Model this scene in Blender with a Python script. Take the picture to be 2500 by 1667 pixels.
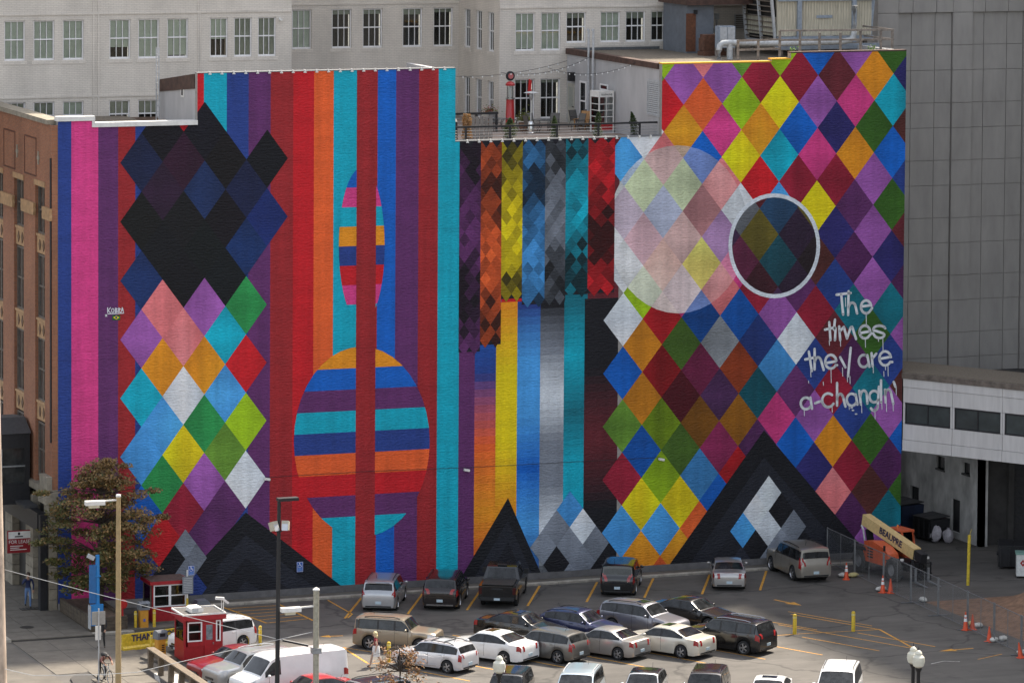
import bpy, bmesh, math, random
from mathutils import Vector, Matrix
R = math.radians
PI = math.pi
random.seed(7)
for o in list(bpy.data.objects): bpy.data.objects.remove(o)
scene = bpy.context.scene
COL = scene.collection

# ------------------------------------------------------------------ camera
F_PX, YAW, PITCH, ROLL = 10700.0, R(21.3), R(3.9), 0.0065
SHY = -(833.5 + 560 - F_PX*math.tan(PITCH))/2500.0
CAM = Vector((-60.900, -221.546, 44.4))
cam_data = bpy.data.cameras.new('camera')
cam_data.sensor_fit = 'HORIZONTAL'; cam_data.sensor_width = 36.0
cam_data.lens = 36.0*F_PX/2500.0
cam_data.shift_y = SHY
cam_data.clip_start = 1.0; cam_data.clip_end = 3000.0
cam = bpy.data.objects.new('camera', cam_data); COL.objects.link(cam)
ROT = Matrix.Rotation(-YAW, 3, 'Z') @ Matrix.Rotation(PI/2-PITCH, 3, 'X') @ Matrix.Rotation(ROLL, 3, 'Z')
cam.matrix_world = Matrix.Translation(CAM) @ ROT.to_4x4()
scene.camera = cam

# ------------------------------------------------------------------ sky, sun, exposure
SUN_AZ, SUN_EL = R(56.0), R(50.5)      # azimuth from the wall normal (+Y) towards +X
world = bpy.data.worlds.new('World'); scene.world = world; world.use_nodes = True
wn = world.node_tree.nodes; wl_ = world.node_tree.links
bg = wn['Background']
sky = wn.new('ShaderNodeTexSky'); sky.sky_type = 'NISHITA'; sky.sun_disc = False
sky.sun_elevation = SUN_EL; sky.sun_rotation = SUN_AZ; sky.air_density = 1.0; sky.dust_density = 2.5; sky.ozone_density = 1.0
hs = wn.new('ShaderNodeHueSaturation'); hs.inputs['Saturation'].default_value = 0.4     # light cloud: a whiter sky
wl_.new(sky.outputs[0], hs.inputs['Color']); wl_.new(hs.outputs[0], bg.inputs[0]); bg.inputs[1].default_value = 0.135
sd = bpy.data.lights.new('sun', 'SUN'); sd.energy = 3.5; sd.angle = R(3.0); sd.color = (1.0, 0.90, 0.76)
sun = bpy.data.objects.new('sun', sd); COL.objects.link(sun)
sv = Vector((math.sin(SUN_AZ)*math.cos(SUN_EL), math.cos(SUN_AZ)*math.cos(SUN_EL), math.sin(SUN_EL)))
sun.rotation_euler = sv.to_track_quat('Z', 'Y').to_euler(); sun.location = (60, 60, 90)
scene.view_settings.view_transform = 'Standard'; scene.view_settings.look = 'None'
scene.view_settings.exposure = 1.45; scene.view_settings.gamma = 1.0
scene.view_settings.use_curve_mapping = False
scene.render.engine = 'CYCLES'
scene.cycles.max_bounces = 4
scene.cycles.diffuse_bounces = 2; scene.cycles.glossy_bounces = 2; scene.cycles.transparent_max_bounces = 6

# ------------------------------------------------------------------ where a point of the photograph lies in the place
def ray(px, py):
    return ROT @ Vector(((px-1250)/F_PX, -(py-833.5-SHY*2500)/F_PX, -1.0))
def G(px, py, z=0.0):
    d = ray(px, py); return CAM + d*((z-CAM.z)/d.z)
def WY(px, py, y=0.0):
    d = ray(px, py); return CAM + d*((y-CAM.y)/d.y)
def WX(px, py, x=0.0):
    d = ray(px, py); return CAM + d*((x-CAM.x)/d.x)

# ------------------------------------------------------------------ colour and material helpers
def lin(c): c /= 255.0; return c/12.92 if c <= 0.04045 else ((c+0.055)/1.055)**2.4
def rgb(r, g, b, k=1.0): return (lin(r)*k, lin(g)*k, lin(b)*k, 1.0)
MATS = {}
def mat(name, col, rough=0.6, metal=0.0, var=0.12, scale=6.0, bump=0.0, bscale=40.0, coat=0.0, spec=0.5, stretch=None, alpha=None, detail=3.0):
    if name in MATS: return MATS[name]
    m = bpy.data.materials.new(name); m.use_nodes = True; MATS[name] = m
    n, l = m.node_tree.nodes, m.node_tree.links
    b = n['Principled BSDF']
    b.inputs['Roughness'].default_value = rough; b.inputs['Metallic'].default_value = metal
    b.inputs['Coat Weight'].default_value = coat; b.inputs['Coat Roughness'].default_value = 0.06
    b.inputs['Specular IOR Level'].default_value = spec
    tc = n.new('ShaderNodeTexCoord'); vec = tc.outputs['Object']
    if stretch:
        mp = n.new('ShaderNodeMapping'); mp.inputs['Scale'].default_value = stretch
        l.new(vec, mp.inputs[0]); vec = mp.outputs[0]
    if var > 0:
        t = n.new('ShaderNodeTexNoise'); t.inputs['Scale'].default_value = scale; t.inputs['Detail'].default_value = detail; t.inputs['Roughness'].default_value = 0.65
        l.new(vec, t.inputs['Vector'])
        r = n.new('ShaderNodeMapRange'); r.inputs[1].default_value = 0.3; r.inputs[2].default_value = 0.7
        r.inputs[3].default_value = 1-var; r.inputs[4].default_value = 1+var
        l.new(t.outputs[0], r.inputs[0])
        mx = n.new('ShaderNodeVectorMath'); mx.operation = 'SCALE'; mx.inputs[0].default_value = col[:3]
        l.new(r.outputs[0], mx.inputs['Scale']); l.new(mx.outputs[0], b.inputs['Base Color'])
    else: b.inputs['Base Color'].default_value = col
    if bump > 0:
        t2 = n.new('ShaderNodeTexNoise'); t2.inputs['Scale'].default_value = bscale; t2.inputs['Detail'].default_value = 2
        l.new(vec, t2.inputs['Vector'])
        bp = n.new('ShaderNodeBump'); bp.inputs['Strength'].default_value = bump; bp.inputs['Distance'].default_value = 0.03
        l.new(t2.outputs[0], bp.inputs['Height']); l.new(bp.outputs[0], b.inputs['Normal'])
    if alpha is not None: b.inputs['Alpha'].default_value = alpha
    return m

def brick_mat(name, c1, c2, mortar, sx=0.23, sz=0.075, axis='XZ', msize=0.012, bump=0.5, rough=0.85, stain=0.25):
    m = bpy.data.materials.new(name); m.use_nodes = True; MATS[name] = m
    n, l = m.node_tree.nodes, m.node_tree.links; b = n['Principled BSDF']; b.inputs['Roughness'].default_value = rough
    tc = n.new('ShaderNodeTexCoord'); sp = n.new('ShaderNodeSeparateXYZ'); l.new(tc.outputs['Object'], sp.inputs[0])
    ad = n.new('ShaderNodeMath'); ad.operation = 'ADD'; l.new(sp.outputs[0], ad.inputs[0]); l.new(sp.outputs[1], ad.inputs[1])
    cb = n.new('ShaderNodeCombineXYZ'); l.new(ad.outputs[0], cb.inputs[0]); l.new(sp.outputs[2], cb.inputs[1])
    br = n.new('ShaderNodeTexBrick'); br.inputs['Scale'].default_value = 1.0
    br.inputs['Brick Width'].default_value = sx; br.inputs['Row Height'].default_value = sz; br.inputs['Mortar Size'].default_value = msize
    br.inputs['Color1'].default_value = c1; br.inputs['Color2'].default_value = c2; br.inputs['Mortar'].default_value = mortar
    l.new(cb.outputs[0], br.inputs['Vector'])
    t = n.new('ShaderNodeTexNoise'); t.inputs['Scale'].default_value = 0.35; t.inputs['Detail'].default_value = 4; t.inputs['Roughness'].default_value = 0.7
    mp = n.new('ShaderNodeMapping'); mp.inputs['Scale'].default_value = (1, 1, 0.45); l.new(tc.outputs['Object'], mp.inputs[0]); l.new(mp.outputs[0], t.inputs['Vector'])
    r = n.new('ShaderNodeMapRange'); r.inputs[1].default_value = 0.3; r.inputs[2].default_value = 0.7; r.inputs[3].default_value = 1-stain; r.inputs[4].default_value = 1+stain*0.5
    l.new(t.outputs[0], r.inputs[0])
    mx = n.new('ShaderNodeVectorMath'); mx.operation = 'SCALE'; l.new(br.outputs['Color'], mx.inputs[0]); l.new(r.outputs[0], mx.inputs['Scale'])
    l.new(mx.outputs[0], b.inputs['Base Color'])
    bp = n.new('ShaderNodeBump'); bp.inputs['Strength'].default_value = bump; bp.inputs['Distance'].default_value = 0.02; bp.invert = True
    l.new(br.outputs['Fac'], bp.inputs['Height']); l.new(bp.outputs[0], b.inputs['Normal'])
    return m

def glass_mat(name, tint=(0.55, 0.6, 0.58), refl=1.45, rough=0.03):
    m = bpy.data.materials.new(name); m.use_nodes = True; MATS[name] = m
    n, l = m.node_tree.nodes, m.node_tree.links; n.remove(n['Principled BSDF'])
    tr = n.new('ShaderNodeBsdfTransparent'); tr.inputs[0].default_value = (*tint, 1)
    gl = n.new('ShaderNodeBsdfGlossy'); gl.inputs['Roughness'].default_value = rough
    fr = n.new('ShaderNodeFresnel'); fr.inputs[0].default_value = refl
    mx = n.new('ShaderNodeMixShader'); l.new(fr.outputs[0], mx.inputs[0]); l.new(tr.outputs[0], mx.inputs[1]); l.new(gl.outputs[0], mx.inputs[2])
    l.new(mx.outputs[0], n['Material Output'].inputs[0])
    return m

# ------------------------------------------------------------------ mesh helpers
class MB:
    def __init__(s): s.v = []; s.f = []; s.m = []; s.c = []
    def face(s, pts, m=0, c=None):
        i = len(s.v); s.v += [tuple(p) for p in pts]; s.f.append(tuple(range(i, i+len(pts)))); s.m.append(m); s.c.append(c)
        return s
    def box(s, x0, x1, y0, y1, z0, z1, m=0):
        i = len(s.v)
        s.v += [(x0,y0,z0),(x1,y0,z0),(x1,y1,z0),(x0,y1,z0),(x0,y0,z1),(x1,y0,z1),(x1,y1,z1),(x0,y1,z1)]
        for q in ((3,2,1,0),(4,5,6,7),(0,1,5,4),(1,2,6,5),(2,3,7,6),(3,0,4,7)):
            s.f.append(tuple(i+k for k in q)); s.m.append(m); s.c.append(None)
        return s
    def cbox(s, c, d, rz=0.0, m=0, ry=0.0, rx=0.0):
        M = Matrix.Translation(Vector(c)) @ Matrix.Rotation(rz,4,'Z') @ Matrix.Rotation(ry,4,'Y') @ Matrix.Rotation(rx,4,'X')
        i = len(s.v); a, b, h = d[0]/2, d[1]/2, d[2]/2
        for p in ((-a,-b,-h),(a,-b,-h),(a,b,-h),(-a,b,-h),(-a,-b,h),(a,-b,h),(a,b,h),(-a,b,h)): s.v.append(tuple(M @ Vector(p)))
        for q in ((3,2,1,0),(4,5,6,7),(0,1,5,4),(1,2,6,5),(2,3,7,6),(3,0,4,7)):
            s.f.append(tuple(i+k for k in q)); s.m.append(m); s.c.append(None)
        return s
    def bar(s, a, b, w, h, m=0):
        a, b = Vector(a), Vector(b); d = b-a; L = d.length
        q = d.to_track_quat('X', 'Z').to_matrix().to_4x4(); M = Matrix.Translation((a+b)/2) @ q
        i = len(s.v)
        for p in ((-1,-1,-1),(1,-1,-1),(1,1,-1),(-1,1,-1),(-1,-1,1),(1,-1,1),(1,1,1),(-1,1,1)):
            s.v.append(tuple(M @ Vector((p[0]*L/2, p[1]*w/2, p[2]*h/2))))
        for q in ((3,2,1,0),(4,5,6,7),(0,1,5,4),(1,2,6,5),(2,3,7,6),(3,0,4,7)):
            s.f.append(tuple(i+k for k in q)); s.m.append(m); s.c.append(None)
        return s
    def tube(s, pts, r, n=8, m=0, cap=True):
        pts = [Vector(p) for p in pts]; rr = r if isinstance(r, (list, tuple)) else [r]*len(pts)
        base = len(s.v); up = Vector((0,0,1))
        for k, p in enumerate(pts):
            d = (pts[min(k+1,len(pts)-1)]-pts[max(k-1,0)]).normalized()
            a = d.cross(up)
            if a.length < 1e-3: a = d.cross(Vector((1,0,0)))
            a.normalize(); b = d.cross(a)
            for j in range(n):
                t = 2*PI*j/n; s.v.append(tuple(p+a*(math.cos(t)*rr[k])+b*(math.sin(t)*rr[k])))
        for k in range(len(pts)-1):
            for j in range(n):
                j2 = (j+1)%n
                s.f.append((base+k*n+j, base+(k+1)*n+j, base+(k+1)*n+j2, base+k*n+j2)); s.m.append(m); s.c.append(None)
        if cap:
            s.f.append(tuple(base+j for j in range(n))); s.m.append(m); s.c.append(None)
            e = base+(len(pts)-1)*n; s.f.append(tuple(e+n-1-j for j in range(n))); s.m.append(m); s.c.append(None)
        return s
    def lathe(s, prof, c=(0,0,0), n=16, m=0, axis='Z', cap=True):
        base = len(s.v); c = Vector(c)
        for r, z in prof:
            for j in range(n):
                t = 2*PI*j/n; p = (r*math.cos(t), r*math.sin(t), z)
                if axis == 'Y': p = (p[0], p[2], p[1])
                if axis == 'X': p = (p[2], p[0], p[1])
                s.v.append(tuple(c+Vector(p)))
        for k in range(len(prof)-1):
            for j in range(n):
                j2 = (j+1)%n; q = (base+k*n+j, base+k*n+j2, base+(k+1)*n+j2, base+(k+1)*n+j)
                if axis == 'Y': q = q[::-1]
                s.f.append(q); s.m.append(m); s.c.append(None)
        for k, fl in ((0, True), (len(prof)-1, False)):
            if cap and prof[k][0] > 1e-4:
                q = tuple(base+k*n+j for j in range(n)); q = q[::-1] if fl else q
                s.f.append(q); s.m.append(m); s.c.append(None)
        return s
    def prism(s, poly, a, b, axis='Y', m=0):
        # poly: list of 2-D points; extruded from a to b along axis
        def P(p, t):
            return (p[0], t, p[1]) if axis == 'Y' else ((t, p[0], p[1]) if axis == 'X' else (p[0], p[1], t))
        n = len(poly); i = len(s.v)
        s.v += [P(p, a) for p in poly] + [P(p, b) for p in poly]
        s.f += [tuple(i+k for k in range(n)), tuple(i+2*n-1-k for k in range(n))]; s.m += [m, m]; s.c += [None, None]
        for k in range(n):
            s.f.append((i+k, i+n+k, i+n+(k+1)%n, i+(k+1)%n)); s.m.append(m); s.c.append(None)
        return s
    def mesh(s, name, mats, smooth=False, angle=35, fix=True):
        me = bpy.data.meshes.new(name); me.from_pydata(s.v, [], s.f)
        mats = mats if isinstance(mats, (list, tuple)) else [mats]
        for x in mats: me.materials.append(x)
        me.polygons.foreach_set('material_index', s.m)
        if any(c is not None for c in s.c):
            ca = me.color_attributes.new('Col', 'FLOAT_COLOR', 'CORNER'); buf = []
            for p in me.polygons:
                c = s.c[p.index] or (0.5,0.5,0.5,1)
                buf += [x for q in c for x in q] if isinstance(c, list) else list(c)*p.loop_total
            ca.data.foreach_set('color', buf)
        if fix:
            bm = bmesh.new(); bm.from_mesh(me)
            if smooth: bmesh.ops.remove_doubles(bm, verts=bm.verts, dist=1e-4)
            bmesh.ops.recalc_face_normals(bm, faces=bm.faces); bm.to_mesh(me); bm.free()
        if smooth:
            me.polygons.foreach_set('use_smooth', [True]*len(me.polygons))
            me.set_sharp_from_angle(angle=R(angle))
        me.update(); return me
    def build(s, name, mats, parent=None, **k):
        return link(name, s.mesh(name, mats, **k), parent)

def link(name, me, parent=None, loc=None, rz=0.0):
    o = bpy.data.objects.new(name, me); COL.objects.link(o)
    if parent is not None: o.parent = parent
    if loc is not None: o.location = loc
    if rz: o.rotation_euler.z = rz
    return o
def tag(o, label=None, cat=None, group=None, kind=None):
    if label: o['label'] = label
    if cat: o['category'] = cat
    if group: o['group'] = group
    if kind: o['kind'] = kind
    return o
def thing(name, label, cat, loc=(0,0,0), rz=0.0, group=None):
    o = bpy.data.objects.new(name, None); COL.objects.link(o); o.empty_display_size = 0.3
    o.location = loc; o.rotation_euler.z = rz
    return tag(o, label, cat, group)
def copy_tree(o, parent=None):
    c = o.copy(); COL.objects.link(c)
    if parent is not None: c.parent = parent
    for ch in list(o.children): copy_tree(ch, c)
    return c
def text_mesh(name, body, size, m, parent, M, bold=0.0, extrude=0.004, width=None):
    cu = bpy.data.curves.new(name, 'FONT'); cu.body = body; cu.size = size; cu.extrude = extrude; cu.offset = bold
    cu.align_x = 'CENTER'; cu.align_y = 'CENTER'; cu.resolution_u = 2
    t = bpy.data.objects.new('tmp', cu); COL.objects.link(t)
    dg = bpy.context.evaluated_depsgraph_get()
    me = bpy.data.meshes.new_from_object(t.evaluated_get(dg)); bpy.data.objects.remove(t)
    if width:
        xs = [v.co.x for v in me.vertices]; k = width/(max(xs)-min(xs))
        for v in me.vertices: v.co.x *= k
    me.transform(M); me.materials.clear(); me.materials.append(m)
    return link(name, me, parent)
def FACE(c, rz=0.0, ry=0.0):
    # text plane standing upright at c, facing -Y turned by rz
    return Matrix.Translation(Vector(c)) @ Matrix.Rotation(rz,4,'Z') @ Matrix.Rotation(PI/2,4,'X') @ Matrix.Rotation(ry,4,'Z')
# ------------------------------------------------------------------ ground, lot, pavements
def asphalt_mat(name, base, tint):
    m = bpy.data.materials.new(name); m.use_nodes = True; MATS[name] = m
    n, l = m.node_tree.nodes, m.node_tree.links; b = n['Principled BSDF']; b.inputs['Roughness'].default_value = 0.88
    tc = n.new('ShaderNodeTexCoord')
    def noise(sc, det=4, ro=0.65, st=None):
        t = n.new('ShaderNodeTexNoise'); t.inputs['Scale'].default_value = sc; t.inputs['Detail'].default_value = det; t.inputs['Roughness'].default_value = ro
        if st:
            mp = n.new('ShaderNodeMapping'); mp.inputs['Scale'].default_value = st; mp.inputs['Rotation'].default_value = (0,0,R(28)); l.new(tc.outputs['Object'], mp.inputs[0]); l.new(mp.outputs[0], t.inputs[0])
        else: l.new(tc.outputs['Object'], t.inputs[0])
        return t.outputs[0]
    def mr(src, a, b_, c, d):
        r = n.new('ShaderNodeMapRange'); r.inputs[1].default_value = a; r.inputs[2].default_value = b_; r.inputs[3].default_value = c; r.inputs[4].default_value = d; l.new(src, r.inputs[0]); return r.outputs[0]
    def mul(a, b_):
        t = n.new('ShaderNodeMath'); t.operation = 'MULTIPLY'; l.new(a, t.inputs[0]); l.new(b_, t.inputs[1]); return t.outputs[0]
    f = mul(mr(noise(0.18), .3, .7, .78, 1.2), mr(noise(0.9, 3, .6, (0.35, 1.6, 1)), .3, .7, .86, 1.12))
    f = mul(f, mr(noise(60, 3), .2, .8, .8, 1.2))
    f = mul(f, mr(noise(0.55, 3), .58, .74, 1.0, .55))       # oil stains
    vo = n.new('ShaderNodeTexVoronoi'); vo.feature = 'DISTANCE_TO_EDGE'; vo.inputs['Scale'].default_value = 0.11
    wob = n.new('ShaderNodeVectorMath'); wob.operation = 'ADD'
    nz = n.new('ShaderNodeTexNoise'); nz.inputs['Scale'].default_value = 0.5; nz.inputs['Detail'].default_value = 3; l.new(tc.outputs['Object'], nz.inputs[0])
    sc = n.new('ShaderNodeVectorMath'); sc.operation = 'SCALE'; sc.inputs['Scale'].default_value = 2.4; l.new(nz.outputs['Color'], sc.inputs[0])
    l.new(tc.outputs['Object'], wob.inputs[0]); l.new(sc.outputs[0], wob.inputs[1]); l.new(wob.outputs[0], vo.inputs['Vector'])
    f = mul(f, mr(vo.outputs['Distance'], 0.0, 0.018, .5, 1.0))   # sealed cracks
    v2 = n.new('ShaderNodeTexVoronoi'); v2.inputs['Scale'].default_value = 0.09; l.new(wob.outputs[0], v2.inputs['Vector'])
    bw = n.new('ShaderNodeRGBToBW'); l.new(v2.outputs['Color'], bw.inputs[0]); f = mul(f, mr(bw.outputs[0], .2, .8, .9, 1.08))   # resurfaced patches
    mx = n.new('ShaderNodeVectorMath'); mx.operation = 'SCALE'; mx.inputs[0].default_value = (base*tint[0], base*tint[1], base*tint[2])
    l.new(f, mx.inputs['Scale']); l.new(mx.outputs[0], b.inputs['Base Color'])
    return m
M_ASPH = asphalt_mat('asphalt', 0.1, (1.0, 0.91, 0.81))
M_CONC = mat('concrete', (0.13, 0.114, 0.092, 1), .85, var=.2, scale=1.2, bump=.2)
M_CONC2 = mat('street_concrete', (0.11, 0.097, 0.08, 1), .85, var=.22, scale=.7, bump=.2)
M_CURB = mat('curb_concrete', (0.33, 0.30, 0.25, 1), .85, var=.25, scale=3, bump=.3)
M_LINE = mat('line_paint', rgb(196, 142, 52), .8, var=.45, scale=9, detail=4)
M_WLINE = mat('white_line_paint', (0.5, 0.48, 0.44, 1), .8, var=.4, scale=7)
M_SOIL = mat('soil', (0.11, 0.075, 0.05, 1), .95, var=.4, scale=5, bump=.6, bscale=12)

g_ = MB().face([(-900,-900,0),(900,-900,0),(900,900,0),(-900,900,0)]).build('ground', M_ASPH); tag(g_, kind='structure')
st = MB().face([(-40,-60,.004),(-4.5,-60,.004),(-4.5,120,.004),(-40,120,.004)]).build('street', M_CONC2); tag(st, kind='structure')

# sidewalk: loose slabs with recessed joints
sw = MB().box(-4.35, 0.0, -7.0, 60, 0.004, .09).build('sidewalk', mat('joint_dirt', (0.06,0.055,0.05,1), .95)); tag(sw, kind='structure')
slab = MB().box(-.712,.712,-.94,.94,0,.045).mesh('paving_slab', M_CONC)
for i in range(3):
    for j in range(14):
        o = link('paving_slab', slab, sw, (-4.35+.725+i*1.45, -6.04+j*1.92, .088+random.uniform(-.004,.004)))
        o.rotation_euler.z = random.choice((0, PI))
kb = MB()
for j in range(11):
    c = MB().box(-4.62,-4.37,-6.98+j*3,-4.02+j*3,0,.15).build('curbstone', M_CURB, sw)
ap = MB().box(-4.35,1.0,-15.5,-7.02,0.004,.03).build('driveway_apron', M_CONC); tag(ap, kind='structure')
for x in (-2.6, -0.8):
    MB().box(x-.012,x+.012,-15.4,-7.1,.03,.033).build('joint', MATS['joint_dirt'], ap)
for y in (-9.8, -12.6):
    MB().box(-4.3,.95,y-.012,y+.012,.03,.0332).build('joint', MATS['joint_dirt'], ap)
sw2 = MB().prism([(-4.2,-60),(-.2,-60),(-.2,-15.52),(-2.6,-15.52),(-3.4,-15.9),(-4.0,-16.8),(-4.2,-18)], 0, .09, 'Z').build('sidewalk', MATS['joint_dirt']); tag(sw2, kind='structure')
for j in range(9):
    MB().box(-3.15+(.35 if j==0 else 0),-1.72,-17.4-j*1.92,-15.6-j*1.92,.088,.133).build('paving_slab', M_CONC, sw2)
    MB().box(-1.70,-.25,-17.4-j*1.92,-15.6-j*1.92,.088,.135).build('paving_slab', M_CONC, sw2)
mc = tag(MB().lathe([(0,.0),(.36,.0),(.36,.012),(.30,.016),(0,.016)], (0,0,0), 24).build('manhole_cover', mat('cast_iron', (.035,.03,.026,1), .7, .3, var=.3), smooth=True), 'round dark iron manhole cover in the sidewalk near the stone pier', 'manhole cover'); mc.location = (-2.77,-4.01,.134)
gr = MB().box(-.9,.9,-.3,.3,0,.02)
o = gr.build('sidewalk_grate', MATS['cast_iron']); o.location = (-.95,.75,.134); tag(o, 'dark rectangular iron grate in the sidewalk by the building door', 'grate')
for k in range(9): MB().box(-.85+k*.19,-.85+k*.19+.09,-.26,.26,.02,.026).build('grate_bar', mat('iron_bar', (.06,.055,.05,1), .6, .4), o)

# walk and kerb along the painted wall
wk = MB().box(6.9,49.2,-.92,-.06,0,.10).build('wall_walk', M_CONC2); tag(wk, kind='structure')
kerb = MB().box(6.9,49.2,-1.22,-.925,0,.045).build('kerb', MATS['joint_dirt']); tag(kerb, kind='structure')
ks = MB().prism([(-1.235,0),(-.93,0),(-.93,.135),(-1.19,.135),(-1.235,.10)], -1.49, 1.49, 'X').mesh('curbstone', M_CURB)
for k in range(14): link('curbstone', ks, kerb, (8.42+k*3.0, 0, random.uniform(-.006,.006)))

# painted lines
lines = bpy.data.objects.new('parking_lines', None); COL.objects.link(lines); tag(lines, kind='structure')
def pline(a, b, w=.1, m=None):
    a, b = Vector((a[0],a[1],.006)), Vector((b[0],b[1],.006)); d = (b-a).normalized(); p = Vector((-d.y,d.x,0))*w/2
    n = 6; mb = MB()
    for k in range(n):
        A = a.lerp(b, k/n); B = a.lerp(b, (k+1)/n); mb.face([A-p, B-p, B+p, A+p])
    return mb.build('painted_line', m or M_LINE, lines)
DW = Vector((math.cos(R(-118)), math.sin(R(-118))))
for x0 in (16.45, 19.95, 23.3, 26.75, 30.15, 33.5, 36.9, 40.35):
    pline((x0,-1.4), (x0+DW.x*5.85, -1.4+DW.y*5.85), .13)
pline((8.62,-1.56),(9.45,-6.45),.14); pline((11.65,-1.6),(11.95,-6.6),.14)
for t in (.08,.27,.45,.63,.81,1.0):
    pline((8.62+.83*t,-1.56-4.85*t),(11.65+.28*t,-1.7-4.3*t), .10)
pline((14.5,-1.5),(14.45,-5.6)); pline((14.45,-5.6),(13.9,-6.5))
DR = Vector((math.cos(R(-63.5)), math.sin(R(-63.5))))
for k in range(9):
    x0 = 12.1 + k*3.17
    pline((x0,-19.2+.02*k),(x0+DR.x*4.9,-19.2+DR.y*4.9), .10)
    if k < 8: pline((x0+2.2,-12.6),(x0+2.2+DR.x*5.6,-12.6+DR.y*5.6), .09)
pline((34.5,-15.66),(38.3,-23.45)); pline((36.31,-13.32),(38.93,-18.61)); pline((38.93,-18.61),(38.45,-23.3),.12); pline((37.6,-18.47),(38.9,-18.6)); pline((34.3,-18.3),(31.0,-18.1))
pline((34.3,-18.25),(37.4,-18.5),.07)
pline((11.1,-13.7),(11.0,-17.8),.12); pline((11.1,-13.7),(12.1,-15.3),.08)
pline((10.9,-18.0),(30.5,-18.1),.08)
def arrow(a, b, w):
    a, b = Vector(a), Vector(b); d = (b-a).normalized(); p = Vector((-d.y, d.x)); m = a.lerp(b,.55)
    MB().face([(*(a-p*w*.22),.006),(*(m-p*w*.22),.006),(*(m+p*w*.22),.006),(*(a+p*w*.22),.006)]).face([(*(m-p*w),.006),(*b,.006),(*(m+p*w),.006)]).build('painted_arrow', M_LINE, lines)
arrow((37.2,-9.3),(37.9,-11.3),.35); arrow((41.3,-24.6),(39.3,-24.7),.3); arrow((12.1,-10.9),(10.9,-10.7),.3); arrow((13.5,-24.4),(15.1,-25.2),.25)
for a,b in (((0.5,-19.5),(1.3,-17.2)),((1.6,-20.2),(2.4,-18)),((-.2,-19),(.4,-16.6))): pline(a,b,.22,M_WLINE)
pline((37.5,-27.4),(38.4,-27.0),.07,M_WLINE); pline((38.4,-27.0),(39.1,-27.4),.07,M_WLINE); pline((40.2,-27.2),(42.0,-26.4),.07,M_LINE)
# ------------------------------------------------------------------ the painted building on the corner
def mural_mat():
    m = bpy.data.materials.new('mural_paint'); m.use_nodes = True; MATS['mural_paint'] = m
    n, l = m.node_tree.nodes, m.node_tree.links; b = n['Principled BSDF']
    b.inputs['Roughness'].default_value = 0.62; b.inputs['Specular IOR Level'].default_value = 0.35
    at = n.new('ShaderNodeAttribute'); at.attribute_name = 'Col'
    tc = n.new('ShaderNodeTexCoord'); mp = n.new('ShaderNodeMapping'); mp.inputs['Scale'].default_value = (1, 1, 2.6); l.new(tc.outputs['Object'], mp.inputs[0])
    def nz(sc, det, v=mp): 
        t = n.new('ShaderNodeTexNoise'); t.inputs['Scale'].default_value = sc; t.inputs['Detail'].default_value = det; t.inputs['Roughness'].default_value = .65; l.new(v.outputs[0] if v is mp else tc.outputs['Object'], t.inputs[0]); return t.outputs[0]
    def mr(s, a, b_, c, d):
        r = n.new('ShaderNodeMapRange'); r.inputs[1].default_value = a; r.inputs[2].default_value = b_; r.inputs[3].default_value = c; r.inputs[4].default_value = d; l.new(s, r.inputs[0]); return r.outputs[0]
    def mul(a, b_):
        t = n.new('ShaderNodeMath'); t.operation = 'MULTIPLY'; l.new(a, t.inputs[0]); l.new(b_, t.inputs[1]); return t.outputs[0]
    f = mul(mr(nz(0.5, 3), .3, .7, .88, 1.1), mr(nz(5.0, 2), .25, .75, .86, 1.12))
    mp2 = n.new('ShaderNodeMapping'); mp2.inputs['Scale'].default_value = (2.2, 1, .12); l.new(tc.outputs['Object'], mp2.inputs[0])
    ts = n.new('ShaderNodeTexNoise'); ts.inputs['Scale'].default_value = 1.0; ts.inputs['Detail'].default_value = 3; l.new(mp2.outputs[0], ts.inputs[0]); f = mul(f, mr(ts.outputs[0], .3, .7, .86, 1.08))
    sp0 = n.new('ShaderNodeSeparateXYZ'); l.new(tc.outputs['Object'], sp0.inputs[0])
    for zl in (19.6, 13.3, 7.4, 3.1):
        d_ = n.new('ShaderNodeMath'); d_.operation = 'SUBTRACT'; d_.inputs[1].default_value = zl; l.new(sp0.outputs[2], d_.inputs[0])
        e_ = n.new('ShaderNodeMath'); e_.operation = 'ABSOLUTE'; l.new(d_.outputs[0], e_.inputs[0]); f = mul(f, mr(e_.outputs[0], .0, .035, .8, 1.0))
    mx = n.new('ShaderNodeVectorMath'); mx.operation = 'SCALE'; l.new(at.outputs['Color'], mx.inputs[0]); l.new(f, mx.inputs['Scale'])
    l.new(mx.outputs[0], b.inputs['Base Color'])
    # courses of the wall showing through the paint
    sp = n.new('ShaderNodeSeparateXYZ'); l.new(tc.outputs['Object'], sp.inputs[0])
    cb = n.new('ShaderNodeCombineXYZ'); l.new(sp.outputs[0], cb.inputs[0]); l.new(sp.outputs[2], cb.inputs[1])
    br = n.new('ShaderNodeTexBrick'); br.inputs['Scale'].default_value = 1.0; br.inputs['Brick Width'].default_value = .42; br.inputs['Row Height'].default_value = .14; br.inputs['Mortar Size'].default_value = .02; br.inputs['Mortar Smooth'].default_value = 1.0
    l.new(cb.outputs[0], br.inputs['Vector'])
    hh = n.new('ShaderNodeMath'); hh.operation = 'MULTIPLY_ADD'; hh.inputs[1].default_value = -0.09; l.new(br.outputs['Fac'], hh.inputs[0]); l.new(nz(4.0, 2), hh.inputs[2])
    bp = n.new('ShaderNodeBump'); bp.inputs['Strength'].default_value = 0.75; bp.inputs['Distance'].default_value = 0.09
    l.new(hh.outputs[0], bp.inputs['Height']); l.new(bp.outputs[0], b.inputs['Normal'])
    return m
M_MUR = mural_mat()
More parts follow.
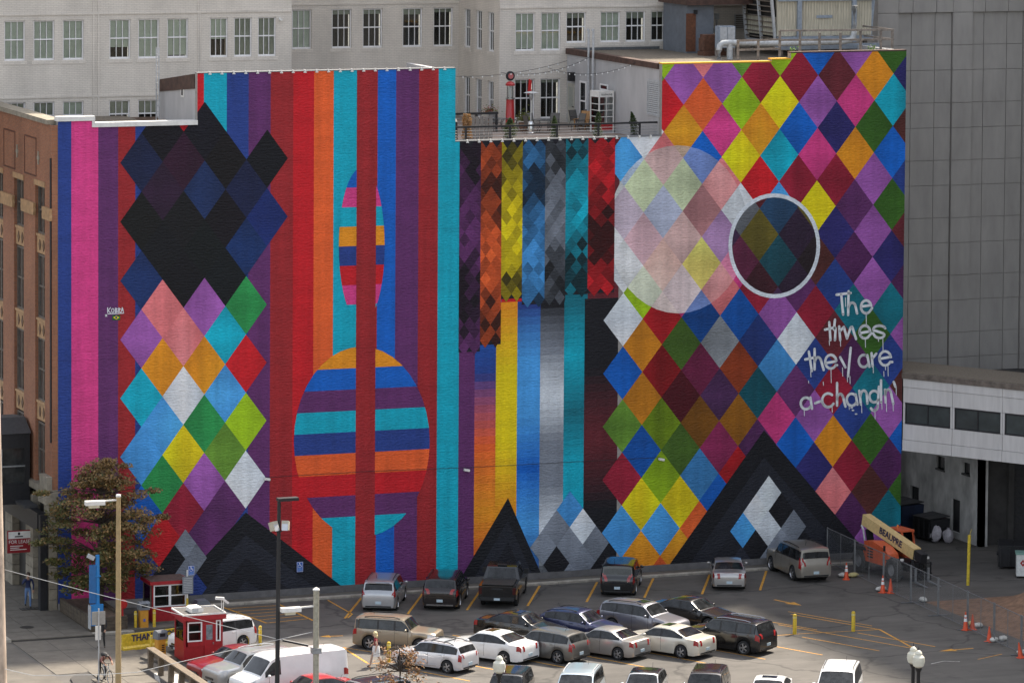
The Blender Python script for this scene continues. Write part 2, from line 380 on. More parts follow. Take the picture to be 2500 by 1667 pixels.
M_GREYP = mat('base_grey_paint', (.13,.125,.125,1), .8, var=.2, scale=2, bump=.3)
M_WHITEP = mat('white_paint', (.72,.70,.66,1), .6, var=.12, scale=3)
M_STUCCO = mat('pale_stucco', (.43,.42,.42,1), .85, var=.12, scale=.8, bump=.25, stretch=(1,1,.4))
M_BROWN = mat('brown_fascia', (.075,.04,.03,1), .75, var=.4, scale=3)
M_GRAVEL = mat('roof_gravel', (.17,.14,.105,1), .95, var=.3, scale=9, bump=.5, bscale=30)
M_DECK = mat('deck_paving', (.27,.21,.175,1), .85, var=.2, scale=1.5, bump=.2)
M_DARKM = mat('dark_metal', (.025,.025,.028,1), .5, .4, var=.2)
M_GREYM = mat('galvanised', (.30,.31,.32,1), .45, .6, var=.25, scale=5)
M_LGREY = mat('light_grey_metal', (.45,.46,.47,1), .5, .2, var=.15)

P0 = WY(142,1494); XE = 49.32
x_a = WY(226,300).x; x_b = WY(482,240).x; x_c = WY(1112,250).x; x_d = WY(1616,250).x; x_e = WY(1884,150).x; x_f = WY(1931,140).x
z1, z2 = WY(180,296).z, WY(350,308).z
z3, z4 = 28.30, 24.32
z5, z6, z7 = WY(1750,155).z, WY(1905,146).z, WY(2100,127).z
SECT = [(0,x_a,z1),(x_a,x_b,z2),(x_b,x_c,z3),(x_c,x_d,z4),(x_d,x_e,z5),(x_e,x_f,z6),(x_f,XE,z7)]
bld = thing('mural_building', 'corner building with a huge colourful mural on its long blank side wall', 'building')
w = MB()
for a, b, h in SECT: w.box(a, b, 0, .42, 0, h)
w.build('mural_wall', mat('wall_render', (.3,.28,.26,1), .85, var=.15), bld)
MB().box(6.5,XE,-.03,-.001,0.1,.46).build('base_strip', M_GREYP, bld)

# ---- paint
def clip(poly, inside, cut):
    out = []
    for i, p in enumerate(poly):
        q = poly[(i+1) % len(poly)]
        if inside(p):
            out.append(p)
            if not inside(q): out.append(cut(p, q))
        elif inside(q): out.append(cut(p, q))
    return out
def clip_half(poly, n, d):      # keep n.p <= d
    f = lambda p: n[0]*p[0]+n[1]*p[1]-d
    def cut(p, q):
        a, b = f(p), f(q); t = a/(a-b); return (p[0]+(q[0]-p[0])*t, p[1]+(q[1]-p[1])*t)
    return clip(poly, lambda p: f(p) <= 0, cut)
def clip_convex(poly, reg):
    # reg counter-clockwise
    for i, p in enumerate(reg):
        q = reg[(i+1) % len(reg)]; n = (q[1]-p[1], -(q[0]-p[0]))
        poly = clip_half(poly, n, n[0]*p[0]+n[1]*p[1])
        if len(poly) < 3: return []
    return poly
def ccw(poly):
    a = sum(poly[i][0]*poly[(i+1)%len(poly)][1]-poly[(i+1)%len(poly)][0]*poly[i][1] for i in range(len(poly)))
    return poly if a > 0 else poly[::-1]
RECTS = [[(a,.46),(b,.46),(b,h-.004),(a,h-.004)] for a, b, h in SECT]
PN = [0]
def brushy(p, k): return 1+.17*math.sin(1.9*p[0]+k*2.1)+.15*math.sin(1.3*p[1]+k*1.3)
def paint(mb, poly, col, layer, soft=False):
    poly = ccw(poly); PN[0] = (PN[0]+1) % 4000; dy = PN[0]*6e-7
    for r in RECTS:
        q = clip_convex(poly, r)
        if len(q) >= 3: mb.face([(p[0], -.003-.003*layer-dy, p[1]) for p in q], 0, col if not soft else [tuple(min(.86, v*brushy(p, PN[0])) for v in col[:3])+(1,) for p in q])
def U(px, py): p = WY(px, py); return (p.x, p.z)
def MC(r, g, b): return tuple(min(.86, lin(c)*1.18) for c in (r, g, b)) + (1.0,)
PAL = dict(navy=(36,60,128), pink=(206,60,126), purple=(94,44,96), dred=(150,34,38), red=(190,22,32), orange=(228,92,40), cyan=(4,160,182), blue=(8,92,182),
  lblue=(70,150,215), yellow=(240,198,12), green=(98,140,45), dgreen=(50,90,25), lime=(150,186,20), white=(210,216,226), violet=(150,85,160), salmon=(232,118,120),
  maroon=(96,32,40), teal=(8,105,120), dnavy=(42,38,98), plum=(76,32,78), brown=(80,38,34), amber=(226,140,26), crimson=(142,25,48), black=(20,20,26), grey=(118,124,134), cream=(226,218,190), emerald=(40,140,72))
PC = {k: MC(*v) for k, v in PAL.items()}
def vstripe(mb, xa, xb, col, ya=-50, yb=1700, layer=0):
    A = WY(xa, 700).x; B = WY(xb, 700).x
    zt = WY(1200, ya).z if ya > -50 else 40; zb = WY(1200, yb).z if yb < 1700 else 0
    paint(mb, [(A,zb),(B,zb),(B,zt),(A,zt)], PC[col], layer)
st_ = MB()
XS = [142,174.3,239.8,288.4,497,552.6,606,659.6,714.7,765.3,813,869.6,920.2,965,1020.6,1068.3,1121.3,1173.4,1224,1275,1330,1380,1435,1510]
CS = ['navy','pink','purple','dred','cyan','navy','purple','dred','red','orange','cyan','dred','blue','purple','dred','cyan','purple','blue','red','navy','black','teal','maroon']
for k, c in enumerate(CS): vstripe(st_, XS[k]-(6 if k==0 else 0), XS[k+1], c)
vstripe(st_, 330, 387, 'navy'); vstripe(st_, 387, 440, 'crimson'); vstripe(st_, 440, 497, 'red')
def grad(mb, xa, xb, ya, yb, cs, layer, n=36):
    A, B = WY(xa,700).x, WY(xb,700).x
    for k in range(n):
        t = k/(n-1)*(len(cs)-1); i = min(int(t), len(cs)-2); f_ = t-i
        col = tuple(u*(1-f_)+v*f_ for u, v in zip(PC[cs[i]], PC[cs[i+1]])); z0, z1_ = U(1300,ya+(yb-ya)*(k+1)/n)[1], U(1300,ya+(yb-ya)*k/n)[1]
        paint(mb, [(A,z0),(B,z0),(B,z1_),(A,z1_)], col, layer)
for xa, xb, cs in ((1160,1212,['blue','navy','orange','amber','red']),(1212,1264,['amber','yellow','yellow','amber','yellow']),(1264,1320,['navy','lblue','lblue','blue','lblue','navy']),(1320,1378,['black','grey','white','grey','grey','white','black']),(1378,1428,['teal','cyan','teal','cyan','cyan','teal']),(1428,1510,['black','black','maroon','black','black'])):
    grad(st_, xa, xb, 735, 1420, cs, 1)
st_.build('painted_stripes', M_MUR, bld, fix=False)

# lozenges
def lozenges(mb, c0, hw, hz, rng, pick, keep, layer, reg=None):
    for i in range(-rng, rng+1):
        for j in range(-rng, rng+1):
            cx, cz = c0[0]+(i+j)*hw, c0[1]+(i-j)*hz
            if not keep(cx, cz): continue
            p = [(cx-hw,cz),(cx,cz-hz),(cx+hw,cz),(cx,cz+hz)]
            if reg:
                p = clip_convex(p, reg)
                if len(p) < 3: continue
            paint(mb, p, pick(cx, cz), layer, True)
def ell(px, py, rx, ry, n=40, tilt=0.0, a0=0, a1=360):
    out = []
    for k in range(n if a1-a0 == 360 else n+1):
        t = R(a0+(a1-a0)*k/n); x, y = rx*math.cos(t), ry*math.sin(t)
        ct, s_ = math.cos(R(tilt)), math.sin(R(tilt)); out.append(U(px+x*ct-y*s_, py+x*s_+y*ct))
    return ccw(out)
rl = random.Random(21)
BR = ['yellow','red','blue','green','pink','orange','violet','lblue','salmon','cyan','white','lime','amber','crimson']
DK = ['plum','navy','teal','brown','crimson','dnavy','purple','maroon','dgreen','violet','blue']
hist = {}
def pick_r(cx, cz):
    f = (cx-x_d+3)/(XE-x_d+3)
    near = {hist.get((round(cx+a,1), round(cz+b,1))) for a in (-1.17,1.17) for b in (-1.48,1.48)}
    tz0, tz1 = U(1945,1000), U(2200,690); intext = tz0[0] < cx < tz1[0]+3 and tz0[1] < cz < tz1[1]
    for _ in range(12):
        c = rl.choice(DK if intext or rl.random() < f*1.3-.33 else BR)
        if c not in near: break
    hist[(round(cx,1),round(cz,1))] = c
    m0 = U(1720,960); d_ = math.hypot((cx-m0[0])/5.4, (cz-m0[1])/7.0)      # a darker heart in the field
    k_ = 1 if d_ > 1 else .16+.84*d_*d_
    return tuple(v*k_ for v in PC[c][:3])+(1,)
lz = MB(); c1 = U(1951,185); HW = 1.17; HZ = 1.475
xz = WY(1468,700).x
lozenges(lz, c1, HW, HZ, 26, pick_r, lambda x, z: x > xz+.4, 2)
lz.build('painted_lozenges', M_MUR, bld, fix=False); lz = MB()
# left field
c2 = U(345,827); HW2, HZ2 = 1.16, 1.56
LB = ['emerald','yellow','white','lime','blue','pink','orange','green','amber','cyan','red','lblue','violet','salmon','white','cyan']
def pick_l(cx, cz):
    return PC[rl.choice(LB)] if cz > 5.2 else PC[rl.choice(['plum','purple','red','crimson','blue'])]
e0 = U(455,980)
def keep_l(x, z):
    return x > c2[0]-.1 and (x-e0[0])/3.7 + max(0, abs(z-e0[1])-5.6)/4.2 < 1.02 and z > 2.0
lozenges(lz, c2, HW2, HZ2, 16, pick_l, keep_l, 2)
h0 = U(468,520)
def pick_d(cx, cz):
    return tuple(v*rl.uniform(.25,.6) for v in PC[rl.choice(['dnavy','plum','maroon','navy','black','black','black','black','black'])][:3])+(1,)
lozenges(lz, c2, HW2, HZ2, 16, pick_d, lambda x, z: x > c2[0]-.1 and math.hypot((x-h0[0]-.3)/5.0,(z-h0[1])/5.0) < 1.0, 3)
lz.build('painted_lozenges', M_MUR, bld, fix=False)

# banded discs, pale and dark discs, dark mounds
ds = MB()
bands = ['amber','blue','purple','cyan','navy','orange','red','purple','cyan']
E1 = ell(883,1078,166,232); zt, zb = U(883,846)[1], U(883,1310)[1]
for k, c in enumerate(bands):
    a, b = zt+(zb-zt)*k/9, zt+(zb-zt)*(k+1)/9
    paint(ds, clip_convex([(0,b),(60,b),(60,a),(0,a)], E1), PC[c], 3)
ds.build('painted_disc', M_MUR, bld, fix=False); ds = MB()
E2 = ell(883,600,56,190); zt, zb = U(883,410)[1], U(883,790)[1]
for k, c in enumerate(['blue','pink','cyan','amber','navy','red','pink','cyan']):
    a, b = zt+(zb-zt)*k/8, zt+(zb-zt)*(k+1)/8
    paint(ds, clip_convex([(0,b),(60,b),(60,a),(0,a)], E2), PC[c], 3)
ds.build('painted_disc', M_MUR, bld, fix=False); ds = MB()
vstripe(ds, 869.6, 917, 'dred', layer=4); ds.build('painted_stripe', M_MUR, bld, fix=False); ds = MB()
E3 = ell(1655,560,170,205)
def pick_p(cx, cz):
    c = hist.get((round(cx,1), round(cz,1)), 'white'); f = .62 if cz > 16 else .8
    if cx > WY(1700,500).x: f = .25
    return tuple(v*(1-f)+w_*f for v, w_ in zip(PC[c][:3], (.74,.72,.66)))+(1,)
lozenges(ds, c1, HW, HZ, 26, pick_p, lambda x, z: True, 3, E3)
def tint(e, f, add, ly):
    def pk(cx, cz):
        c = hist.get((round(cx,1), round(cz,1)), 'dnavy'); return tuple(v*f+w_ for v, w_ in zip(PC[c][:3], add))+(1,)
    lozenges(ds, c1, HW, HZ, 26, pk, lambda x, z: True, ly, e)
ds.build('painted_disc', M_MUR, bld, fix=False); ds = MB()
paint(ds, ell(1890,600,112,128), PC['white'], 4)
tint(ell(1890,600,103,118), .14, (.008,.008,.012), 5)
ds.build('painted_ring', M_MUR, bld, fix=False); ds = MB()
GR_ = ['white','grey','white','grey','black','lblue']
def peak(a, b, c, n, ly):
    # nested triangles, dark on dark
    ds = MB()
    g_ = [(a[0]+b[0]+c[0])/3, (a[1]+b[1]+c[1])/3]
    for k in range(n):
        f_ = 1-k/(n+.6); base_y = (a[1]+c[1])/2
        q = [(b[0]+(a[0]-b[0])*f_, a[1]), (b[0], base_y+(b[1]-base_y)*f_), (b[0]+(c[0]-b[0])*f_, c[1])]
        paint(ds, [U(*p_) for p_ in q], MC(*[(19,20,26),(30,32,40),(22,23,30),(38,40,50)][k % 4]), ly+k, True)
    ds.build('painted_peak', M_MUR, bld, fix=False)
peak((350,1520),(600,1250),(912,1490), 4, 5); peak((1090,1470),(1240,1215),(1345,1455), 4, 5); peak((1590,1440),(1865,1050),(2160,1400), 5, 5)
ds = MB(); lozenges(ds, U(1390,1330), .78, 1.0, 4, lambda x, z: PC[rl.choice(GR_)], lambda x, z: abs(x-U(1390,1330)[0])/2.0+abs(z-U(1390,1330)[1])/2.5 < 1.05, 11); ds.build('painted_cluster', M_MUR, bld, fix=False)
ds = MB(); lozenges(ds, U(1875,1290), .78, 1.0, 4, lambda x, z: PC[rl.choice(GR_)], lambda x, z: abs(x-U(1875,1290)[0])/1.6+abs(z-U(1875,1290)[1])/3.2 < 1.0, 11); ds.build('painted_cluster', M_MUR, bld, fix=False)
ds = MB(); lozenges(ds, U(452,1400), .6, .8, 3, lambda x, z: PC[rl.choice(['grey','navy','grey','black'])], lambda x, z: abs(x-U(452,1400)[0])/1.3+abs(z-U(452,1400)[1])/1.7 < 1.05, 11); ds.build('painted_cluster', M_MUR, bld, fix=False)

# small scale-like lozenges in coloured columns over a dark ground
sw_ = MB(); rs = random.Random(5)
def shade(c, f): return tuple(min(.86, v*f) for v in c[:3])+(1,)
cols = [(1121,1173,'purple'),(1173,1224,'orange'),(1224,1275,'yellow'),(1275,1330,'lblue'),(1330,1380,'grey'),(1380,1435,'cyan'),(1435,1500,'red')]
for a, b, c in cols:
    A, B = WY(a,550).x, WY(b,550).x; top_, bot = U(a,340)[1], U(a,735+(120 if c in ('purple','orange') else 0)+rs.uniform(-20,20))[1]
    paint(sw_, [(A,bot),(B,bot),(B,top_),(A,top_)], MC(22,22,30), 4)
    hw, hz = (B-A)/4, .42; n = int((top_-bot)/hz)
    for k in range(n):
        for j in range(3 if k % 2 else 2):
            cx = A+hw*(1+2*j) if k % 2 == 0 else A+hw*2*j; cz = bot+hz*(k+.6)
            q = clip_convex([(cx-hw,cz),(cx,cz-hz),(cx+hw,cz),(cx,cz+hz)], [(A,0),(B,0),(B,60),(A,60)])
            if len(q) < 3: continue
            f_ = .42+.36*math.sin(k*.33+a)+rs.uniform(-.26,.3)
            paint(sw_, q, shade(PC[c], max(.06, f_)), 5, True)
sw_.build('painted_scales', M_MUR, bld, fix=False)

# lettering on the wall, traced as brush strokes
lt = MB(); LW = (.76,.78,.80,1)
def brush(pts, wd, mb=lt, col=LW, layer=12):
    q = [Vector(U(*p)) for p in pts]; sc = (Vector(U(1951,700))-Vector(U(1950,700))).length; h = wd*sc/2
    for k in range(len(q)-1):
        d = (q[k+1]-q[k]); 
        if d.length < 1e-6: continue
        d.normalize(); p = Vector((-d.y, d.x))*h; e = d*h*.25
        paint(mb, [tuple(q[k]-p-e*0), tuple(q[k+1]-p), tuple(q[k+1]+p), tuple(q[k]+p)], col, layer)
    for p in q:
        paint(mb, [(p.x+h*.98*math.cos(2*PI*j/10), p.y+h*.98*math.sin(2*PI*j/10)) for j in range(10)], col, layer)
def T6(*pts): return [(1900+x/3.92, 650+y/3.92) for x, y in pts]
def arc(cx, cy, rx, ry, a0, a1, n=9): return [(cx+rx*math.cos(R(a0+(a1-a0)*k/n)), cy+ry*math.sin(R(a0+(a1-a0)*k/n))) for k in range(n+1)]
S = []
S += [[(555,272),(690,255)], [(600,270),(618,460)], [(670,240),(666,465)], [(668,395)]+arc(705,390,32,42,200,340,6)+[(752,450)], [(790,385),(880,372)]+arc(838,388,50,62,-10,-330,12)+[(895,400)]]
S += [[(485,535),(497,705)], [(445,605),(540,585)], [(540,510),(530,605)], [(545,590),(540,705)], [(580,575),(590,705)], [(588,620),(625,580),(655,690),(690,585),(705,580),(742,695)],
      [(772,640),(868,622)]+arc(826,628,52,62,-10,-330,12)+[(890,640)], arc(965,600,58,32,-15,-200,8)+[(1000,640)]+arc(965,655,48,30,0,150,6)+[(905,640)]]
S += [[(290,815),(318,1000)], [(255,890),(345,872)], [(345,790),(345,985)], [(348,915)]+arc(378,915,30,45,190,340,6)+[(432,990)], [(450,925),(548,908)]+arc(500,912,54,66,-10,-330,12)+[(560,945)],
      [(590,870),(640,965)], [(690,780),(665,1050)], arc(815,905,48,58,-40,-330,12), [(850,850),(870,960)], [(890,830),(900,955)], [(898,880),(935,835)], [(965,885),(1072,865)]+arc(1020,880,56,68,-10,-330,12)+[(1088,915)]]
S += [arc(262,1310,50,56,-50,-330,12), [(305,1255),(320,1360)], [(350,1308),(400,1290)], arc(475,1280,58,66,-50,-330,12), [(560,1115),(560,1330)], [(562,1275)]+arc(590,1270,30,50,190,340,6)+[(640,1340)],
      arc(700,1275,48,58,-40,-330,12), [(738,1225),(755,1320)], [(772,1190),(788,1320)], [(785,1240)]+arc(815,1235,30,48,190,340,6)+[(850,1310)], arc(915,1245,46,55,-40,-330,12), [(960,1150),(950,1330)]+arc(915,1335,36,44,0,150,6),
      [(980,1090),(982,1300)], [(1018,1180),(1025,1300)], [(1022,1230)]+arc(1050,1225,28,48,190,340,6)+[(1098,1315)], [(1102,1105),(1118,1150)]]
M_LET = mat('lettering_paint', (.76,.78,.80,1), .6, var=.08); i_ = 0
for n_ in (2,2,1, 2,2,2,1,1, 2,2,1,2,2,2,1, 2,1,1,2,2,2,2,1,2,1):
    lm = MB()
    for s_ in S[i_:i_+n_]: brush(T6(*s_), 5.9, lm)
    i_ += n_; lm.build('letter', M_LET, bld, fix=False)
for x, y0, y1 in ((640,300,385),(838,455,565),(830,690,775),(998,690,810),(485,710,755),(592,700,765),(955,690,718),(308,1000,1058),(502,985,1115),(612,970,1050),(658,1060,1105),(683,1050,1122),(905,950,1018),(1047,940,1050),(1022,950,990),(245,1360,1428),(512,1340,1395),(675,1330,1368),(795,1320,1400),(922,1380,1460),(988,1310,1368),(1032,1305,1388),(1096,1320,1382),(1125,1150,1228),(287,1095,1115),(428,1105,1138),(1007,1005,1052)):
    lm = MB(); brush(T6((x,y0),(x+2,y1)), 1.7, lm); lm.build('paint_drip', M_LET, bld, fix=False)
for x, y in ((700,1352),(712,1376),(742,1412)): lm = MB(); brush(T6((x-6,y),(x+6,y)), 3.4, lm); lm.build('paint_drip', M_LET, bld, fix=False)
# small signature and flag
sg = MB()
def T5(*pts): return [(x/2.24, 250+y/2.24) for x, y in pts]
for s_ in ([(588,1122),(588,1150)], [(604,1122),(590,1138),(604,1150)], arc(616,1138,7,11,0,360), [(630,1124),(630,1148)], [(630,1124),(641,1129),(631,1136),(643,1142),(630,1149)], [(648,1148),(648,1124),(658,1130),(648,1137),(658,1148)], [(662,1146),(668,1121),(675,1146)], [(664,1138),(673,1138)], [(590,1156),(676,1152)], [(576,1160),(584,1170)], [(584,1160),(576,1170)]):
    brush(T5(*s_), 1.7, sg, layer=6)
sg.build('signature', MATS['lettering_paint'], bld, fix=False)
fl = MB()
def rect5(a, b, c, d): return [U(*p) for p in T5((a,c),(b,c),(b,d),(a,d))]
paint(fl, rect5(614,657,1163,1190), MC(20,95,50), 6); paint(fl, [U(*p) for p in T5((618,1176),(635,1166),(653,1176),(635,1187))], MC(230,200,30), 7); paint(fl, [U(*p) for p in T5(*arc(635,1176,6,6,0,330,11))], MC(30,50,110), 8)
fl.build('painted_flag', M_MUR, bld, fix=False)

# ---- copings and clips along the wall top
MB().box(-.06,x_a+.12,-.09,.5,z1,z1+.24).build('coping', M_WHITEP, bld)
MB().box(x_a+.12,x_b-.005,-.09,.5,z2,z2+.24).box(x_a-.04,x_a+.115,-.088,.498,z2+.002,z1-.004).build('coping', M_WHITEP, bld)
for a, b, h in ((x_b,x_c,z3),(x_c+.003,x_d,z4)):
    MB().box(a,b,-.035,.45,h+.001,h+.04).build('coping', mat('dull_metal', (.2,.2,.2,1), .6, .2), bld)
clipm = MB().cbox((0,-.05,.03),(.06,.16,.12)).cbox((0,-.10,-.05),(.16,.03,.05)).mesh('coping_clip', M_WHITEP)
for a, b, h in ((x_b,x_c,z3),(x_c,x_d,z4)):
    n = int((b-a)/.66)
    for k in range(1, n): link('coping_clip', clipm, bld, (a+(b-a)*k/n, 0, h))
for a, b, h in ((x_d,x_e,z5),(x_e,x_f,z6),(x_f,XE,z7)):
    MB().box(a+.002,b-.002,-.02,.5,h+.001,h+.07).build('coping', M_BROWN if a > x_e else mat('painted_coping', MC(200,150,30), .6), bld)

# ---- roofs and inner walls
MB().box(.4,x_b,.43,14,24.7,25.0).build('roof', M_GRAVEL, bld)
MB().box(x_b+.3,x_c-.3,.43,6.9,z3-1.5,z3-1.3).build('roof', M_GRAVEL, bld)
MB().box(x_b,x_b+.3,.425,7.0,24.7,27.45).build('penthouse_wall', M_STUCCO, bld)
MB().prism([(.43,27.46),(7.0,26.85),(7.0,27.5),(.43,28.25)], x_b-.06, x_b+.3, 'X').build('fascia', M_BROWN, bld)
p = WX(447,208,x_b); q = WX(441,234,x_b)
f = MB().box(x_b-.05,x_b-.002,p.y-.25,p.y+.28,q.z-.05,p.z+.1).build('window', M_WHITEP, bld)
MB().box(x_b-.056,x_b-.05,p.y-.15,p.y+.18,q.z+.05,p.z).build('pane', mat('dark_glass', (.02,.022,.024,1), .08, 0, var=0), f)
MB().box(x_c-.3,x_c,.425,7.0,23.5,z3-.16).build('penthouse_wall', M_STUCCO, bld)
MB().box(x_b+.3,x_c-.3,6.9,7.1,24.5,26.9).build('penthouse_wall', M_STUCCO, bld)
MB().box(x_c,x_d,.43,20.6,23.6,24.0).build('patio_floor', M_DECK, bld)
# ladder on the roof side
lad = MB(); lp = WX(388,296,x_b-.35)
for dy in (0,.5):
    lad.tube([(x_b-.35,lp.y+dy,25.0),(x_b-.35,lp.y+dy,29.3)], .035, 6)
for k in range(13): lad.tube([(x_b-.35,lp.y,25.2+k*.31),(x_b-.35,lp.y+.5,25.2+k*.31)], .018, 5)
o = lad.build('ladder', M_LGREY); tag(o, 'white metal ladder rising from the left roof beside the brown-topped penthouse', 'ladder')

# ---- street front: brick piers, windows, terracotta panels
M_BRICK = brick_mat('red_brick', (.40,.145,.065,1), (.29,.098,.046,1), (.24,.16,.11,1), stain=.3)
M_TERRA = mat('terracotta', (.40,.24,.12,1), .8, var=.25, scale=3, bump=.3)
M_STONE = mat('limestone', (.27,.235,.18,1), .85, var=.25, scale=2, bump=.3)
M_WFRAME = mat('old_frame', (.13,.105,.085,1), .7, var=.3)
fw = 34.0
Yp = lambda x5, y5, X=0.0: WX(x5/2.24, 250+y5/2.24, X)
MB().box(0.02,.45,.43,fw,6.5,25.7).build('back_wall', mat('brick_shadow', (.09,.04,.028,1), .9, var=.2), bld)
MB().box(-.32,.02,0.02,fw,22.62,25.72).build('brick_frieze', M_BRICK, bld)
MB().box(-.45,.45,.5,fw,25.73,25.98).build('cornice', M_STONE, bld)
bay = 4.35; y0 = 1.44
ZB = [(6.75,9.7),(10.85,14.2),(15.25,18.65),(19.75,22.3)]
for k in range(7):
    ya = y0 + k*bay + 0.0; yb = ya + 2.0
    MB().box(-.30,.02,(yb if k>=0 else 0), ya+bay, 6.5, 22.62).build('brick_pier', M_BRICK, bld)
    cp = MB().prism([(yb-.08,20.7),(ya+bay+.08,20.7),(ya+bay+.14,20.9),(ya+bay+.1,21.1),(ya+bay+.16,21.35),(yb-.16,21.35),(yb-.1,21.1),(yb-.14,20.9)], -.44, -.303, 'X').build('capital', M_TERRA, bld)
    MB().box(-.36,-.302,ya-.1,yb+.1,22.33,22.62).build('lintel', M_TERRA, bld)
    for r_, (za, zb_) in enumerate(ZB):
        zt = zb_
        wf = MB()
        for (a, b, c, d) in ((ya,ya+.09,za,zt),(yb-.09,yb,za,zt),(ya+.09,yb-.09,za,za+.1),(ya+.09,yb-.09,zt-.1,zt),((ya+yb)/2-.07,(ya+yb)/2+.07,za+.1,zt-.1)): wf.box(-.14,-.02,a,b,c,d)
        for s_ in (0,1):
            a = ya+.09 if s_ == 0 else (ya+yb)/2+.07; b = (ya+yb)/2-.07 if s_ == 0 else yb-.09
            wf.box(-.12,-.03,a,b,(za+zt)/2-.05,(za+zt)/2+.05)
        wo = wf.build('window', M_WFRAME, bld)
        for s_ in (0,1):
            a = ya+.09 if s_ == 0 else (ya+yb)/2+.07; b = (ya+yb)/2-.07 if s_ == 0 else yb-.09
            for t in (0,1):
                c = za+.1 if t == 0 else (za+zt)/2+.05; d = (za+zt)/2-.05 if t == 0 else zt-.1
                if k < 4: MB().box(-.07,-.06,a,b,c,d).build('pane', mat('street_glass', (.06,.062,.058,1), .12, 0, var=.5, scale=1.5, spec=.6), wo)
        if k >= 4: MB().box(-.07,-.06,ya+.1,yb-.1,za+.1,zt-.1).build('pane', MATS['street_glass'], wo)
        if r_ > 0:
            zl = za - 1.03
            sp = MB().box(-.2,.0,ya,yb,zl,za-.12).build('spandrel', M_TERRA, bld)
            MB().box(-.26,.0,ya-.06,yb+.06,za-.12,za).build('window_sill', M_TERRA, bld)
            if k < 3:
                yc, zc = (ya+yb)/2, (zl+za-.12)/2
                for dy in (-.38, .38):
                    MB().prism([(yc+dy-.22,zc),(yc+dy,zc-.3),(yc+dy+.22,zc),(yc+dy,zc+.3)], -.235, -.2, 'X').build('ornament', mat('terracotta_dark', (.13,.075,.04,1), .8), sp)
    # frieze panel with cross ornament
    if k < 5:
        yc = (ya+yb)/2+bay/2-.3
        fr = MB()
        for a, b, c, d in ((yc-1.2,yc+1.2,24.75,24.83),(yc-1.2,yc+1.2,22.75,22.83),(yc-1.2,yc-1.12,22.83,24.75),(yc+1.12,yc+1.2,22.83,24.75)): fr.box(-.345,-.32,a,b,c,d)
        fr.build('brick_panel', mat('dark_brick', (.10,.035,.02,1), .85, var=.3), bld)
        MB().cbox((-.34,yc-1.65,23.8),(.05,.16,.7)).cbox((-.342,yc-1.65,23.8),(.05,.42,.18)).build('ornament', M_STONE, bld)
MB().box(-.32,-.0,0.02,1.44,6.5,22.62).build('brick_pier', M_BRICK, bld)
MB().prism([(-.02,20.7),(1.5,20.7),(1.56,20.9),(1.52,21.1),(1.58,21.35),(-.05,21.35),(0.0,21.1),(-.05,20.9)], -.46, -.322, 'X').build('capital', M_TERRA, bld)
MB().tube([(-.36,.1,9.0),(-.36,.1,24.0)], .06, 6).build('downpipe', M_DARKM, bld)
# stone base
MB().box(-.55,.0,.0,fw,6.15,6.5).build('stone_ledge', M_STONE, bld)
MB().box(-.7,-.1,-.06,1.5,5.75,6.148).box(-.62,-.33,-.03,1.46,6.502,7.2).build('pier_cap', M_STONE, bld)
for k in range(10):
    MB().box(-.5,-.05,.0,1.0,.13+k*.56,.13+k*.56+.535).build('stone_block', M_STONE, bld)
for py_ in (3.4, 7.7, 12.0, 16.3):
    for k in range(10): MB().box(-.45,.1,py_,py_+1.5,.13+k*.56,.13+k*.56+.535).build('stone_block', M_STONE, bld)
MB().box(-.05,.4,.43,fw,0,6.5).build('ground_wall', mat('dark_shopfront', (.03,.028,.026,1), .5, var=.3), bld)
# dark steel canopy and a dark skyway over the street
MB().box(-.95,-.56,.05,.5,.13,5.2).build('canopy_post', M_DARKM, bld)
MB().box(-1.0,-.56,.5,16,4.3,5.25).build('canopy_beam', M_DARKM, bld)
MB().box(-1.3,-.57,2.0,16,5.26,5.42).build('canopy_roof', mat('dark_roof', (.05,.05,.052,1), .7, var=.2), bld)
ys = WX(73,1160,-.5).y
bb = MB().box(-16,-.5,ys,ys+3.5,5.2,6.3).box(-16,-.5,ys,ys+3.5,8.2,9.0).box(-.75,-.5,ys,ys+3.5,6.3,8.2).build('dark_skyway', M_DARKM, bld)
MB().box(-16,-.75,ys+.12,ys+.15,6.3,8.2).build('pane', mat('bay_glass', (.03,.032,.033,1), .1, spec=.7, var=.3), bb)
for k in range(8): MB().box(-2.1-k*1.7,-2.0-k*1.7,ys+.04,ys+.12,6.3,8.2).build('mullion', M_GREYM, bb)
MB().box(-16,-.75,ys+.04,ys+.115,7.2,7.27).build('transom', M_GREYM, bb)
MB().prism([(ys-.1,9.0),(ys+3.6,9.0),(ys+3.6,9.5),(ys+1.2,9.7)], -16, -.45, 'X').build('skyway_roof', MATS['dark_roof'], bb)
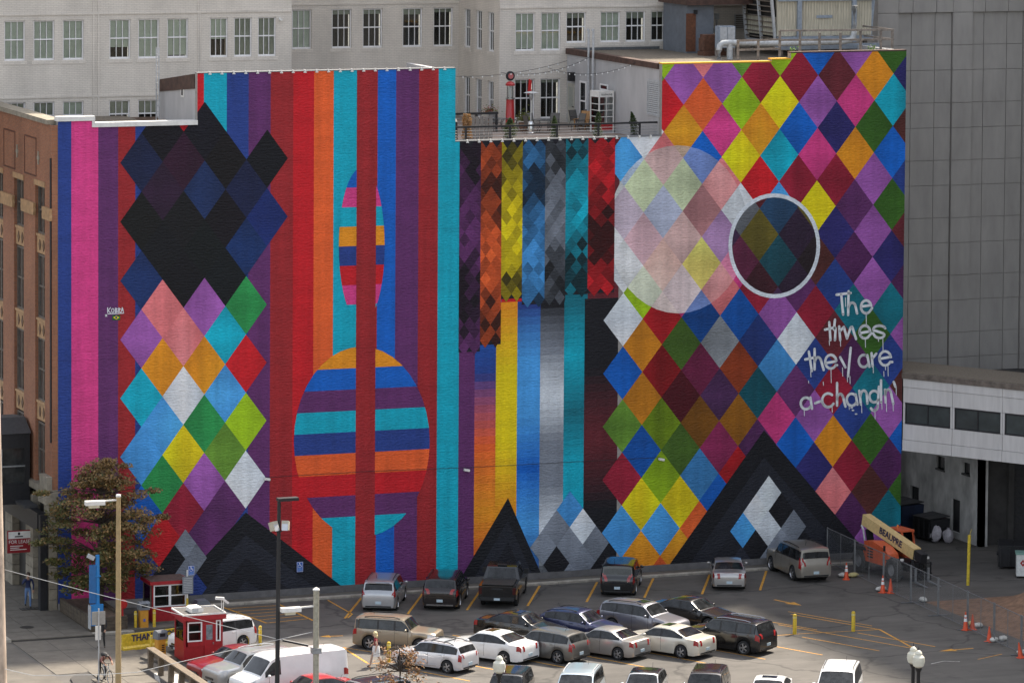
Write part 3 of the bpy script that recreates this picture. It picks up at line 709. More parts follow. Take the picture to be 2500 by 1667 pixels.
# ------------------------------------------------------------------ white brick building behind
M_WBRICK = brick_mat('white_painted_brick', (.70,.64,.56,1), (.66,.60,.53,1), (.58,.53,.465,1), sx=.30, sz=.10, msize=.018, bump=.35, stain=.2)
M_SASH = mat('sash_white', (.78,.76,.75,1), .5, var=.08)
M_BLIND = mat('roller_blind', (.66,.69,.60,1), .8, var=.1, scale=2)
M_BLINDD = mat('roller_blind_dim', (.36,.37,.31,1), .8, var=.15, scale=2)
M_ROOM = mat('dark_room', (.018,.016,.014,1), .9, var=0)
M_PANE = glass_mat('window_glass', (.9,.92,.9))
YA, YB = 14.0, 20.7
white = thing('white_building', 'tall white painted brick office building with rows of sash windows behind the mural', 'building', (0,0,0))
def window(W_, H_, kind, parent, M, cols=3, blind=1.0, dim=False):
    # local frame: x along the wall, y outwards negative, z up from the sill
    f = MB(); t = .07
    f.box(0,t,-.02,.14,0,H_).box(W_-t,W_,-.02,.14,0,H_).box(t,W_-t,-.02,.14,H_-t,H_).box(t,W_-t,-.02,.14,0,.10)
    mid = H_*.52
    f.box(t,W_-t,.0,.12,mid-.035,mid+.035)
    iw = W_-2*t
    for k in range(1, cols):
        x = t+iw*k/cols; f.box(x-.017,x+.017,.02,.10,.10,mid-.035).box(x-.017,x+.017,.02,.10,mid+.035,H_-t)
    o = f.build('window', M_SASH, parent); o.matrix_local = M
    for k in range(cols):
        a = t+iw*k/cols+.017; b = t+iw*(k+1)/cols-.017
        a = t if k == 0 else a; b = W_-t if k == cols-1 else b
        for c, d in ((.10,mid-.035),(mid+.035,H_-t)):
            MB().box(a,b,.055,.065,c,d).build('pane', M_PANE, o)
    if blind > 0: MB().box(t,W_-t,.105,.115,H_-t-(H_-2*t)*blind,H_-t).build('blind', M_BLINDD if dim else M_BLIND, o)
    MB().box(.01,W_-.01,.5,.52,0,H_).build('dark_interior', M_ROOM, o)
    sl = MB().box(-.1,W_+.1,-.14,.13,-.22,-.003).build('sill', M_WBRICK, o)
    return o
def wall_with_holes(name, u0, u1, z0, z1, holes, M, thick=.4):
    # wall in local x/z with rectangular openings, cut into a grid
    us = sorted({u0, u1, *[h[0] for h in holes], *[h[1] for h in holes]}); zs = sorted({z0, z1, *[h[2] for h in holes], *[h[3] for h in holes]})
    mb = MB()
    inside = lambda u, z: any(h[0] < u < h[1] and h[2] < z < h[3] for h in holes)
    for i in range(len(us)-1):
        for j in range(len(zs)-1):
            if not inside((us[i]+us[i+1])/2, (zs[j]+zs[j+1])/2):
                mb.face([(us[i],0,zs[j]),(us[i+1],0,zs[j]),(us[i+1],0,zs[j+1]),(us[i],0,zs[j+1])])
    for a, b, c, d in holes:
        mb.face([(a,0,c),(a,thick,c),(a,thick,d),(a,0,d)]).face([(b,0,c),(b,0,d),(b,thick,d),(b,thick,c)]).face([(a,0,d),(a,thick,d),(b,thick,d),(b,0,d)]).face([(a,0,c),(b,0,c),(b,thick,c),(a,thick,c)])
    o = mb.build(name, M_WBRICK, white, fix=False); o.matrix_local = M
    return o
def win_row(spec, off, sc, y, M, conv):
    out = []
    for (xa, xb, yt, yb, bl, dim) in spec:
        p = conv(off[0]+xa/sc, off[1]+yt/sc); q = conv(off[0]+xb/sc, off[1]+yb/sc)
        out.append((min(p[0],q[0]), max(p[0],q[0]), q[1], p[1], bl, dim))
    return out
s1 = 3.357
A_ = lambda px, py: (lambda p: (p.x, p.z))(WY(px, py, YA))
B_ = lambda px, py: (lambda p: (p.x, p.z))(WY(px, py, YB))
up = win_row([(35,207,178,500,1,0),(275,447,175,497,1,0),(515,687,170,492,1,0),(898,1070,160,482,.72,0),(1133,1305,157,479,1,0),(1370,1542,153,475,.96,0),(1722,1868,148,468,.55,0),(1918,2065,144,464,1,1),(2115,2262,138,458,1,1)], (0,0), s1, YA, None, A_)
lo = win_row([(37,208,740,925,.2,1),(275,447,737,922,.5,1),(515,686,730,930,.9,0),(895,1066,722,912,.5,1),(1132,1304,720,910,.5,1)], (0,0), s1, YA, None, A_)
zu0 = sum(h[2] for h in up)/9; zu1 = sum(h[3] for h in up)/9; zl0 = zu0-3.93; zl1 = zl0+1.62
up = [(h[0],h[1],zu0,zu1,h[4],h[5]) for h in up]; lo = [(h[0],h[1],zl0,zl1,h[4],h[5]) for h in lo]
xm = WY(712,100,YA).x
MA = Matrix.Translation((0,YA,0))
def face_wall(name, u0, u1, z0, z1, wins, M):
    o = wall_with_holes(name, u0, u1, z0, z1, [w_[:4] for w_ in wins], M)
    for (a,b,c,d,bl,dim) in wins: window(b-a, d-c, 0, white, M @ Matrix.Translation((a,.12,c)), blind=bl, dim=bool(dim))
    return o
face_wall('front_wall', -14, xm, 22, 46, up+lo, MA)
wall_with_holes('return_wall', 0, YB-YA, 22, 46, [], Matrix.Translation((xm,YA,0)) @ Matrix.Rotation(PI/2,4,'Z'))
# shallow brick bands and panel lines
for z in (zu1+.28, zl1+.2):
    MB().box(-14,xm-.01,YA-.05,YA-.002,z,z+.12).build('string_course', M_WBRICK, white)
for x in (up[2][1]+.55, up[3][0]-.65, up[5][1]+.6, up[6][0]-.6):
    MB().box(x-.05,x+.05,YA-.04,YA-.002,22,46).build('pilaster_strip', M_WBRICK, white)
MB().box(-14,xm,YA-.12,YA-.004,24.9,zl0-.28).build('rough_base', mat('rough_base', (.16,.11,.08,1), .9, var=.5, scale=1.2), white)
# middle wing
mid = win_row([(380,538,82,400,1,0),(707,868,80,398,.12,1),(960,1120,74,392,.12,1),(1287,1447,68,386,.15,1),(1540,1698,64,382,.1,1)], (600,0), s1, YB, None, B_)
za = sum(h[2] for h in mid)/5; zb = sum(h[3] for h in mid)/5
mid = [(h[0],h[1],za,zb,h[4],h[5]) for h in mid]
xr = WY(1120,100,YB).x
face_wall('front_wall', xm-3, xr, 22, 46, mid, Matrix.Translation((0,YB,0)))
MB().box(xm,xr-.01,YB-.05,YB-.002,zb+.25,zb+.35).build('string_course', M_WBRICK, white)
# return towards the right wing, facing left
MR = Matrix.Translation((xr,YB,0)) @ Matrix.Rotation(-PI/2,4,'Z')     # local x runs towards the viewer
rw = []
for xa, xb in ((1790,1842),(1885,1937),(1985,2035)):
    p = WX(600+xa/s1, 0, xr); q = WX(600+xb/s1, 0, xr)
    rw.append((YB-p.y, YB-q.y))
wins = [(a,b,za,zb,.9,1) for a, b in rw] + [(a,b,za-4.0,zb-4.0,.3,1) for a, b in rw]
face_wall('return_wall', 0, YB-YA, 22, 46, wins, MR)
# right wing
rt = win_row([(533,692,108,418,.97,0),(743,902,105,415,1,0)], (1100,0), s1, YA, None, A_)
za2 = (rt[0][2]+rt[1][2])/2; zb2 = (rt[0][3]+rt[1][3])/2
rt = [(h[0],h[1],za2,zb2,h[4],0) for h in rt]
rt2 = win_row([(950,1110,100,350,.18,1),(1230,1390,97,348,1,0),(1437,1596,93,343,.22,1),(1645,1803,90,340,.2,1)], (1100,0), s1, YA, None, A_)
zc2 = sum(h[2] for h in rt2)/4; rt2 = [(h[0],h[1],zc2,zb2,h[4],h[5]) for h in rt2]
rt3 = win_row([(527,688,650,962,.08,1),(737,898,648,958,.08,1)], (1100,0), s1, YA, None, A_)
rt3 = [(h[0],h[1],24.25,(rt3[0][3]+rt3[1][3])/2,h[4],h[5]) for h in rt3]
face_wall('front_wall', xr, 51.4, 22, 46, rt+rt2+rt3, MA)
MB().box(xr+.01,51.4,YA-.05,YA-.002,zb2+.25,zb2+.36).build('string_course', M_WBRICK, white)
# wall top above the frame
MB().box(-14,xm,YA+.42,40,45.5,46.2).box(xr,51.4,YA+.42,40,45.52,46.2).build('parapet', M_WBRICK, white)
cm = tag(MB().cbox((0,-.12,0),(.09,.28,.09)).cbox((0,-.02,.02),(.06,.08,.2)).cbox((.08,-.1,-.02),(.1,.12,.12)).build('security_camera', M_WHITEP), 'small white camera bracket on the white wall right of the upper windows', 'camera'); p = WY(682,48,YA); cm.location = (p.x,YA-.02,p.z)

# ------------------------------------------------------------------ block at the right of the roof patio, part of the painted building
SX = x_d
sh_top = lambda y: z5 - .0*y
MB().box(SX+.002,SX+.4,.43,YA-.01,23.7,z5-.30).build('annex_wall', M_STUCCO, bld)
MB().box(SX-.1,SX+.4,.43,YA-.01,z5-.295,z5+.03).build('fascia', M_BROWN, bld)
MB().box(SX+.4,XE-.3,.43,YA-.01,z5-.4,z5-.12).build('roof', M_GRAVEL, bld)
MB().box(XE-.35,XE,.43,YA-.01,0,z7).build('side_wall', M_STUCCO, bld)
MB().box(SX+.4,xr+10,YA-.12,YA-.055,z5-.1,zc2-.28).build('flashing', mat('grey_flashing', (.09,.095,.10,1), .6, var=.2), bld)
def S3(x, y): return WX(1100+x/s1, y/s1, SX)
# louvre
p, q = S3(1615,650), S3(1712,968)
ya, yb, za_, zb_ = q.y, p.y, q.z+.05, p.z-.02
lv = MB().box(SX-.05,SX,ya,ya+.09,za_,zb_).box(SX-.05,SX,yb-.09,yb,za_,zb_).box(SX-.05,SX,ya+.09,yb-.09,zb_-.1,zb_).box(SX-.05,SX,ya+.09,yb-.09,za_,za_+.1).box(SX-.008,SX-.001,ya+.09,yb-.09,za_+.1,zb_-.1,1).build('louvre', [M_LGREY, M_ROOM], bld)
for k in range(16):
    z = za_+.13+(zb_-za_-.28)*k/15
    MB().prism([(SX-.045,z-.03),(SX-.01,z+.05),(SX-.012,z+.06),(SX-.05,z-.02)], ya+.09, yb-.09, 'Y').build('slat', M_LGREY, lv)
# door, narrow window, small window
p, q = S3(965,680), S3(1017,925)
d = MB().box(SX-.04,SX,q.y,p.y,24.0,p.z).build('door', mat('beige_door', (.42,.40,.34,1), .6, var=.1), bld)
MB().box(SX-.05,SX-.041,q.y+.2,p.y-.2,p.z-1.35,p.z-.2).build('pane', mat('frosted_pane', (.30,.31,.27,1), .3), d)
MB().cbox((SX-.07,q.y+.12,25.0),(.06,.14,.05)).build('handle', M_DARKM, d)
p, q = S3(1065,662), S3(1115,945)
wn_ = MB().box(SX-.06,SX,q.y,q.y+.1,24.2,p.z).box(SX-.06,SX,p.y-.1,p.y,24.2,p.z).box(SX-.06,SX,q.y+.1,p.y-.1,p.z-.1,p.z).box(SX-.06,SX,q.y+.1,p.y-.1,24.2,24.3).box(SX-.06,SX,q.y+.1,p.y-.1,25.4,25.48).build('window', M_SASH, bld)
for a, b in ((24.3,25.4),(25.48,p.z-.1)): MB().box(SX-.03,SX-.001,q.y+.1,p.y-.1,a,b).build('pane', MATS['dark_glass'], wn_)
p, q = S3(1230,685), S3(1293,748)
wn_ = MB().box(SX-.06,SX,q.y,q.y+.08,q.z,p.z).box(SX-.06,SX,p.y-.08,p.y,q.z,p.z).box(SX-.06,SX,q.y+.08,p.y-.08,p.z-.08,p.z).box(SX-.06,SX,q.y+.08,p.y-.08,q.z,q.z+.08).build('window', M_SASH, bld)
MB().box(SX-.03,SX-.001,q.y+.08,p.y-.08,q.z+.08,p.z-.08).build('pane', MATS['dark_glass'], wn_)
p = S3(1011,630); o = tag(MB().cbox((0,0,0),(.3,.42,.5)).cbox((-.16,0,-.05),(.02,.3,.3)).build('loudspeaker', M_DARKM), 'black box loudspeaker on the annex wall above the beige patio door', 'speaker'); o.location = (SX-.17,p.y,p.z)
for k, xz_ in enumerate((1152,1190)):
    p, q = S3(xz_,250), S3(xz_,900)
    o = tag(MB().tube([(0,0,0),(0,0,p.z-24.0)], .07, 8).tube([(-.05,0,p.z-24.0-.05),(.0,0,p.z-24.0+.08)], .08, 6).build('vent_pipe', M_LGREY, smooth=True), ('left' if k==0 else 'right')+' one of two tall pale pipes rising against the patio annex wall', 'pipe'); o.location = (SX-.15,p.y,24.0)
# ------------------------------------------------------------------ grey tower at the right
M_TOWER = mat('tower_panel', (.385,.362,.335,1), .85, var=.11, scale=.9, bump=.15, stretch=(1.2,1,.35))
M_JOINT = mat("tower_joint", (.31,.29,.27,1), .9, var=0)
YT = 12.0
tx = lambda px: WY(px, 300, YT).x
TX0 = WY(2144,40,YT).x
tower = thing('grey_tower', 'windowless grey panelled tower with tall recessed bays at the right', 'building')
zr = WY(2250,32,YT).z
MB().box(TX0,90,YT+.26,45,0,47).box(TX0,tx(2190.8),YT+.06,YT+.26,0,47).box(tx(2324),tx(2371.8),YT+.06,YT+.26,0,47).box(tx(2497.6),90,YT+.06,YT+.26,0,47).box(tx(2190.8),tx(2324),YT+.06,YT+.26,zr,47).box(tx(2371.8),tx(2497.6),YT+.06,YT+.26,zr,47).build('tower_core', M_JOINT, tower)
MB().box(64,95,-75,10.5,0,44).build('unseen_neighbour', M_TOWER, tower)  # separate neighbouring building out of view, sized so its shadow covers the lot's right
colsT = [(TX0,tx(2190.8),0),(tx(2190.8),tx(2225.5),1),(tx(2225.5),tx(2283.3),1),(tx(2283.3),tx(2324),1),(tx(2324),tx(2371.8),0),(tx(2371.8),tx(2402.4),1),(tx(2402.4),tx(2458.5),1),(tx(2458.5),tx(2497.6),1),(tx(2497.6),tx(2560),0)]
zs = [zr]; kk = 0
while zs[-1] > 8: zs.append(zs[-1]-(1.95 if kk % 2 == 0 else 1.5)); kk += 1
zs = zs[::-1]+[zr+1.9, zr+3.8]
for a, b, rec in colsT:
    for k in range(len(zs)-1):
        if rec and zs[k] >= zr-.01: y0_ = YT
        else: y0_ = YT+.20 if rec else YT
        j = random.uniform(-.006,.006); g_ = .02 if rec else .004
        MB().box(a+g_,b-g_,y0_+j,y0_+.055 if not (rec and zs[k] < zr-.01) else YT+.255,zs[k]+.016,zs[k+1]-.016).build('panel', M_TOWER, tower)

# ------------------------------------------------------------------ skyway
M_SKYW = mat('skyway_panel', (.56,.54,.52,1), .6, var=.10, scale=1.5, stretch=(2,2,.25))
skyw = thing('skyway', 'white enclosed footbridge with a band of dark windows leaving the mural wall', 'skyway', (49.36,-.02,0), R(-58))
zb0, zt0 = 6.1, 10.2
MB().box(-6,24,.16,4.2,zb0,zt0).build('skyway_core', mat('skyway_dark', (.05,.05,.05,1), .8), skyw)
MB().box(-6,24,-.06,4.4,zt0+.01,zt0+.32).build('roof_edge', mat('weathered_edge', (.14,.115,.095,1), .9, var=.4, scale=2), skyw)
MB().box(-6,24,.2,4.2,zt0+.32,zt0+.36).build('roof_gravel', M_GRAVEL, skyw)
bay_ = 3.25
for k in range(7):
    a, b = -.0+k*bay_, (k+1)*bay_
    for c, d, y in ((zb0,zb0+.62,0.0),(zb0+.64,7.62,.03),(8.86,9.72,.03),(9.74,zt0,0.0)):
        MB().box(a+.012,b-.012,y,.155,c,d).build('panel', M_SKYW, skyw)
    MB().box(a+.012,a+.13,.03,.155,7.64,8.84).build('panel', M_SKYW, skyw)
    MB().box(b-.13,b-.012,.03,.155,7.64,8.84).build('panel', M_SKYW, skyw)
    f = MB().box(a+.14,b-.14,.06,.12,7.64,7.72).box(a+.14,b-.14,.06,.12,8.76,8.84).box(a+.14,a+.2,.06,.12,7.72,8.76).box(b-.2,b-.14,.06,.12,7.72,8.76).box((a+b)/2-.03,(a+b)/2+.03,.06,.12,7.72,8.76).build('window', M_DARKM, skyw)
    for s_ in (0,1):
        MB().box((a+.2,(a+b)/2+.03)[s_],((a+b)/2-.03,b-.2)[s_],.10,.11,7.72,8.76).build('pane', mat('skyway_glass', (.05,.06,.06,1), .12, spec=.7, var=.3, scale=.8), f)

# ------------------------------------------------------------------ old building under the skyway
M_OLD = mat('dirty_white_wall', (.46,.45,.43,1), .9, var=.45, scale=.7, bump=.4, stretch=(1,1,.6))
old = thing('old_rear_building', 'low old building with a dirty white side wall and dark door under the skyway', 'building')
OX = 55.1
def S7(x, y): return WX(2150+x/1.92, 850+y/1.92, OX)
hol = []
for xa, xb, yt, yb in ((262,300,500,572),(385,418,530,594),(140,178,640,745),(330,370,700,868)):
    p, q = S7(xa,yt), S7(xb,yb); hol.append([q.y, p.y, max(q.z,0.12), p.z])
mb = MB(); us = sorted({1.4,12,*[h[0] for h in hol],*[h[1] for h in hol]}); zz = sorted({0,8.4,*[h[2] for h in hol],*[h[3] for h in hol]})
for i in range(len(us)-1):
    for j in range(len(zz)-1):
        if not any(h[0] <= us[i] and us[i+1] <= h[1] and h[2] <= zz[j] and zz[j+1] <= h[3] for h in hol): mb.box(OX,OX+.35,us[i],us[i+1],zz[j],zz[j+1])
mb.build('side_wall', M_OLD, old)
for k, h in enumerate(hol):
    if k < 3:
        f = MB().box(OX+.12,OX+.2,h[0],h[0]+.06,h[2],h[3]).box(OX+.12,OX+.2,h[1]-.06,h[1],h[2],h[3]).box(OX+.12,OX+.2,h[0]+.06,h[1]-.06,h[3]-.06,h[3]).box(OX-.06,OX+.2,h[0]-.05,h[1]+.05,h[2]-.1,h[2]).build('window', mat('dark_frame', (.05,.05,.05,1), .7), old)
        MB().box(OX+.15,OX+.17,h[0]+.06,h[1]-.06,h[2],h[3]-.06).build('pane', MATS['dark_glass'], f)
    else:
        d = MB().box(OX+.15,OX+.2,h[0],h[1],h[2],h[3]).build('door', mat('black_door', (.012,.012,.014,1), .6), old); MB().cbox((OX+.12,h[0]+.12,1.1),(.06,.08,.12)).build('handle', M_GREYM, d)
MB().box(OX+.35,70,1.8,14,0,8.6).build('back_mass', mat('dark_wall', (.05,.047,.045,1), .9, var=.4, scale=.6), old)  # near-black wall colour, shared by the piers, lintel and door slats
MB().box(OX,OX+.5,1.4,1.75,0,8.4).build('corner_pier', M_OLD, old)
for k in range(4): MB().box(57.0+k*3.2,57.35+k*3.2,1.5,1.8,0,7).build('pier', MATS['dark_wall'], old)
MB().box(OX+.35,70,1.62,1.8,6.0,8.4).build('lintel_beam', MATS['dark_wall'], old)
for k in range(3):
    dd = MB().box(57.4+k*3.2,60.15+k*3.2,1.72,1.79,0,5.9).build('roller_door', mat('roller_door_paint', (.035,.034,.036,1), .7, var=.3), old)
    for j in range(11): MB().box(57.4+k*3.2,60.15+k*3.2,1.69,1.72,.1+j*.53,.13+j*.53).build('slat', MATS['dark_wall'], dd)
o = tag(MB().tube([(0,0,0),(0,0,6.5)], .06, 8).cbox((0,-.1,3.2),(.12,.1,.3)).build('drain_pipe', M_GREYM), 'thin grey pipe standing before the dark bays under the skyway', 'pipe'); o.location = (58.9,1.3,0)

# ------------------------------------------------------------------ bins and bags by the old wall
def dumpster(name, label, loc, rz, col, w=1.9, d=1.2, h=1.25, lid=True):
    t = thing(name, label, 'dumpster', (loc[0],loc[1],0), rz, 'dumpsters')
    m_ = mat('bin_'+str(col), col, .55, var=.3, scale=3)
    MB().prism([(-d/2,.14),(d/2,.14),(d/2+.1,h),(-d/2-.08,h)], -w/2, w/2, 'X').build('bin_body', m_, t)
    for k in range(4): MB().box(-w/2+.12+k*(w-.24)/3-.04,-w/2+.12+k*(w-.24)/3+.04,-d/2-.13,-d/2-.055,.2,h-.1).build('rib', m_, t)
    for s_ in (-1,1):
        MB().prism([(-d/2-.13,h+.005),(d/2+.1,h+.12),(d/2+.1,h+.17),(-d/2-.13,h+.06)], s_*w/4-w/4+.02, s_*w/4+w/4-.02, 'X').build('lid', M_DARKM, t)
        for y in (-.4,.4): MB().lathe([(0,-.03),(.08,-.03),(.08,.03),(0,.03)], (s_*w*.4,y*d,.08), 10, axis='X').build('wheel', M_DARKM, t)
        MB().cbox((s_*(w/2+.05),0,h*.6),(.08,.5,.12)).build('lift_pocket', m_, t)
    return t
dumpster('dumpster', 'dark blue dumpster with a small pale notice beside the right end of the mural', (53.2,7.6), R(-82), (.012,.02,.05,1), 2.2,1.4,1.7)
dumpster('dumpster', 'black dumpster next to the white rubbish bags under the skyway', (53.6,4.6), R(-82), (.012,.012,.014,1), 1.8,1.2,1.3)
dumpster('dumpster', 'black wheeled dumpster with a sloping lid beside the white cabinet', (53.9,-5.0), R(-25), (.012,.012,.014,1), 1.7,1.2,1.3)
MB().box(52.34,52.36,6.9,7.3,1.25,1.6).build('notice', M_WHITEP, None); bpy.data.objects['notice']['label'] = 'small white notice stuck on the dark blue dumpster'; bpy.data.objects['notice']['category'] = 'notice'
def blob(mb, c, r, seed, n=10, sx=1, sy=1, sz=1, amp=.22):
    rr = random.Random(seed); ph = [rr.uniform(0,6) for _ in range(6)]; base = len(mb.v)
    for i in range(n+1):
        th = PI*i/n
        for j in range(2*n):
            a = PI*j/n; q = 1+amp*(math.sin(3*a+ph[0])*math.sin(2*th+ph[1])+.6*math.sin(5*a+ph[2]+3*th)+.4*math.sin(7*th+ph[3]+2*a))*math.sin(th)
            mb.v.append((c[0]+r*sx*q*math.sin(th)*math.cos(a), c[1]+r*sy*q*math.sin(th)*math.sin(a), c[2]+r*sz*q*math.cos(th)))
    for i in range(n):
        for j in range(2*n):
            k = base+i*2*n; mb.f.append((k+j, k+2*n+j, k+2*n+(j+1)%(2*n), k+(j+1)%(2*n))); mb.m.append(0); mb.c.append(None)
    return mb
M_BAG = mat('plastic_bag', (.50,.47,.50,1), .35, var=.2, scale=6, bump=.5, bscale=14)
p = G(2283,1322)
for k, (dx, dy, sz, lb) in enumerate(((0,0,.62,'taller pale rubbish bag leaning on the black dumpster'),(.55,-.55,.5,'lower pale rubbish bag lying in front of the taller bag'))):
    o = blob(MB(), (0,0,sz*.8), sz*.75, k, sx=.8, sy=.8, sz=1.1, amp=.16).tube([(0,0,sz*1.45),(.03,.02,sz*1.75)], [.05,.1], 7).build('rubbish_bag', M_BAG, smooth=True, angle=60); o.location = (p.x+dx,p.y+dy,0); tag(o, lb, 'rubbish bag', 'rubbish bags')
# white cabinet with a hazard diamond
p = G(2496,1408); t = thing('waste_cabinet', 'white and green cabinet with a red diamond hazard sign at the right edge', 'cabinet', (p.x,p.y,0), R(-25))
MB().box(-.35,.75,-.4,.4,.12,1.32).build('cabinet_body', mat('cabinet_white', (.62,.63,.60,1), .5, var=.15), t); MB().box(-.4,.8,-.45,.45,1.32,1.42).build('lid', mat('cabinet_green', (.18,.32,.27,1), .5), t)
MB().prism([(-.16,.85),(0,.65),(.16,.85),(0,1.05)], -.412, -.401, 'Y').build('hazard_sign', mat('sign_red', (.35,.03,.03,1), .5), t); MB().prism([(-.05,.85),(0,.79),(.05,.85),(0,.91)], -.416, -.4125, 'Y').build('sign_mark', M_WHITEP, t)
for x in (-.28,.68): MB().box(x-.05,x+.05,-.38,.38,0,.12).build('foot', M_DARKM, t)
# leaning yellow pole
o = tag(MB().tube([(0,0,0),(.03,.02,1.2),(.1,.1,2.75)], .09, 10).tube([(.1,.1,2.7),(.28,.2,3.05)], .015, 5).build('yellow_pole', mat('yellow_wrap', (.58,.42,.03,1), .6, var=.35, scale=7), smooth=True), 'leaning yellow post wrapped in tape behind the wire fence', 'post'); p = G(2363,1428); o.location = (p.x,p.y,0)
o = tag(MB().cbox((0,0,.5),(2.6,.08,.14)).cbox((-1.0,0,.25),(.08,.5,.5)).cbox((1.0,0,.25),(.08,.5,.5)).build('sawhorse_barrier', mat('weathered_board', (.30,.24,.17,1), .8, var=.3)), 'low wooden barrier boards before the dark bays under the skyway', 'barrier'); o.location = (56.6,-1.2,0.6); 
o.location.z = 0
# soil heap
hp = MB(); N = 26; hx, hy = 50.6, -18.6; rr = random.Random(4)
def hz(x, y):
    q = 1-((x/5.6)**2+(y/5.0)**2); return max(0, q)**.9*1.25*(1+.2*math.sin(1.7*x+.5)*math.cos(1.3*y)+.10*math.sin(4.1*x+2*y))
for i in range(N):
    for j in range(N):
        f_ = lambda a, b: (-6+12*a/N, -6+12*b/N, hz(-6+12*a/N, -6+12*b/N)+.005)
        hp.face([f_(i,j),f_(i+1,j),f_(i+1,j+1),f_(i,j+1)])
o = hp.build('soil_heap', mat('loose_soil', (.20,.115,.07,1), .95, var=.35, scale=2.5, bump=.8, bscale=9), smooth=True, angle=80); o.location = (hx,hy,0); tag(o, 'heap of reddish brown soil behind the wire fence at the right', 'soil heap')

# ------------------------------------------------------------------ temporary wire fence
M_FENCE = mat('fence_steel', (.20,.205,.21,1), .5, .5, var=.2)
def mesh_mat():
    m = bpy.data.materials.new('wire_mesh'); m.use_nodes = True; n, l = m.node_tree.nodes, m.node_tree.links; b = n['Principled BSDF']
    b.inputs['Base Color'].default_value = (.16,.165,.17,1); b.inputs['Roughness'].default_value = .6
    tc = n.new('ShaderNodeTexCoord'); sp = n.new('ShaderNodeSeparateXYZ'); l.new(tc.outputs['Object'], sp.inputs[0])
    def M2(op, a, b_, v=None):
        t = n.new('ShaderNodeMath'); t.operation = op; l.new(a, t.inputs[0])
        if b_ is not None: l.new(b_, t.inputs[1])
        else: t.inputs[1].default_value = v
        return t.outputs[0]
    outs = []
    for op in ('ADD','SUBTRACT'):
        s_ = M2('MULTIPLY', M2(op, sp.outputs[0], sp.outputs[2]), None, 11.0); fr = M2('FRACT', s_, None, 0); outs.append(M2('LESS_THAN', fr, None, .11))
    l.new(M2('MAXIMUM', outs[0], outs[1]), b.inputs['Alpha']); return m
M_MESH = mesh_mat()
ORD = ['first','second','third','fourth','fifth','sixth','seventh','eighth','ninth']
fy = [-.3,-4.5,-8.7,-12.56,-16.3,-20.2,-23.6,-27.0,-31.0]
fxf = lambda y: 44.6+.068*y
for k in range(len(fy)-1):
    a, b = Vector((fxf(fy[k]),fy[k],0)), Vector((fxf(fy[k+1]),fy[k+1],0)); L = (b-a).length; rz = math.atan2(b.y-a.y,b.x-a.x)
    t = thing('fence_panel', ORD[k]+' wire fence panel counted from the mural wall towards the viewer', 'fence', a, rz, 'temporary wire fence panels')
    for x in (.06, L-.06): MB().tube([(x,0,0),(x,0,2.05)], .035, 8).build('post', M_FENCE, t, smooth=True)
    MB().tube([(L/2,0,.1),(L/2,0,2.0)], .018, 6).build('middle_post', M_FENCE, t)
    for z in (.12, 2.0): MB().tube([(.06,0,z),(L-.06,0,z)], .022, 6).build('rail', M_FENCE, t)
    MB().face([(.08,0,.13),(L-.08,0,.13),(L-.08,0,1.98),(.08,0,1.98)]).build('wire_mesh', M_MESH, t, fix=False)
    MB().cbox((L-.02,0,.03),(.06,1.1,.04)).build('foot', M_FENCE, t)
M_SAND = mat('sandbag', (.55,.54,.50,1), .7, var=.2, scale=6, bump=.5, bscale=10); M_SANDY = mat('sandbag_yellow', (.52,.45,.20,1), .7, var=.2, scale=6)
for px, py, m_, lb in ((2058,1408,M_SAND,'white sandbag beside the first traffic cone from the wall'),(2083,1408,M_SANDY,'yellow sandbag right of the first traffic cone from the wall'),(2152,1442,M_SAND,'white sandbag behind the pair of cones nearest the orange lift'),(2254,1468,M_SAND,'white sandbag lying alone on a fence foot by the lift forks'),(2366,1527,M_SANDY,'yellow sandbag between the pair of cones by the soil heap'),(2388,1531,M_SAND,'white sandbag right of the pair of cones by the soil heap'),(2426,1566,M_SAND,'greyish sandbag right of the single upright cone'),(2448,1563,M_SAND,'white sandbag on the fence foot right of the single upright cone'),(2497,1597,M_SAND,'white sandbag behind the tilted cone at the right edge')):
    p = G(px,py); o = blob(MB(), (0,0,.13), .26, int(px), sx=1.25, sy=.8, sz=.5, amp=.12, n=7).build('sandbag', m_, smooth=True, angle=70); o.location = (p.x,p.y,0); o.rotation_euler.z = px; tag(o, lb, 'sandbag', 'sandbags along the fence')
# traffic cones
M_CONE = mat('cone_orange', (.62,.075,.02,1), .5, var=.15); M_CONEW = mat('cone_white', (.75,.74,.72,1), .45)
def cone(px, py, lb, band=True, tilt=0):
    p = G(px,py); t = thing('traffic_cone', lb, 'traffic cone', (p.x,p.y,0), px*.7, 'traffic cones')
    MB().box(-.19,.19,-.19,.19,.0,.035).build('base', M_CONE, t)
    h = .95 if band else .8; bd = MB().lathe([(.15,.036),(.14,.05),(.03,h),(0,h)], n=14).build('cone_body', M_CONE, t, smooth=True)
    if band:
        for a, b in ((.45,.62),(.68,.80)):
            ra = .14-(.11)*(a-.05)/(h-.05)+.004; rb = .14-(.11)*(b-.05)/(h-.05)+.004; MB().lathe([(ra,a),(rb,b)], n=14).build('reflective_band', M_CONEW, bd, smooth=True)
    if tilt: t.rotation_euler = (0, tilt, 0)
cone(2066,1414,'banded traffic cone nearest the parked beige SUV',True); cone(2155,1446,'banded traffic cone in front of the near lift wheel',True); cone(2174,1447,'plain narrow cone right of the banded one by the lift wheel',False)
cone(2357,1537,'banded cone of the pair left of the soil heap',True); cone(2374,1536,'plain cone of the pair left of the soil heap',False); cone(2415,1566,'single plain upright cone left of the greyish sandbag',False); cone(2492,1605,'tilted plain cone at the right edge of the lot',False,-.16)
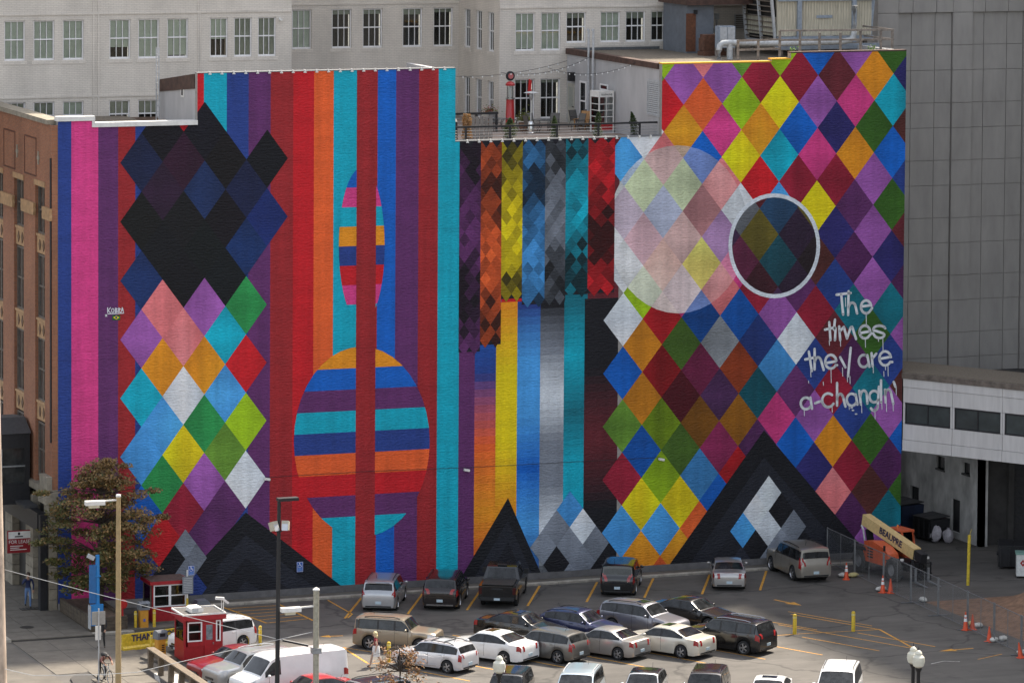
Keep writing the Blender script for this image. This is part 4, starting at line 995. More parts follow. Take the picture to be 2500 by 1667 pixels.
# ------------------------------------------------------------------ roof patio
FZ = 24.0
def P3(x, y, z=FZ): return G(1100+x/s1, y/s1, z)
M_RED = mat('enamel_red', (.42,.018,.02,1), .3, coat=.3, var=.1); M_CHROME = mat('chrome', (.6,.6,.6,1), .18, 1.0, var=.05); M_CLEAR = glass_mat('clear_glass', (.85,.88,.88))
M_WOODG = mat('grey_wood', (.16,.155,.15,1), .8, var=.3, scale=4, stretch=(8,8,1)); M_ORWOOD = mat('orange_wood', (.42,.22,.08,1), .6, var=.2, scale=4)
rail = thing('roof_railing', 'black steel railing with thin cables along the patio edge above the mural', 'railing', (0,.55,FZ))
def rz_(x): return x
xa_, xb_ = x_c+.02, x_d-.05
MB().box(xa_,xb_,-.05,.05,1.0,1.1).build('top_rail', M_DARKM, rail)
for px in (125,487,872,1212,1550):
    x = WY(1100+px/s1, 320, .55).x; MB().box(x-.05,x+.05,-.04,.04,0,1.0).build('post', M_DARKM, rail)
for k in range(5): MB().tube([(xa_,0,.2+k*.16),(xb_,0,.2+k*.16)], .012, 5).build('cable', M_GREYM, rail)
rb = thing('roof_railing', 'shorter black railing at the back left of the patio', 'railing', (0,0,0))
a = WX(1114,262,x_c+.3); 
MB().box(x_c+.05,WY(1217,262,9).x,9,9.1,25.0,25.12).build('top_rail', M_DARKM, rb)
for x in (x_c+.3, WY(1165,262,9).x, WY(1213,262,9).x): MB().box(x-.05,x+.05,9,9.1,FZ,25.0).build('post', M_DARKM, rb)
for k in range(4): MB().tube([(x_c+.05,9.05,24.2+k*.2),(WY(1217,262,9).x,9.05,24.2+k*.2)], .012, 5).build('cable', M_GREYM, rb)
# plank screen and barbecue at the left end
sc = thing('plank_screen', 'grey upright plank screen at the left end of the patio behind the brown shrub', 'screen', (x_c+1.75,2.6,FZ))
for k in range(6):
    MB().cbox((k*.26,0,.72+.03*(k%2)),(.2,.04,1.4)).build('plank', M_WOODG, sc)
MB().cbox((.65,.04,.35),(1.6,.04,.1)).cbox((.65,.042,1.1),(1.6,.04,.1)).build('batten', M_WOODG, sc)
bq = thing('barbecue', 'black barbecue with a pale shelf in the left corner of the patio', 'barbecue', (x_c+.7,3.2,FZ))
MB().box(-.5,.5,-.35,.35,.1,.85).build('cart', M_DARKM, bq); MB().prism([(-.35,.86),(.35,.86),(.33,1.15),(.15,1.3),(-.15,1.3),(-.33,1.15)], -.5, .5, 'X').build('hood', M_DARKM, bq); MB().box(-.75,.75,-.4,-.36,.8,.86).build('shelf', M_LGREY, bq)
for k in range(4): MB().box(-.45,.45,-.37,-.352,.2+k*.14,.26+k*.14).build('slat', mat('cream_slat', (.45,.42,.33,1), .6), bq)
# old petrol pump
p = P3(487,1045); t = thing('petrol_pump', 'vintage red petrol pump with a glass cylinder and round globe on the patio', 'petrol pump', (p.x,p.y,FZ)); t.scale = (1.12,1.12,1.17)
MB().lathe([(.28,0),(.28,.1),(.24,.16),(.2,1.35),(.22,1.38),(0,1.38)], n=18).build('pedestal', M_RED, t, smooth=True)
MB().lathe([(.24,1.381),(.24,1.45),(.17,1.46)], n=16).build('lower_collar', M_CHROME, t, smooth=True)
MB().lathe([(.17,1.46),(.17,2.05)], n=16).build('glass_cylinder', M_CLEAR, t, smooth=True); MB().tube([(0,0,1.45),(0,0,2.05)], .04, 6).build('gauge', M_WHITEP, t)
for k in range(4): MB().tube([(.2*math.cos(k*PI/2+.5),.2*math.sin(k*PI/2+.5),1.45),(.2*math.cos(k*PI/2+.5),.2*math.sin(k*PI/2+.5),2.05)], .015, 5).build('guard_rod', M_CHROME, t)
MB().lathe([(.24,2.05),(.25,2.12),(.16,2.22),(.06,2.26),(0,2.26)], n=16).build('cap', M_RED, t, smooth=True)
gb = MB().lathe([(0,-.07),(.2,-.07),(.24,-.03),(.24,.03),(.2,.07),(0,.07)], (0,0,2.52), 20, axis='Y').build('globe', M_DARKM, t, smooth=True); MB().lathe([(0,-.085),(.14,-.085),(.14,-.071)], (0,0,2.52), 16, axis='Y').build('globe_face', mat('globe_pink', (.45,.12,.12,1), .4), gb)
# patio heater
p = P3(657,1098); t = thing('patio_heater', 'tall steel patio heater with a wide disc reflector', 'heater', (p.x,p.y,FZ))
MB().lathe([(.26,0),(.26,.06),(.2,.1),(.2,.62),(.17,.7),(.06,.74),(0,.74)], n=18).build('tank_cover', M_CHROME, t, smooth=True); MB().tube([(0,0,.72),(0,0,1.98)], .035, 8).build('pole', M_LGREY, t)
MB().lathe([(.06,1.9),(.1,2.0),(.12,2.2),(.09,2.28),(0,2.28)], n=14).build('burner', M_GREYM, t, smooth=True); MB().lathe([(.4,2.3),(.42,2.31),(.2,2.38),(0,2.4)], n=22).build('reflector', M_LGREY, t, smooth=True)
# telephone booth
p = P3(1240,1085); t = thing('telephone_booth', 'white and red telephone booth with glass panes on the patio', 'telephone booth', (p.x,p.y,FZ), R(8)); w_ = .46; h_ = 2.3
for sx in (-1,1):
    for sy in (-1,1): MB().cbox((sx*w_,sy*w_,h_/2),(.07,.07,h_)).build('post', M_WHITEP, t)
MB().box(-w_-.04,w_+.04,-w_-.04,w_+.04,h_,h_+.06).build('roof', M_WHITEP, t)
hd = MB().box(-w_+.035,w_-.035,-w_-.03,-w_+.03,h_-.28,h_-.001).build('header', M_WHITEP, t); text_mesh('lettering', 'TELEPHONE', .14, M_DARKM, hd, FACE((0,-w_-.034,h_-.14)), width=.72)
MB().box(-w_-.03,-w_+.03,-w_+.035,w_-.035,h_-.28,h_-.001).build('header', M_WHITEP, t)
for k in range(4):
    z = .55+k*.36
    MB().box(-w_+.035,w_-.035,-w_-.02,-w_+.02,z-.02,z+.02).build('bar', M_WHITEP, t); MB().box(-w_-.02,-w_+.02,-w_+.035,w_-.035,z-.02,z+.02).build('bar', M_WHITEP, t)
    MB().box(-w_+.035,w_-.035,-w_-.004,-w_+.004,z+.02,z+.34).build('pane', M_CLEAR, t); MB().box(-w_-.004,-w_+.004,-w_+.035,w_-.035,z+.02,z+.34).build('pane', M_CLEAR, t)
MB().box(-.02,.02,-w_-.018,-w_+.018,.55,h_-.28).build('bar', M_WHITEP, t)
MB().box(-w_+.035,w_-.035,-w_-.015,-w_+.015,.12,.53).build('kick_panel', M_RED, t); MB().box(-w_+.035,w_-.035,w_-.015,w_+.015,.12,h_-.3).build('back_panel', mat('dull_red', (.22,.04,.035,1), .5), t); MB().cbox((.1,w_-.1,1.3),(.25,.14,.5)).build('telephone', M_DARKM, t); MB().box(-w_,w_,-w_,w_,0,.1).build('floor_plate', M_LGREY, t)
# shrubs in pots
def leaf_cloud(mb, n, pos, size, cols, seed, up=.3):
    rr = random.Random(seed)
    for _ in range(n):
        c = Vector(pos(rr)); s_ = size*rr.uniform(.6,1.3)
        a = Vector((rr.gauss(0,1),rr.gauss(0,1),rr.gauss(0,.6)+up)).normalized(); b = a.cross(Vector((rr.gauss(0,1),rr.gauss(0,1),rr.gauss(0,1)))).normalized()
        col = rr.choice(cols); f_ = rr.uniform(.75,1.25)
        mb.face([c-a*s_, c+b*s_*.5, c+a*s_, c-b*s_*.5], 0, (col[0]*f_,col[1]*f_,col[2]*f_,1))
    return mb
def leafmat():
    m = bpy.data.materials.new('leaves'); m.use_nodes = True; n, l = m.node_tree.nodes, m.node_tree.links; b = n['Principled BSDF']; b.inputs['Roughness'].default_value = .6
    at = n.new('ShaderNodeAttribute'); at.attribute_name = 'Col'; l.new(at.outputs['Color'], b.inputs['Base Color'])
    tr = n.new('ShaderNodeBsdfTranslucent'); l.new(at.outputs['Color'], tr.inputs[0]); mx = n.new('ShaderNodeMixShader'); mx.inputs[0].default_value = .3
    l.new(b.outputs[0], mx.inputs[1]); l.new(tr.outputs[0], mx.inputs[2]); l.new(mx.outputs[0], n['Material Output'].inputs[0]); return m
M_LEAF = leafmat(); M_BARK = mat('bark', (.06,.045,.035,1), .9, var=.3, scale=6); M_POT = mat('clay_pot', (.20,.11,.07,1), .8, var=.2); M_POTD = mat('dark_pot', (.05,.05,.05,1), .7)
GR = [(.05,.085,.02),(.035,.06,.018),(.07,.10,.03),(.025,.045,.015)]; BN = [(.26,.14,.05),(.20,.10,.035),(.30,.18,.07)]
def shrub(name, label, x, y, h, r, cols, seed, lean=0.0, n=900, pot=M_POTD, flat=False, z0=.35):
    t = thing(name, label, 'shrub', (x,y,FZ), 0, 'potted shrubs on the patio')
    MB().lathe([(.16,0),(.22,.34),(.24,.36),(.2,.36),(.19,.3),(0,.3)], n=14).build('pot', pot, t, smooth=True)
    MB().tube([(0,0,.3),(lean*.5,0,h*.6)], [.03,.01], 6).build('trunk', M_BARK, t)
    def pos(rr):
        u = rr.random()**.8; rad = r*(1-u**1.6)**.6*rr.uniform(.35,1.0) if not flat else r*rr.uniform(.6,1)*(1-.25*u*u); a = rr.uniform(0,6.28)
        rad *= 1+.18*math.sin(9*u+seed)+.12*math.sin(a*3+seed)
        return (lean*u*u+rad*math.cos(a), rad*math.sin(a), z0+u*(h-z0))
    leaf_cloud(MB(), n, pos, .045, cols, seed).build('foliage', M_LEAF, t, fix=False)
for px, h, r, cols, lean, fl_, lb in ((133,1.72,.27,BN,0,True,'dead brown columnar shrub at the left end of the patio railing'),(487,1.45,.34,GR,0,False,'broad green conical shrub below the red petrol pump'),(850,1.5,.17,GR,0,False,'slender green conifer in front of the second dark window pair'),(1207,1.68,.19,GR,.05,False,'slender green conifer left of the telephone booth base'),(1505,1.62,.2,GR,-.18,False,'slender leaning conifer at the right end of the patio railing')):
    x = WY(1100+px/s1, 330, 1.1).x; shrub('potted_shrub', lb, x, 1.1, h, r*(1 if fl_ else 1.35), cols, px, lean, 1700 if r > .25 else 1300, flat=fl_)
p = P3(325,1030); t = thing('flower_pot', 'pot of red and green flowers on a patio table', 'flower pot', (p.x,p.y,FZ)); MB().lathe([(.14,.0),(.2,.5),(.16,.5),(0,.42)], n=12).build('pot', M_POT, t, smooth=True)
leaf_cloud(MB(), 400, lambda r_: (r_.gauss(0,.2),r_.gauss(0,.2),.75+abs(r_.gauss(0,.16))), .05, [(.06,.12,.03),(.08,.14,.04),(.35,.05,.06),(.42,.10,.08),(.3,.25,.05)], 3).build('flowers', M_LEAF, t, fix=False)
p = P3(598,1078); t = thing('plant_pot', 'round clay pot with a yellow green plant left of the heater', 'flower pot', (p.x,p.y,FZ)); MB().lathe([(.18,.0),(.3,.3),(.28,.5),(.22,.5),(0,.4)], n=14).build('pot', M_POT, t, smooth=True)
leaf_cloud(MB(), 350, lambda r_: (r_.gauss(0,.18),r_.gauss(0,.18),.6+abs(r_.gauss(0,.22))), .07, [(.16,.18,.04),(.10,.13,.03),(.22,.22,.06)], 4).build('leaves', M_LEAF, t, fix=False)
# tables and chairs
M_SLING = mat('chair_sling', (.13,.12,.11,1), .8, var=.15)
def chair(x, y, rz, lb):
    t = thing('patio_chair', lb, 'chair', (x,y,FZ), rz, 'dark patio chairs')
    for sx in (-.27,.27):
        MB().tube([(sx,-.28,0),(sx,-.3,.42),(sx,-.3,.62),(sx,.22,.64)], .016, 5).build('front_leg', M_DARKM, t); MB().tube([(sx,.38,0),(sx,.2,.42),(sx,.36,1.0)], .016, 5).build('rear_leg', M_DARKM, t)
    MB().cbox((0,-.04,.42),(.52,.52,.025)).build('seat', M_SLING, t); MB().face([(-.26,.21,.44),(.26,.21,.44),(.26,.36,1.0),(-.26,.36,1.0)]).face([(-.26,.225,.44),(-.26,.375,1.0),(.26,.375,1.0),(.26,.225,.44)]).build('backrest', M_SLING, t, fix=False)
def table(x, y, r, lb, h=.72):
    t = thing('patio_table', lb, 'table', (x,y,FZ), 0, 'dark patio tables')
    MB().lathe([(0,h-.03),(r,h-.03),(r,h),(0,h)], n=20).build('table_top', mat('table_glass', (.07,.075,.08,1), .25), t)
    for k in range(4): MB().tube([(r*.75*math.cos(k*PI/2+.6),r*.75*math.sin(k*PI/2+.6),0),(r*.35*math.cos(k*PI/2+.6),r*.35*math.sin(k*PI/2+.6),.4),(r*.7*math.cos(k*PI/2+.6),r*.7*math.sin(k*PI/2+.6),h-.03)], .018, 5).build('leg', M_DARKM, t)
p = P3(390,1075); table(p.x,p.y,.6,'round dark table beside the red flower pot'); chair(p.x-.9,p.y+.3,R(80),'dark chair left of the table by the red flowers'); chair(p.x+.75,p.y-.3,R(-110),'dark chair right of the table by the red flowers'); chair(p.x+.2,p.y+.95,R(5),'dark chair behind the table by the red flowers')
p = P3(770,1085); table(p.x,p.y,.75,'wide dark table right of the patio heater'); chair(p.x-.35,p.y+1.0,R(15),'dark sling chair behind the wide table, nearest the heater'); chair(p.x+.85,p.y+.75,R(-35),'dark sling chair behind the wide table, on its right'); chair(p.x-.95,p.y-.2,R(100),'dark chair left of the wide table'); chair(p.x+2.1,p.y+.1,R(-70),'dark chair standing apart right of the wide table')
p = P3(1030,1048); chair(p.x,p.y,R(20),'dark chair under the narrow annex window, left one'); chair(p.x+.9,p.y+.1,R(0),'dark chair under the narrow annex window, right one')
def deckchair(x, y, rz, lb):
    t = thing('deck_chair', lb, 'chair', (x,y,FZ), rz, 'orange wooden deck chairs')
    for k in range(5): MB().cbox((-.24+k*.12,.32,.62),(.105,.025,.85),rx=-.38).build('back_slat', M_ORWOOD, t)
    for k in range(5): MB().cbox((0,-.28+k*.12,.33-.02*k),(.56,.1,.025)).build('seat_slat', M_ORWOOD, t)
    for s_ in (-1,1):
        MB().cbox((s_*.36,.0,.56),(.14,.75,.03)).build('arm', M_ORWOOD, t); MB().cbox((s_*.34,-.3,.27),(.05,.1,.54)).build('leg', M_ORWOOD, t); MB().cbox((s_*.31,.12,.22),(.03,.95,.1),rx=-.2).build('rail', M_ORWOOD, t)
p = P3(1080,1060); deckchair(p.x,p.y,R(-50),'orange wooden deck chair, left of two by the telephone booth'); p = P3(1150,1040); deckchair(p.x,p.y,R(-20),'orange wooden deck chair, right of two by the telephone booth')
p = P3(650,958); o = tag(MB().prism([(-.12,0),(.12,0),(.12,.3),(-.12,.3)], -.03, .03, 'Y').prism([(-.1,.32),(.08,.3),(.12,.8),(-.04,.9)], -.03, .03, 'Y').build('window_sign', mat('red_sign', (.6,.02,.02,1), .4)), 'red hanging sign inside the left dark patio window', 'sign'); q = WY(1293,212,YA-.06); o.location = (q.x,YA-.06,q.z-.45)
# string lights
M_BULB = mat('bulb_glass', (.8,.8,.78,1), .2)
def string(a, b, sag, lb, n=16):
    t = thing('string_lights', lb, 'string lights', (0,0,0), 0, 'string lights over the patio')
    pts = [Vector(a).lerp(Vector(b), k/n)-Vector((0,0,sag*4*(k/n)*(1-k/n))) for k in range(n+1)]
    MB().tube(pts, .012, 4).build('wire', M_DARKM, t)
    me = MB().lathe([(.0,-.11),(.035,-.08),(.03,-.03),(.015,0)], n=6).mesh('bulb', M_BULB)
    for q in pts[1:-1]: link('bulb', me, t, q)
string((x_c+.1,6.9,27.6), WX(1100+955/s1,500/s1,SX-.1), .5, 'string of small bulbs from the tall block to the annex corner'); string(WX(1100+470/s1*1,640/s1,xr+.1) if False else (xr+.05,YA-.1,27.0), WX(1100+1150/s1,465/s1,SX-.1), .45, 'string of small bulbs from the white wall to the left annex pipe'); string((xr+3,YA-.1,27.2), WX(1100+1520/s1,513/s1,SX-.1), .5, 'string of small bulbs reaching the annex wall left of the louvre')

# ------------------------------------------------------------------ plant on the right roof
RZ = z5-.12
def P4_(x, y, Y): return WY(1700+x/2.94, y/2.94, Y)
M_CTP = mat('cream_sheet', (.50,.46,.36,1), .6, var=.3, scale=2.0, stretch=(6,6,.4)); M_BLUEG = mat('blue_grey_paint', (.25,.29,.34,1), .55, var=.2); M_RUSTW = mat('weathered_rail', (.22,.19,.165,1), .8, var=.4, scale=5); M_LOUV = mat('louvre_brown', (.14,.115,.09,1), .8, var=.4, scale=4)
ct = thing('cooling_tower', 'cream sheet metal cooling tower with brown louvres on the right roof', 'cooling tower')
Yc = 6.0
xa, xb = P4_(590,100,Yc).x, P4_(1262,100,Yc).x; zb_ = P4_(700,262,Yc).z; zt_ = zb_+5.2
MB().box(xa,xb,Yc+.08,Yc+4.5,zb_,zt_).build('casing', M_CTP, ct)
xs = [P4_(v,100,Yc).x for v in (590,725,752,862,965,1120,1148,1262)]
cr = MB().prism([(-.03,0),(.03,0),(.018,-.035),(-.018,-.035)], 0, zt_-zb_-.1, 'Z').mesh('ridge', M_CTP)
x = xa+.06
while x < xb-.05:
    link('ridge', cr, ct, (x,Yc+.081,zb_+.05)); x += .17
for v in (738,1130):
    x = P4_(v,100,Yc).x; MB().box(x-.13,x+.13,Yc-.12,Yc+.04,zb_-.4,zt_).build('column', M_BLUEG, ct)
for z in (zb_-.3, P4_(900,8,Yc).z): MB().box(xa-.05,xb+.05,Yc-.10,Yc+.042,z,z+.28).build('beam', M_BLUEG, ct)
q = P4_(920,122,Yc); MB().box(q.x-.5,q.x+.5,Yc-.0,Yc+.046,q.z-.08,q.z+.08).build('name_plate', M_BLUEG, ct)
MB().prism([(xb-.1,zb_),(xb+.05,zb_),(xb+.5,zt_),(xb-.1,zt_)], Yc+.1, Yc+.4, 'Y').build('corner_strut', M_BLUEG, ct)
lf = MB()
def LP(u, v): return Vector((xa-.05-.55*v, Yc+.3+4.0*u, zb_-.35+5.3*v))
for u in (0,.47,1): lf.bar(LP(u,0), LP(u,1), .16, .14)
lf.bar(LP(0,0), LP(1,0), .12, .12); lf.build('louvre_frame', M_LGREY, ct)
for k in range(17):
    v = .04+k*.057; a, b = LP(.02,v), LP(.98,v); MB().bar(a+Vector((.05,0,0)), b+Vector((.05,0,0)), .22, .05).build('slat', M_LOUV, ct)
MB().face([LP(0,0)+Vector((.2,0,0)),LP(1,0)+Vector((.2,0,0)),LP(1,1)+Vector((.2,0,0)),LP(0,1)+Vector((.2,0,0))]).build('dark_backing', M_ROOM, ct)
for x in (xa+.3, (xa+xb)/2, xb-.3):
    for y in (Yc+.3, Yc+4.2): MB().box(x-.1,x+.1,y-.1,y+.1,RZ,zb_).build('leg', M_RUSTW, ct)
[MB().box(xa-.3,xb+.3,Yc+d_,Yc+d_+.2,zb_-.75,zb_-.45).build('support_beam', M_BLUEG, ct) for d_ in (-.4,4.3)]
# big pipe
Yq = 4.6
pp = lambda x, y: (lambda p_: (p_.x, Yq, p_.z))(P4_(x,y,Yq))
o = MB().tube([pp(163,432),pp(163,360),pp(168,330),pp(190,312),pp(240,308),pp(600,314),pp(1050,300),pp(1105,290),pp(1128,270),pp(1133,225),pp(1135,40)], .17, 12).tube([pp(240,430),pp(240,318)], .17, 12).build('roof_pipe', mat('pipe_grey', (.42,.44,.45,1), .5, var=.25), smooth=True, angle=60); tag(o, 'fat pale pipe running along the roof below the cooling tower', 'pipe')
# guard rail
gr_ = thing('roof_guard_rail', 'weathered wooden guard rail in front of the cooling tower', 'railing')
Yr = 2.2
for v, yt, yb in ((300,292,436),(445,285,430),(600,222,416),(745,225,372),(885,236,368),(1035,236,365),(1180,224,362),(1325,218,362),(1408,216,355)):
    a = P4_(v,yt,Yr); MB().box(a.x-.06,a.x+.06,Yr-.05,Yr+.05,RZ,a.z).build('post', M_RUSTW, gr_)
for (x0,y0_),(x1,y1_) in (((600,222),(1420,216)),((600,290),(1420,285)),((290,296),(600,285)),((290,362),(600,350))):
    a, b = P4_(x0,y0_,Yr-.07), P4_(x1,y1_,Yr-.07); MB().bar(a, b, .04, .11).build('rail', M_RUSTW, gr_)
a = P4_(1410,216,Yr); MB().bar((a.x,Yr,a.z),(a.x,Yr+4,a.z),.05,.1).bar((a.x,Yr,a.z-.55),(a.x,Yr+4,a.z-.55),.05,.1).build('rail', M_RUSTW, gr_)
# control boxes and rusty steel
p = P4_(222,290,6.5); t = thing('electrical_cabinet', 'pale blue electrical cabinet on the roof left of the cooling tower', 'cabinet', (p.x,6.5,RZ)); MB().box(-.5,.5,0,.6,.5,1.75).build('cabinet_body', M_BLUEG, t); MB().box(-.45,-.02,-.03,-.002,.55,1.7).box(.02,.45,-.03,-.002,.55,1.7).build('door', M_LGREY, t); MB().box(-.5,-.4,.0,.6,0,.5).box(.4,.5,0,.6,0,.5).build('leg', M_RUSTW, t)
p = P4_(135,340,7.5); o = tag(MB().box(-.7,.7,0,.9,0,.25).box(-.6,.6,.1,.8,.25,1.2).box(-.66,-.6,.05,.85,.3,1.0).build('rusty_unit', mat('rust', (.11,.05,.03,1), .9, var=.4, scale=4)), 'rusty brown box unit behind the bend of the roof pipe', 'roof unit'); o.location = (p.x,7.5,RZ)
# blue-grey stair house on the roof
hx0, hx1 = WY(1678,60,10).x, WY(1742,60,10).x; hz1 = WY(1700,12,10).z
hs = thing('stair_house', 'blue grey sheet metal stair house with a rusty door on the roof', 'stair house')
MB().box(hx0,hx1,10,13.5,RZ,hz1).build('sheet_wall', mat('stair_grey', (.14,.155,.18,1), .6, var=.15, scale=2), hs); MB().box(hx0-.3,hx1+4.5,9.4,13.6,hz1,hz1+.4).build('roof', M_BROWN, hs)
q = WY(1688,80,10); MB().box(q.x-.35,q.x+.25,9.95,9.998,RZ+.1,RZ+2.3).build('door', mat('rust_door', (.13,.05,.025,1), .8, var=.3), hs); MB().cbox((WY(1697,30,10).x,9.93,WY(1697,30,10).z),(.2,.12,.25)).build('wall_lamp', M_DARKM, hs)
p = WY(1748,55,YA); o = tag(MB().cbox((0,-.1,.35),(.22,.2,.35)).cbox((0,-.12,-.1),(.06,.1,.5)).cbox((0,-.16,-.45),(.35,.25,.2)).build('wall_lantern', M_LGREY), 'pale lantern and box on the white wall behind the roof plant', 'lamp'); o.location = (p.x,YA-.02,p.z)
q0, q1 = WY(1793,36,YA), WY(1842,70,YA); lv = MB().box(q0.x,q1.x,YA-.06,YA-.002,q1.z,q0.z).build('wall_louvre', M_LGREY); tag(lv, 'pale louvred vent on the white wall left of the cooling tower', 'vent')
for k in range(7): MB().box(q0.x+.06,q1.x-.06,YA-.09,YA-.061,q1.z+.06+k*.115,q1.z+.12+k*.115).build('slat', M_LOUV, lv)
for px, lb in ((1938,'small green weed growing on the roof edge left of centre'),(2130,'small green weed growing on the roof edge near the tower')):
    p = WY(px,122,.6); t = thing('weed', lb, 'plant', (p.x,.6,RZ)); leaf_cloud(MB(), 120, lambda r_: (r_.gauss(0,.14),r_.gauss(0,.1),.45+abs(r_.gauss(0,.2))), .06, [(.12,.22,.03),(.09,.16,.03)], px).build('leaves', M_LEAF, t, fix=False); MB().tube([(0,0,0),(0,0,.6)], .01, 4).build('stem', M_LEAF, t)
# ------------------------------------------------------------------ vehicles
def paint_mat(name, col, metal=.35, rough=.32): return mat(name, col, rough, metal, var=.05, scale=2, coat=.8, spec=.5)
M_TYRE = mat('tyre_rubber', (.016,.016,.017,1), .85, var=.2, scale=20); M_RIM = mat('alloy_rim', (.42,.42,.43,1), .35, .8, var=.1); M_CARGLASS = mat('car_glass', (.018,.019,.02,1), .04, 0, var=.9, scale=2.4, spec=.45)
M_UNDER = mat('underbody', (.008,.008,.008,1), .9, var=0); M_TRIM = mat('black_trim', (.014,.014,.015,1), .55, var=.1); M_TAIL = mat('tail_lamp', (.28,.012,.012,1), .2, coat=.5, var=.1); M_HEAD = mat('head_lamp', (.55,.56,.58,1), .12, .3, coat=.6, var=.05); M_AMBER = mat('amber_lamp', (.55,.16,.02,1), .25)
M_PLATE = mat('number_plate', (.45,.55,.60,1), .5, var=.15, scale=20)
WHEEL = {}
def wheel_meshes(r):
    k = round(r,3)
    if k in WHEEL: return WHEEL[k]
    w = .11
    ty = MB().lathe([(r*.66,-w),(r*.9,-w),(r*.98,-w*.75),(r,-w*.4),(r,w*.4),(r*.98,w*.75),(r*.9,w),(r*.66,w)], n=28, axis='Y', cap=False).mesh('tyre', M_TYRE, smooth=True)
    rm = MB().lathe([(r*.68,w*.9),(r*.64,w*.98),(r*.6,w*.7),(r*.58,w*.35)], n=28, axis='Y', cap=False)
    for s_ in range(5):
        a = 2*PI*s_/5
        for da in (-.13,.13):
            ca, sa = math.cos(a+da), math.sin(a+da); px_, pz_ = -math.sin(a+da), math.cos(a+da); hw = r*.055
            rm.face([(ca*r*.1-px_*hw,w*.82,sa*r*.1-pz_*hw),(ca*r*.63-px_*hw,w*.72,sa*r*.63-pz_*hw),(ca*r*.63+px_*hw,w*.72,sa*r*.63+pz_*hw),(ca*r*.1+px_*hw,w*.82,sa*r*.1+pz_*hw)])
    rm.lathe([(0,w*.88),(r*.14,w*.86),(r*.17,w*.7)], n=14, axis='Y')
    rim = rm.mesh('rim', M_RIM, smooth=True, angle=30, fix=False)
    dk = MB().lathe([(0,w*.3),(r*.6,w*.3)], n=20, axis='Y').mesh('brake_shadow', M_UNDER, fix=False)
    WHEEL[k] = (ty, rim, dk); return WHEEL[k]
def interp(tab, x):
    if x <= tab[0][0]: return tab[0][1]
    for (a, b), (c, d) in zip(tab, tab[1:]):
        if x <= c: return b+(d-b)*(x-a)/(c-a) if c > a else d
    return tab[-1][1]
# skyline: (share of length from the nose, share of height); marks: cowl, screen top, rear glass top, rear glass foot; side glass start/end
SHAPES = {
 'sedan': dict(top=[(0,.36),(.004,.44),(.02,.50),(.06,.545),(.26,.655),(.295,.67),(.43,.965),(.48,.99),(.55,1.0),(.64,.985),(.70,.945),(.845,.735),(.97,.705),(.985,.68),(.996,.60),(1,.42)], belt=[(0,.50),(.3,.625),(.85,.70),(1,.68)], ws=(.30,.43), rg=(.705,.838), sg=(.335,.80), pil=(.545,), tumble=.34),
 'wagon': dict(top=[(0,.34),(.004,.42),(.02,.48),(.06,.53),(.25,.625),(.285,.64),(.40,.95),(.45,.98),(.55,1.0),(.80,.985),(.90,.95),(.925,.93),(.975,.68),(.99,.64),(.996,.56),(1,.40)], belt=[(0,.48),(.3,.60),(.95,.66),(1,.62)], ws=(.29,.40), rg=(.928,.972), sg=(.325,.925), pil=(.535,.735), tumble=.3),
 'suv': dict(top=[(0,.36),(.004,.45),(.015,.53),(.05,.58),(.235,.635),(.265,.65),(.375,.955),(.42,.985),(.55,1.0),(.85,.985),(.92,.96),(.94,.94),(.978,.66),(.99,.62),(.996,.54),(1,.38)], belt=[(0,.52),(.27,.60),(.95,.645),(1,.60)], ws=(.27,.378), rg=(.942,.976), sg=(.305,.935), pil=(.50,.70), tumble=.24),
 'boxy': dict(top=[(0,.36),(.004,.48),(.015,.565),(.04,.60),(.26,.635),(.30,.645),(.385,.965),(.42,.985),(.55,1.0),(.90,.99),(.955,.97),(.965,.955),(.983,.63),(.99,.60),(.996,.52),(1,.36)], belt=[(0,.55),(.3,.61),(.96,.63),(1,.58)], ws=(.302,.386), rg=(.966,.982), sg=(.325,.955), pil=(.49,.69), tumble=.16),
 'minivan': dict(top=[(0,.34),(.004,.42),(.02,.47),(.06,.51),(.17,.60),(.20,.62),(.37,.95),(.42,.98),(.55,1.0),(.88,.98),(.945,.95),(.955,.935),(.985,.60),(.992,.57),(.997,.5),(1,.34)], belt=[(0,.46),(.22,.57),(.95,.60),(1,.56)], ws=(.205,.37), rg=(.957,.983), sg=(.26,.945), pil=(.45,.68), tumble=.2),
 'hatch': dict(top=[(0,.36),(.004,.44),(.02,.50),(.06,.54),(.24,.63),(.275,.645),(.42,.96),(.47,.99),(.55,1.0),(.74,.975),(.84,.93),(.87,.91),(.965,.70),(.985,.66),(.996,.57),(1,.40)], belt=[(0,.50),(.3,.615),(.9,.69),(1,.66)], ws=(.28,.42), rg=(.872,.96), sg=(.32,.865), pil=(.535,.73), tumble=.32),
 'van': dict(top=[(0,.30),(.004,.40),(.015,.46),(.04,.49),(.10,.53),(.14,.55),(.255,.93),(.285,.965),(.34,.99),(.6,1.0),(.97,.985),(.985,.965),(.992,.93),(.997,.5),(1,.30)], belt=[(0,.45),(.2,.53),(.97,.55),(1,.5)], ws=(.145,.25), rg=None, sg=(.185,.335), pil=(), tumble=.10),
}
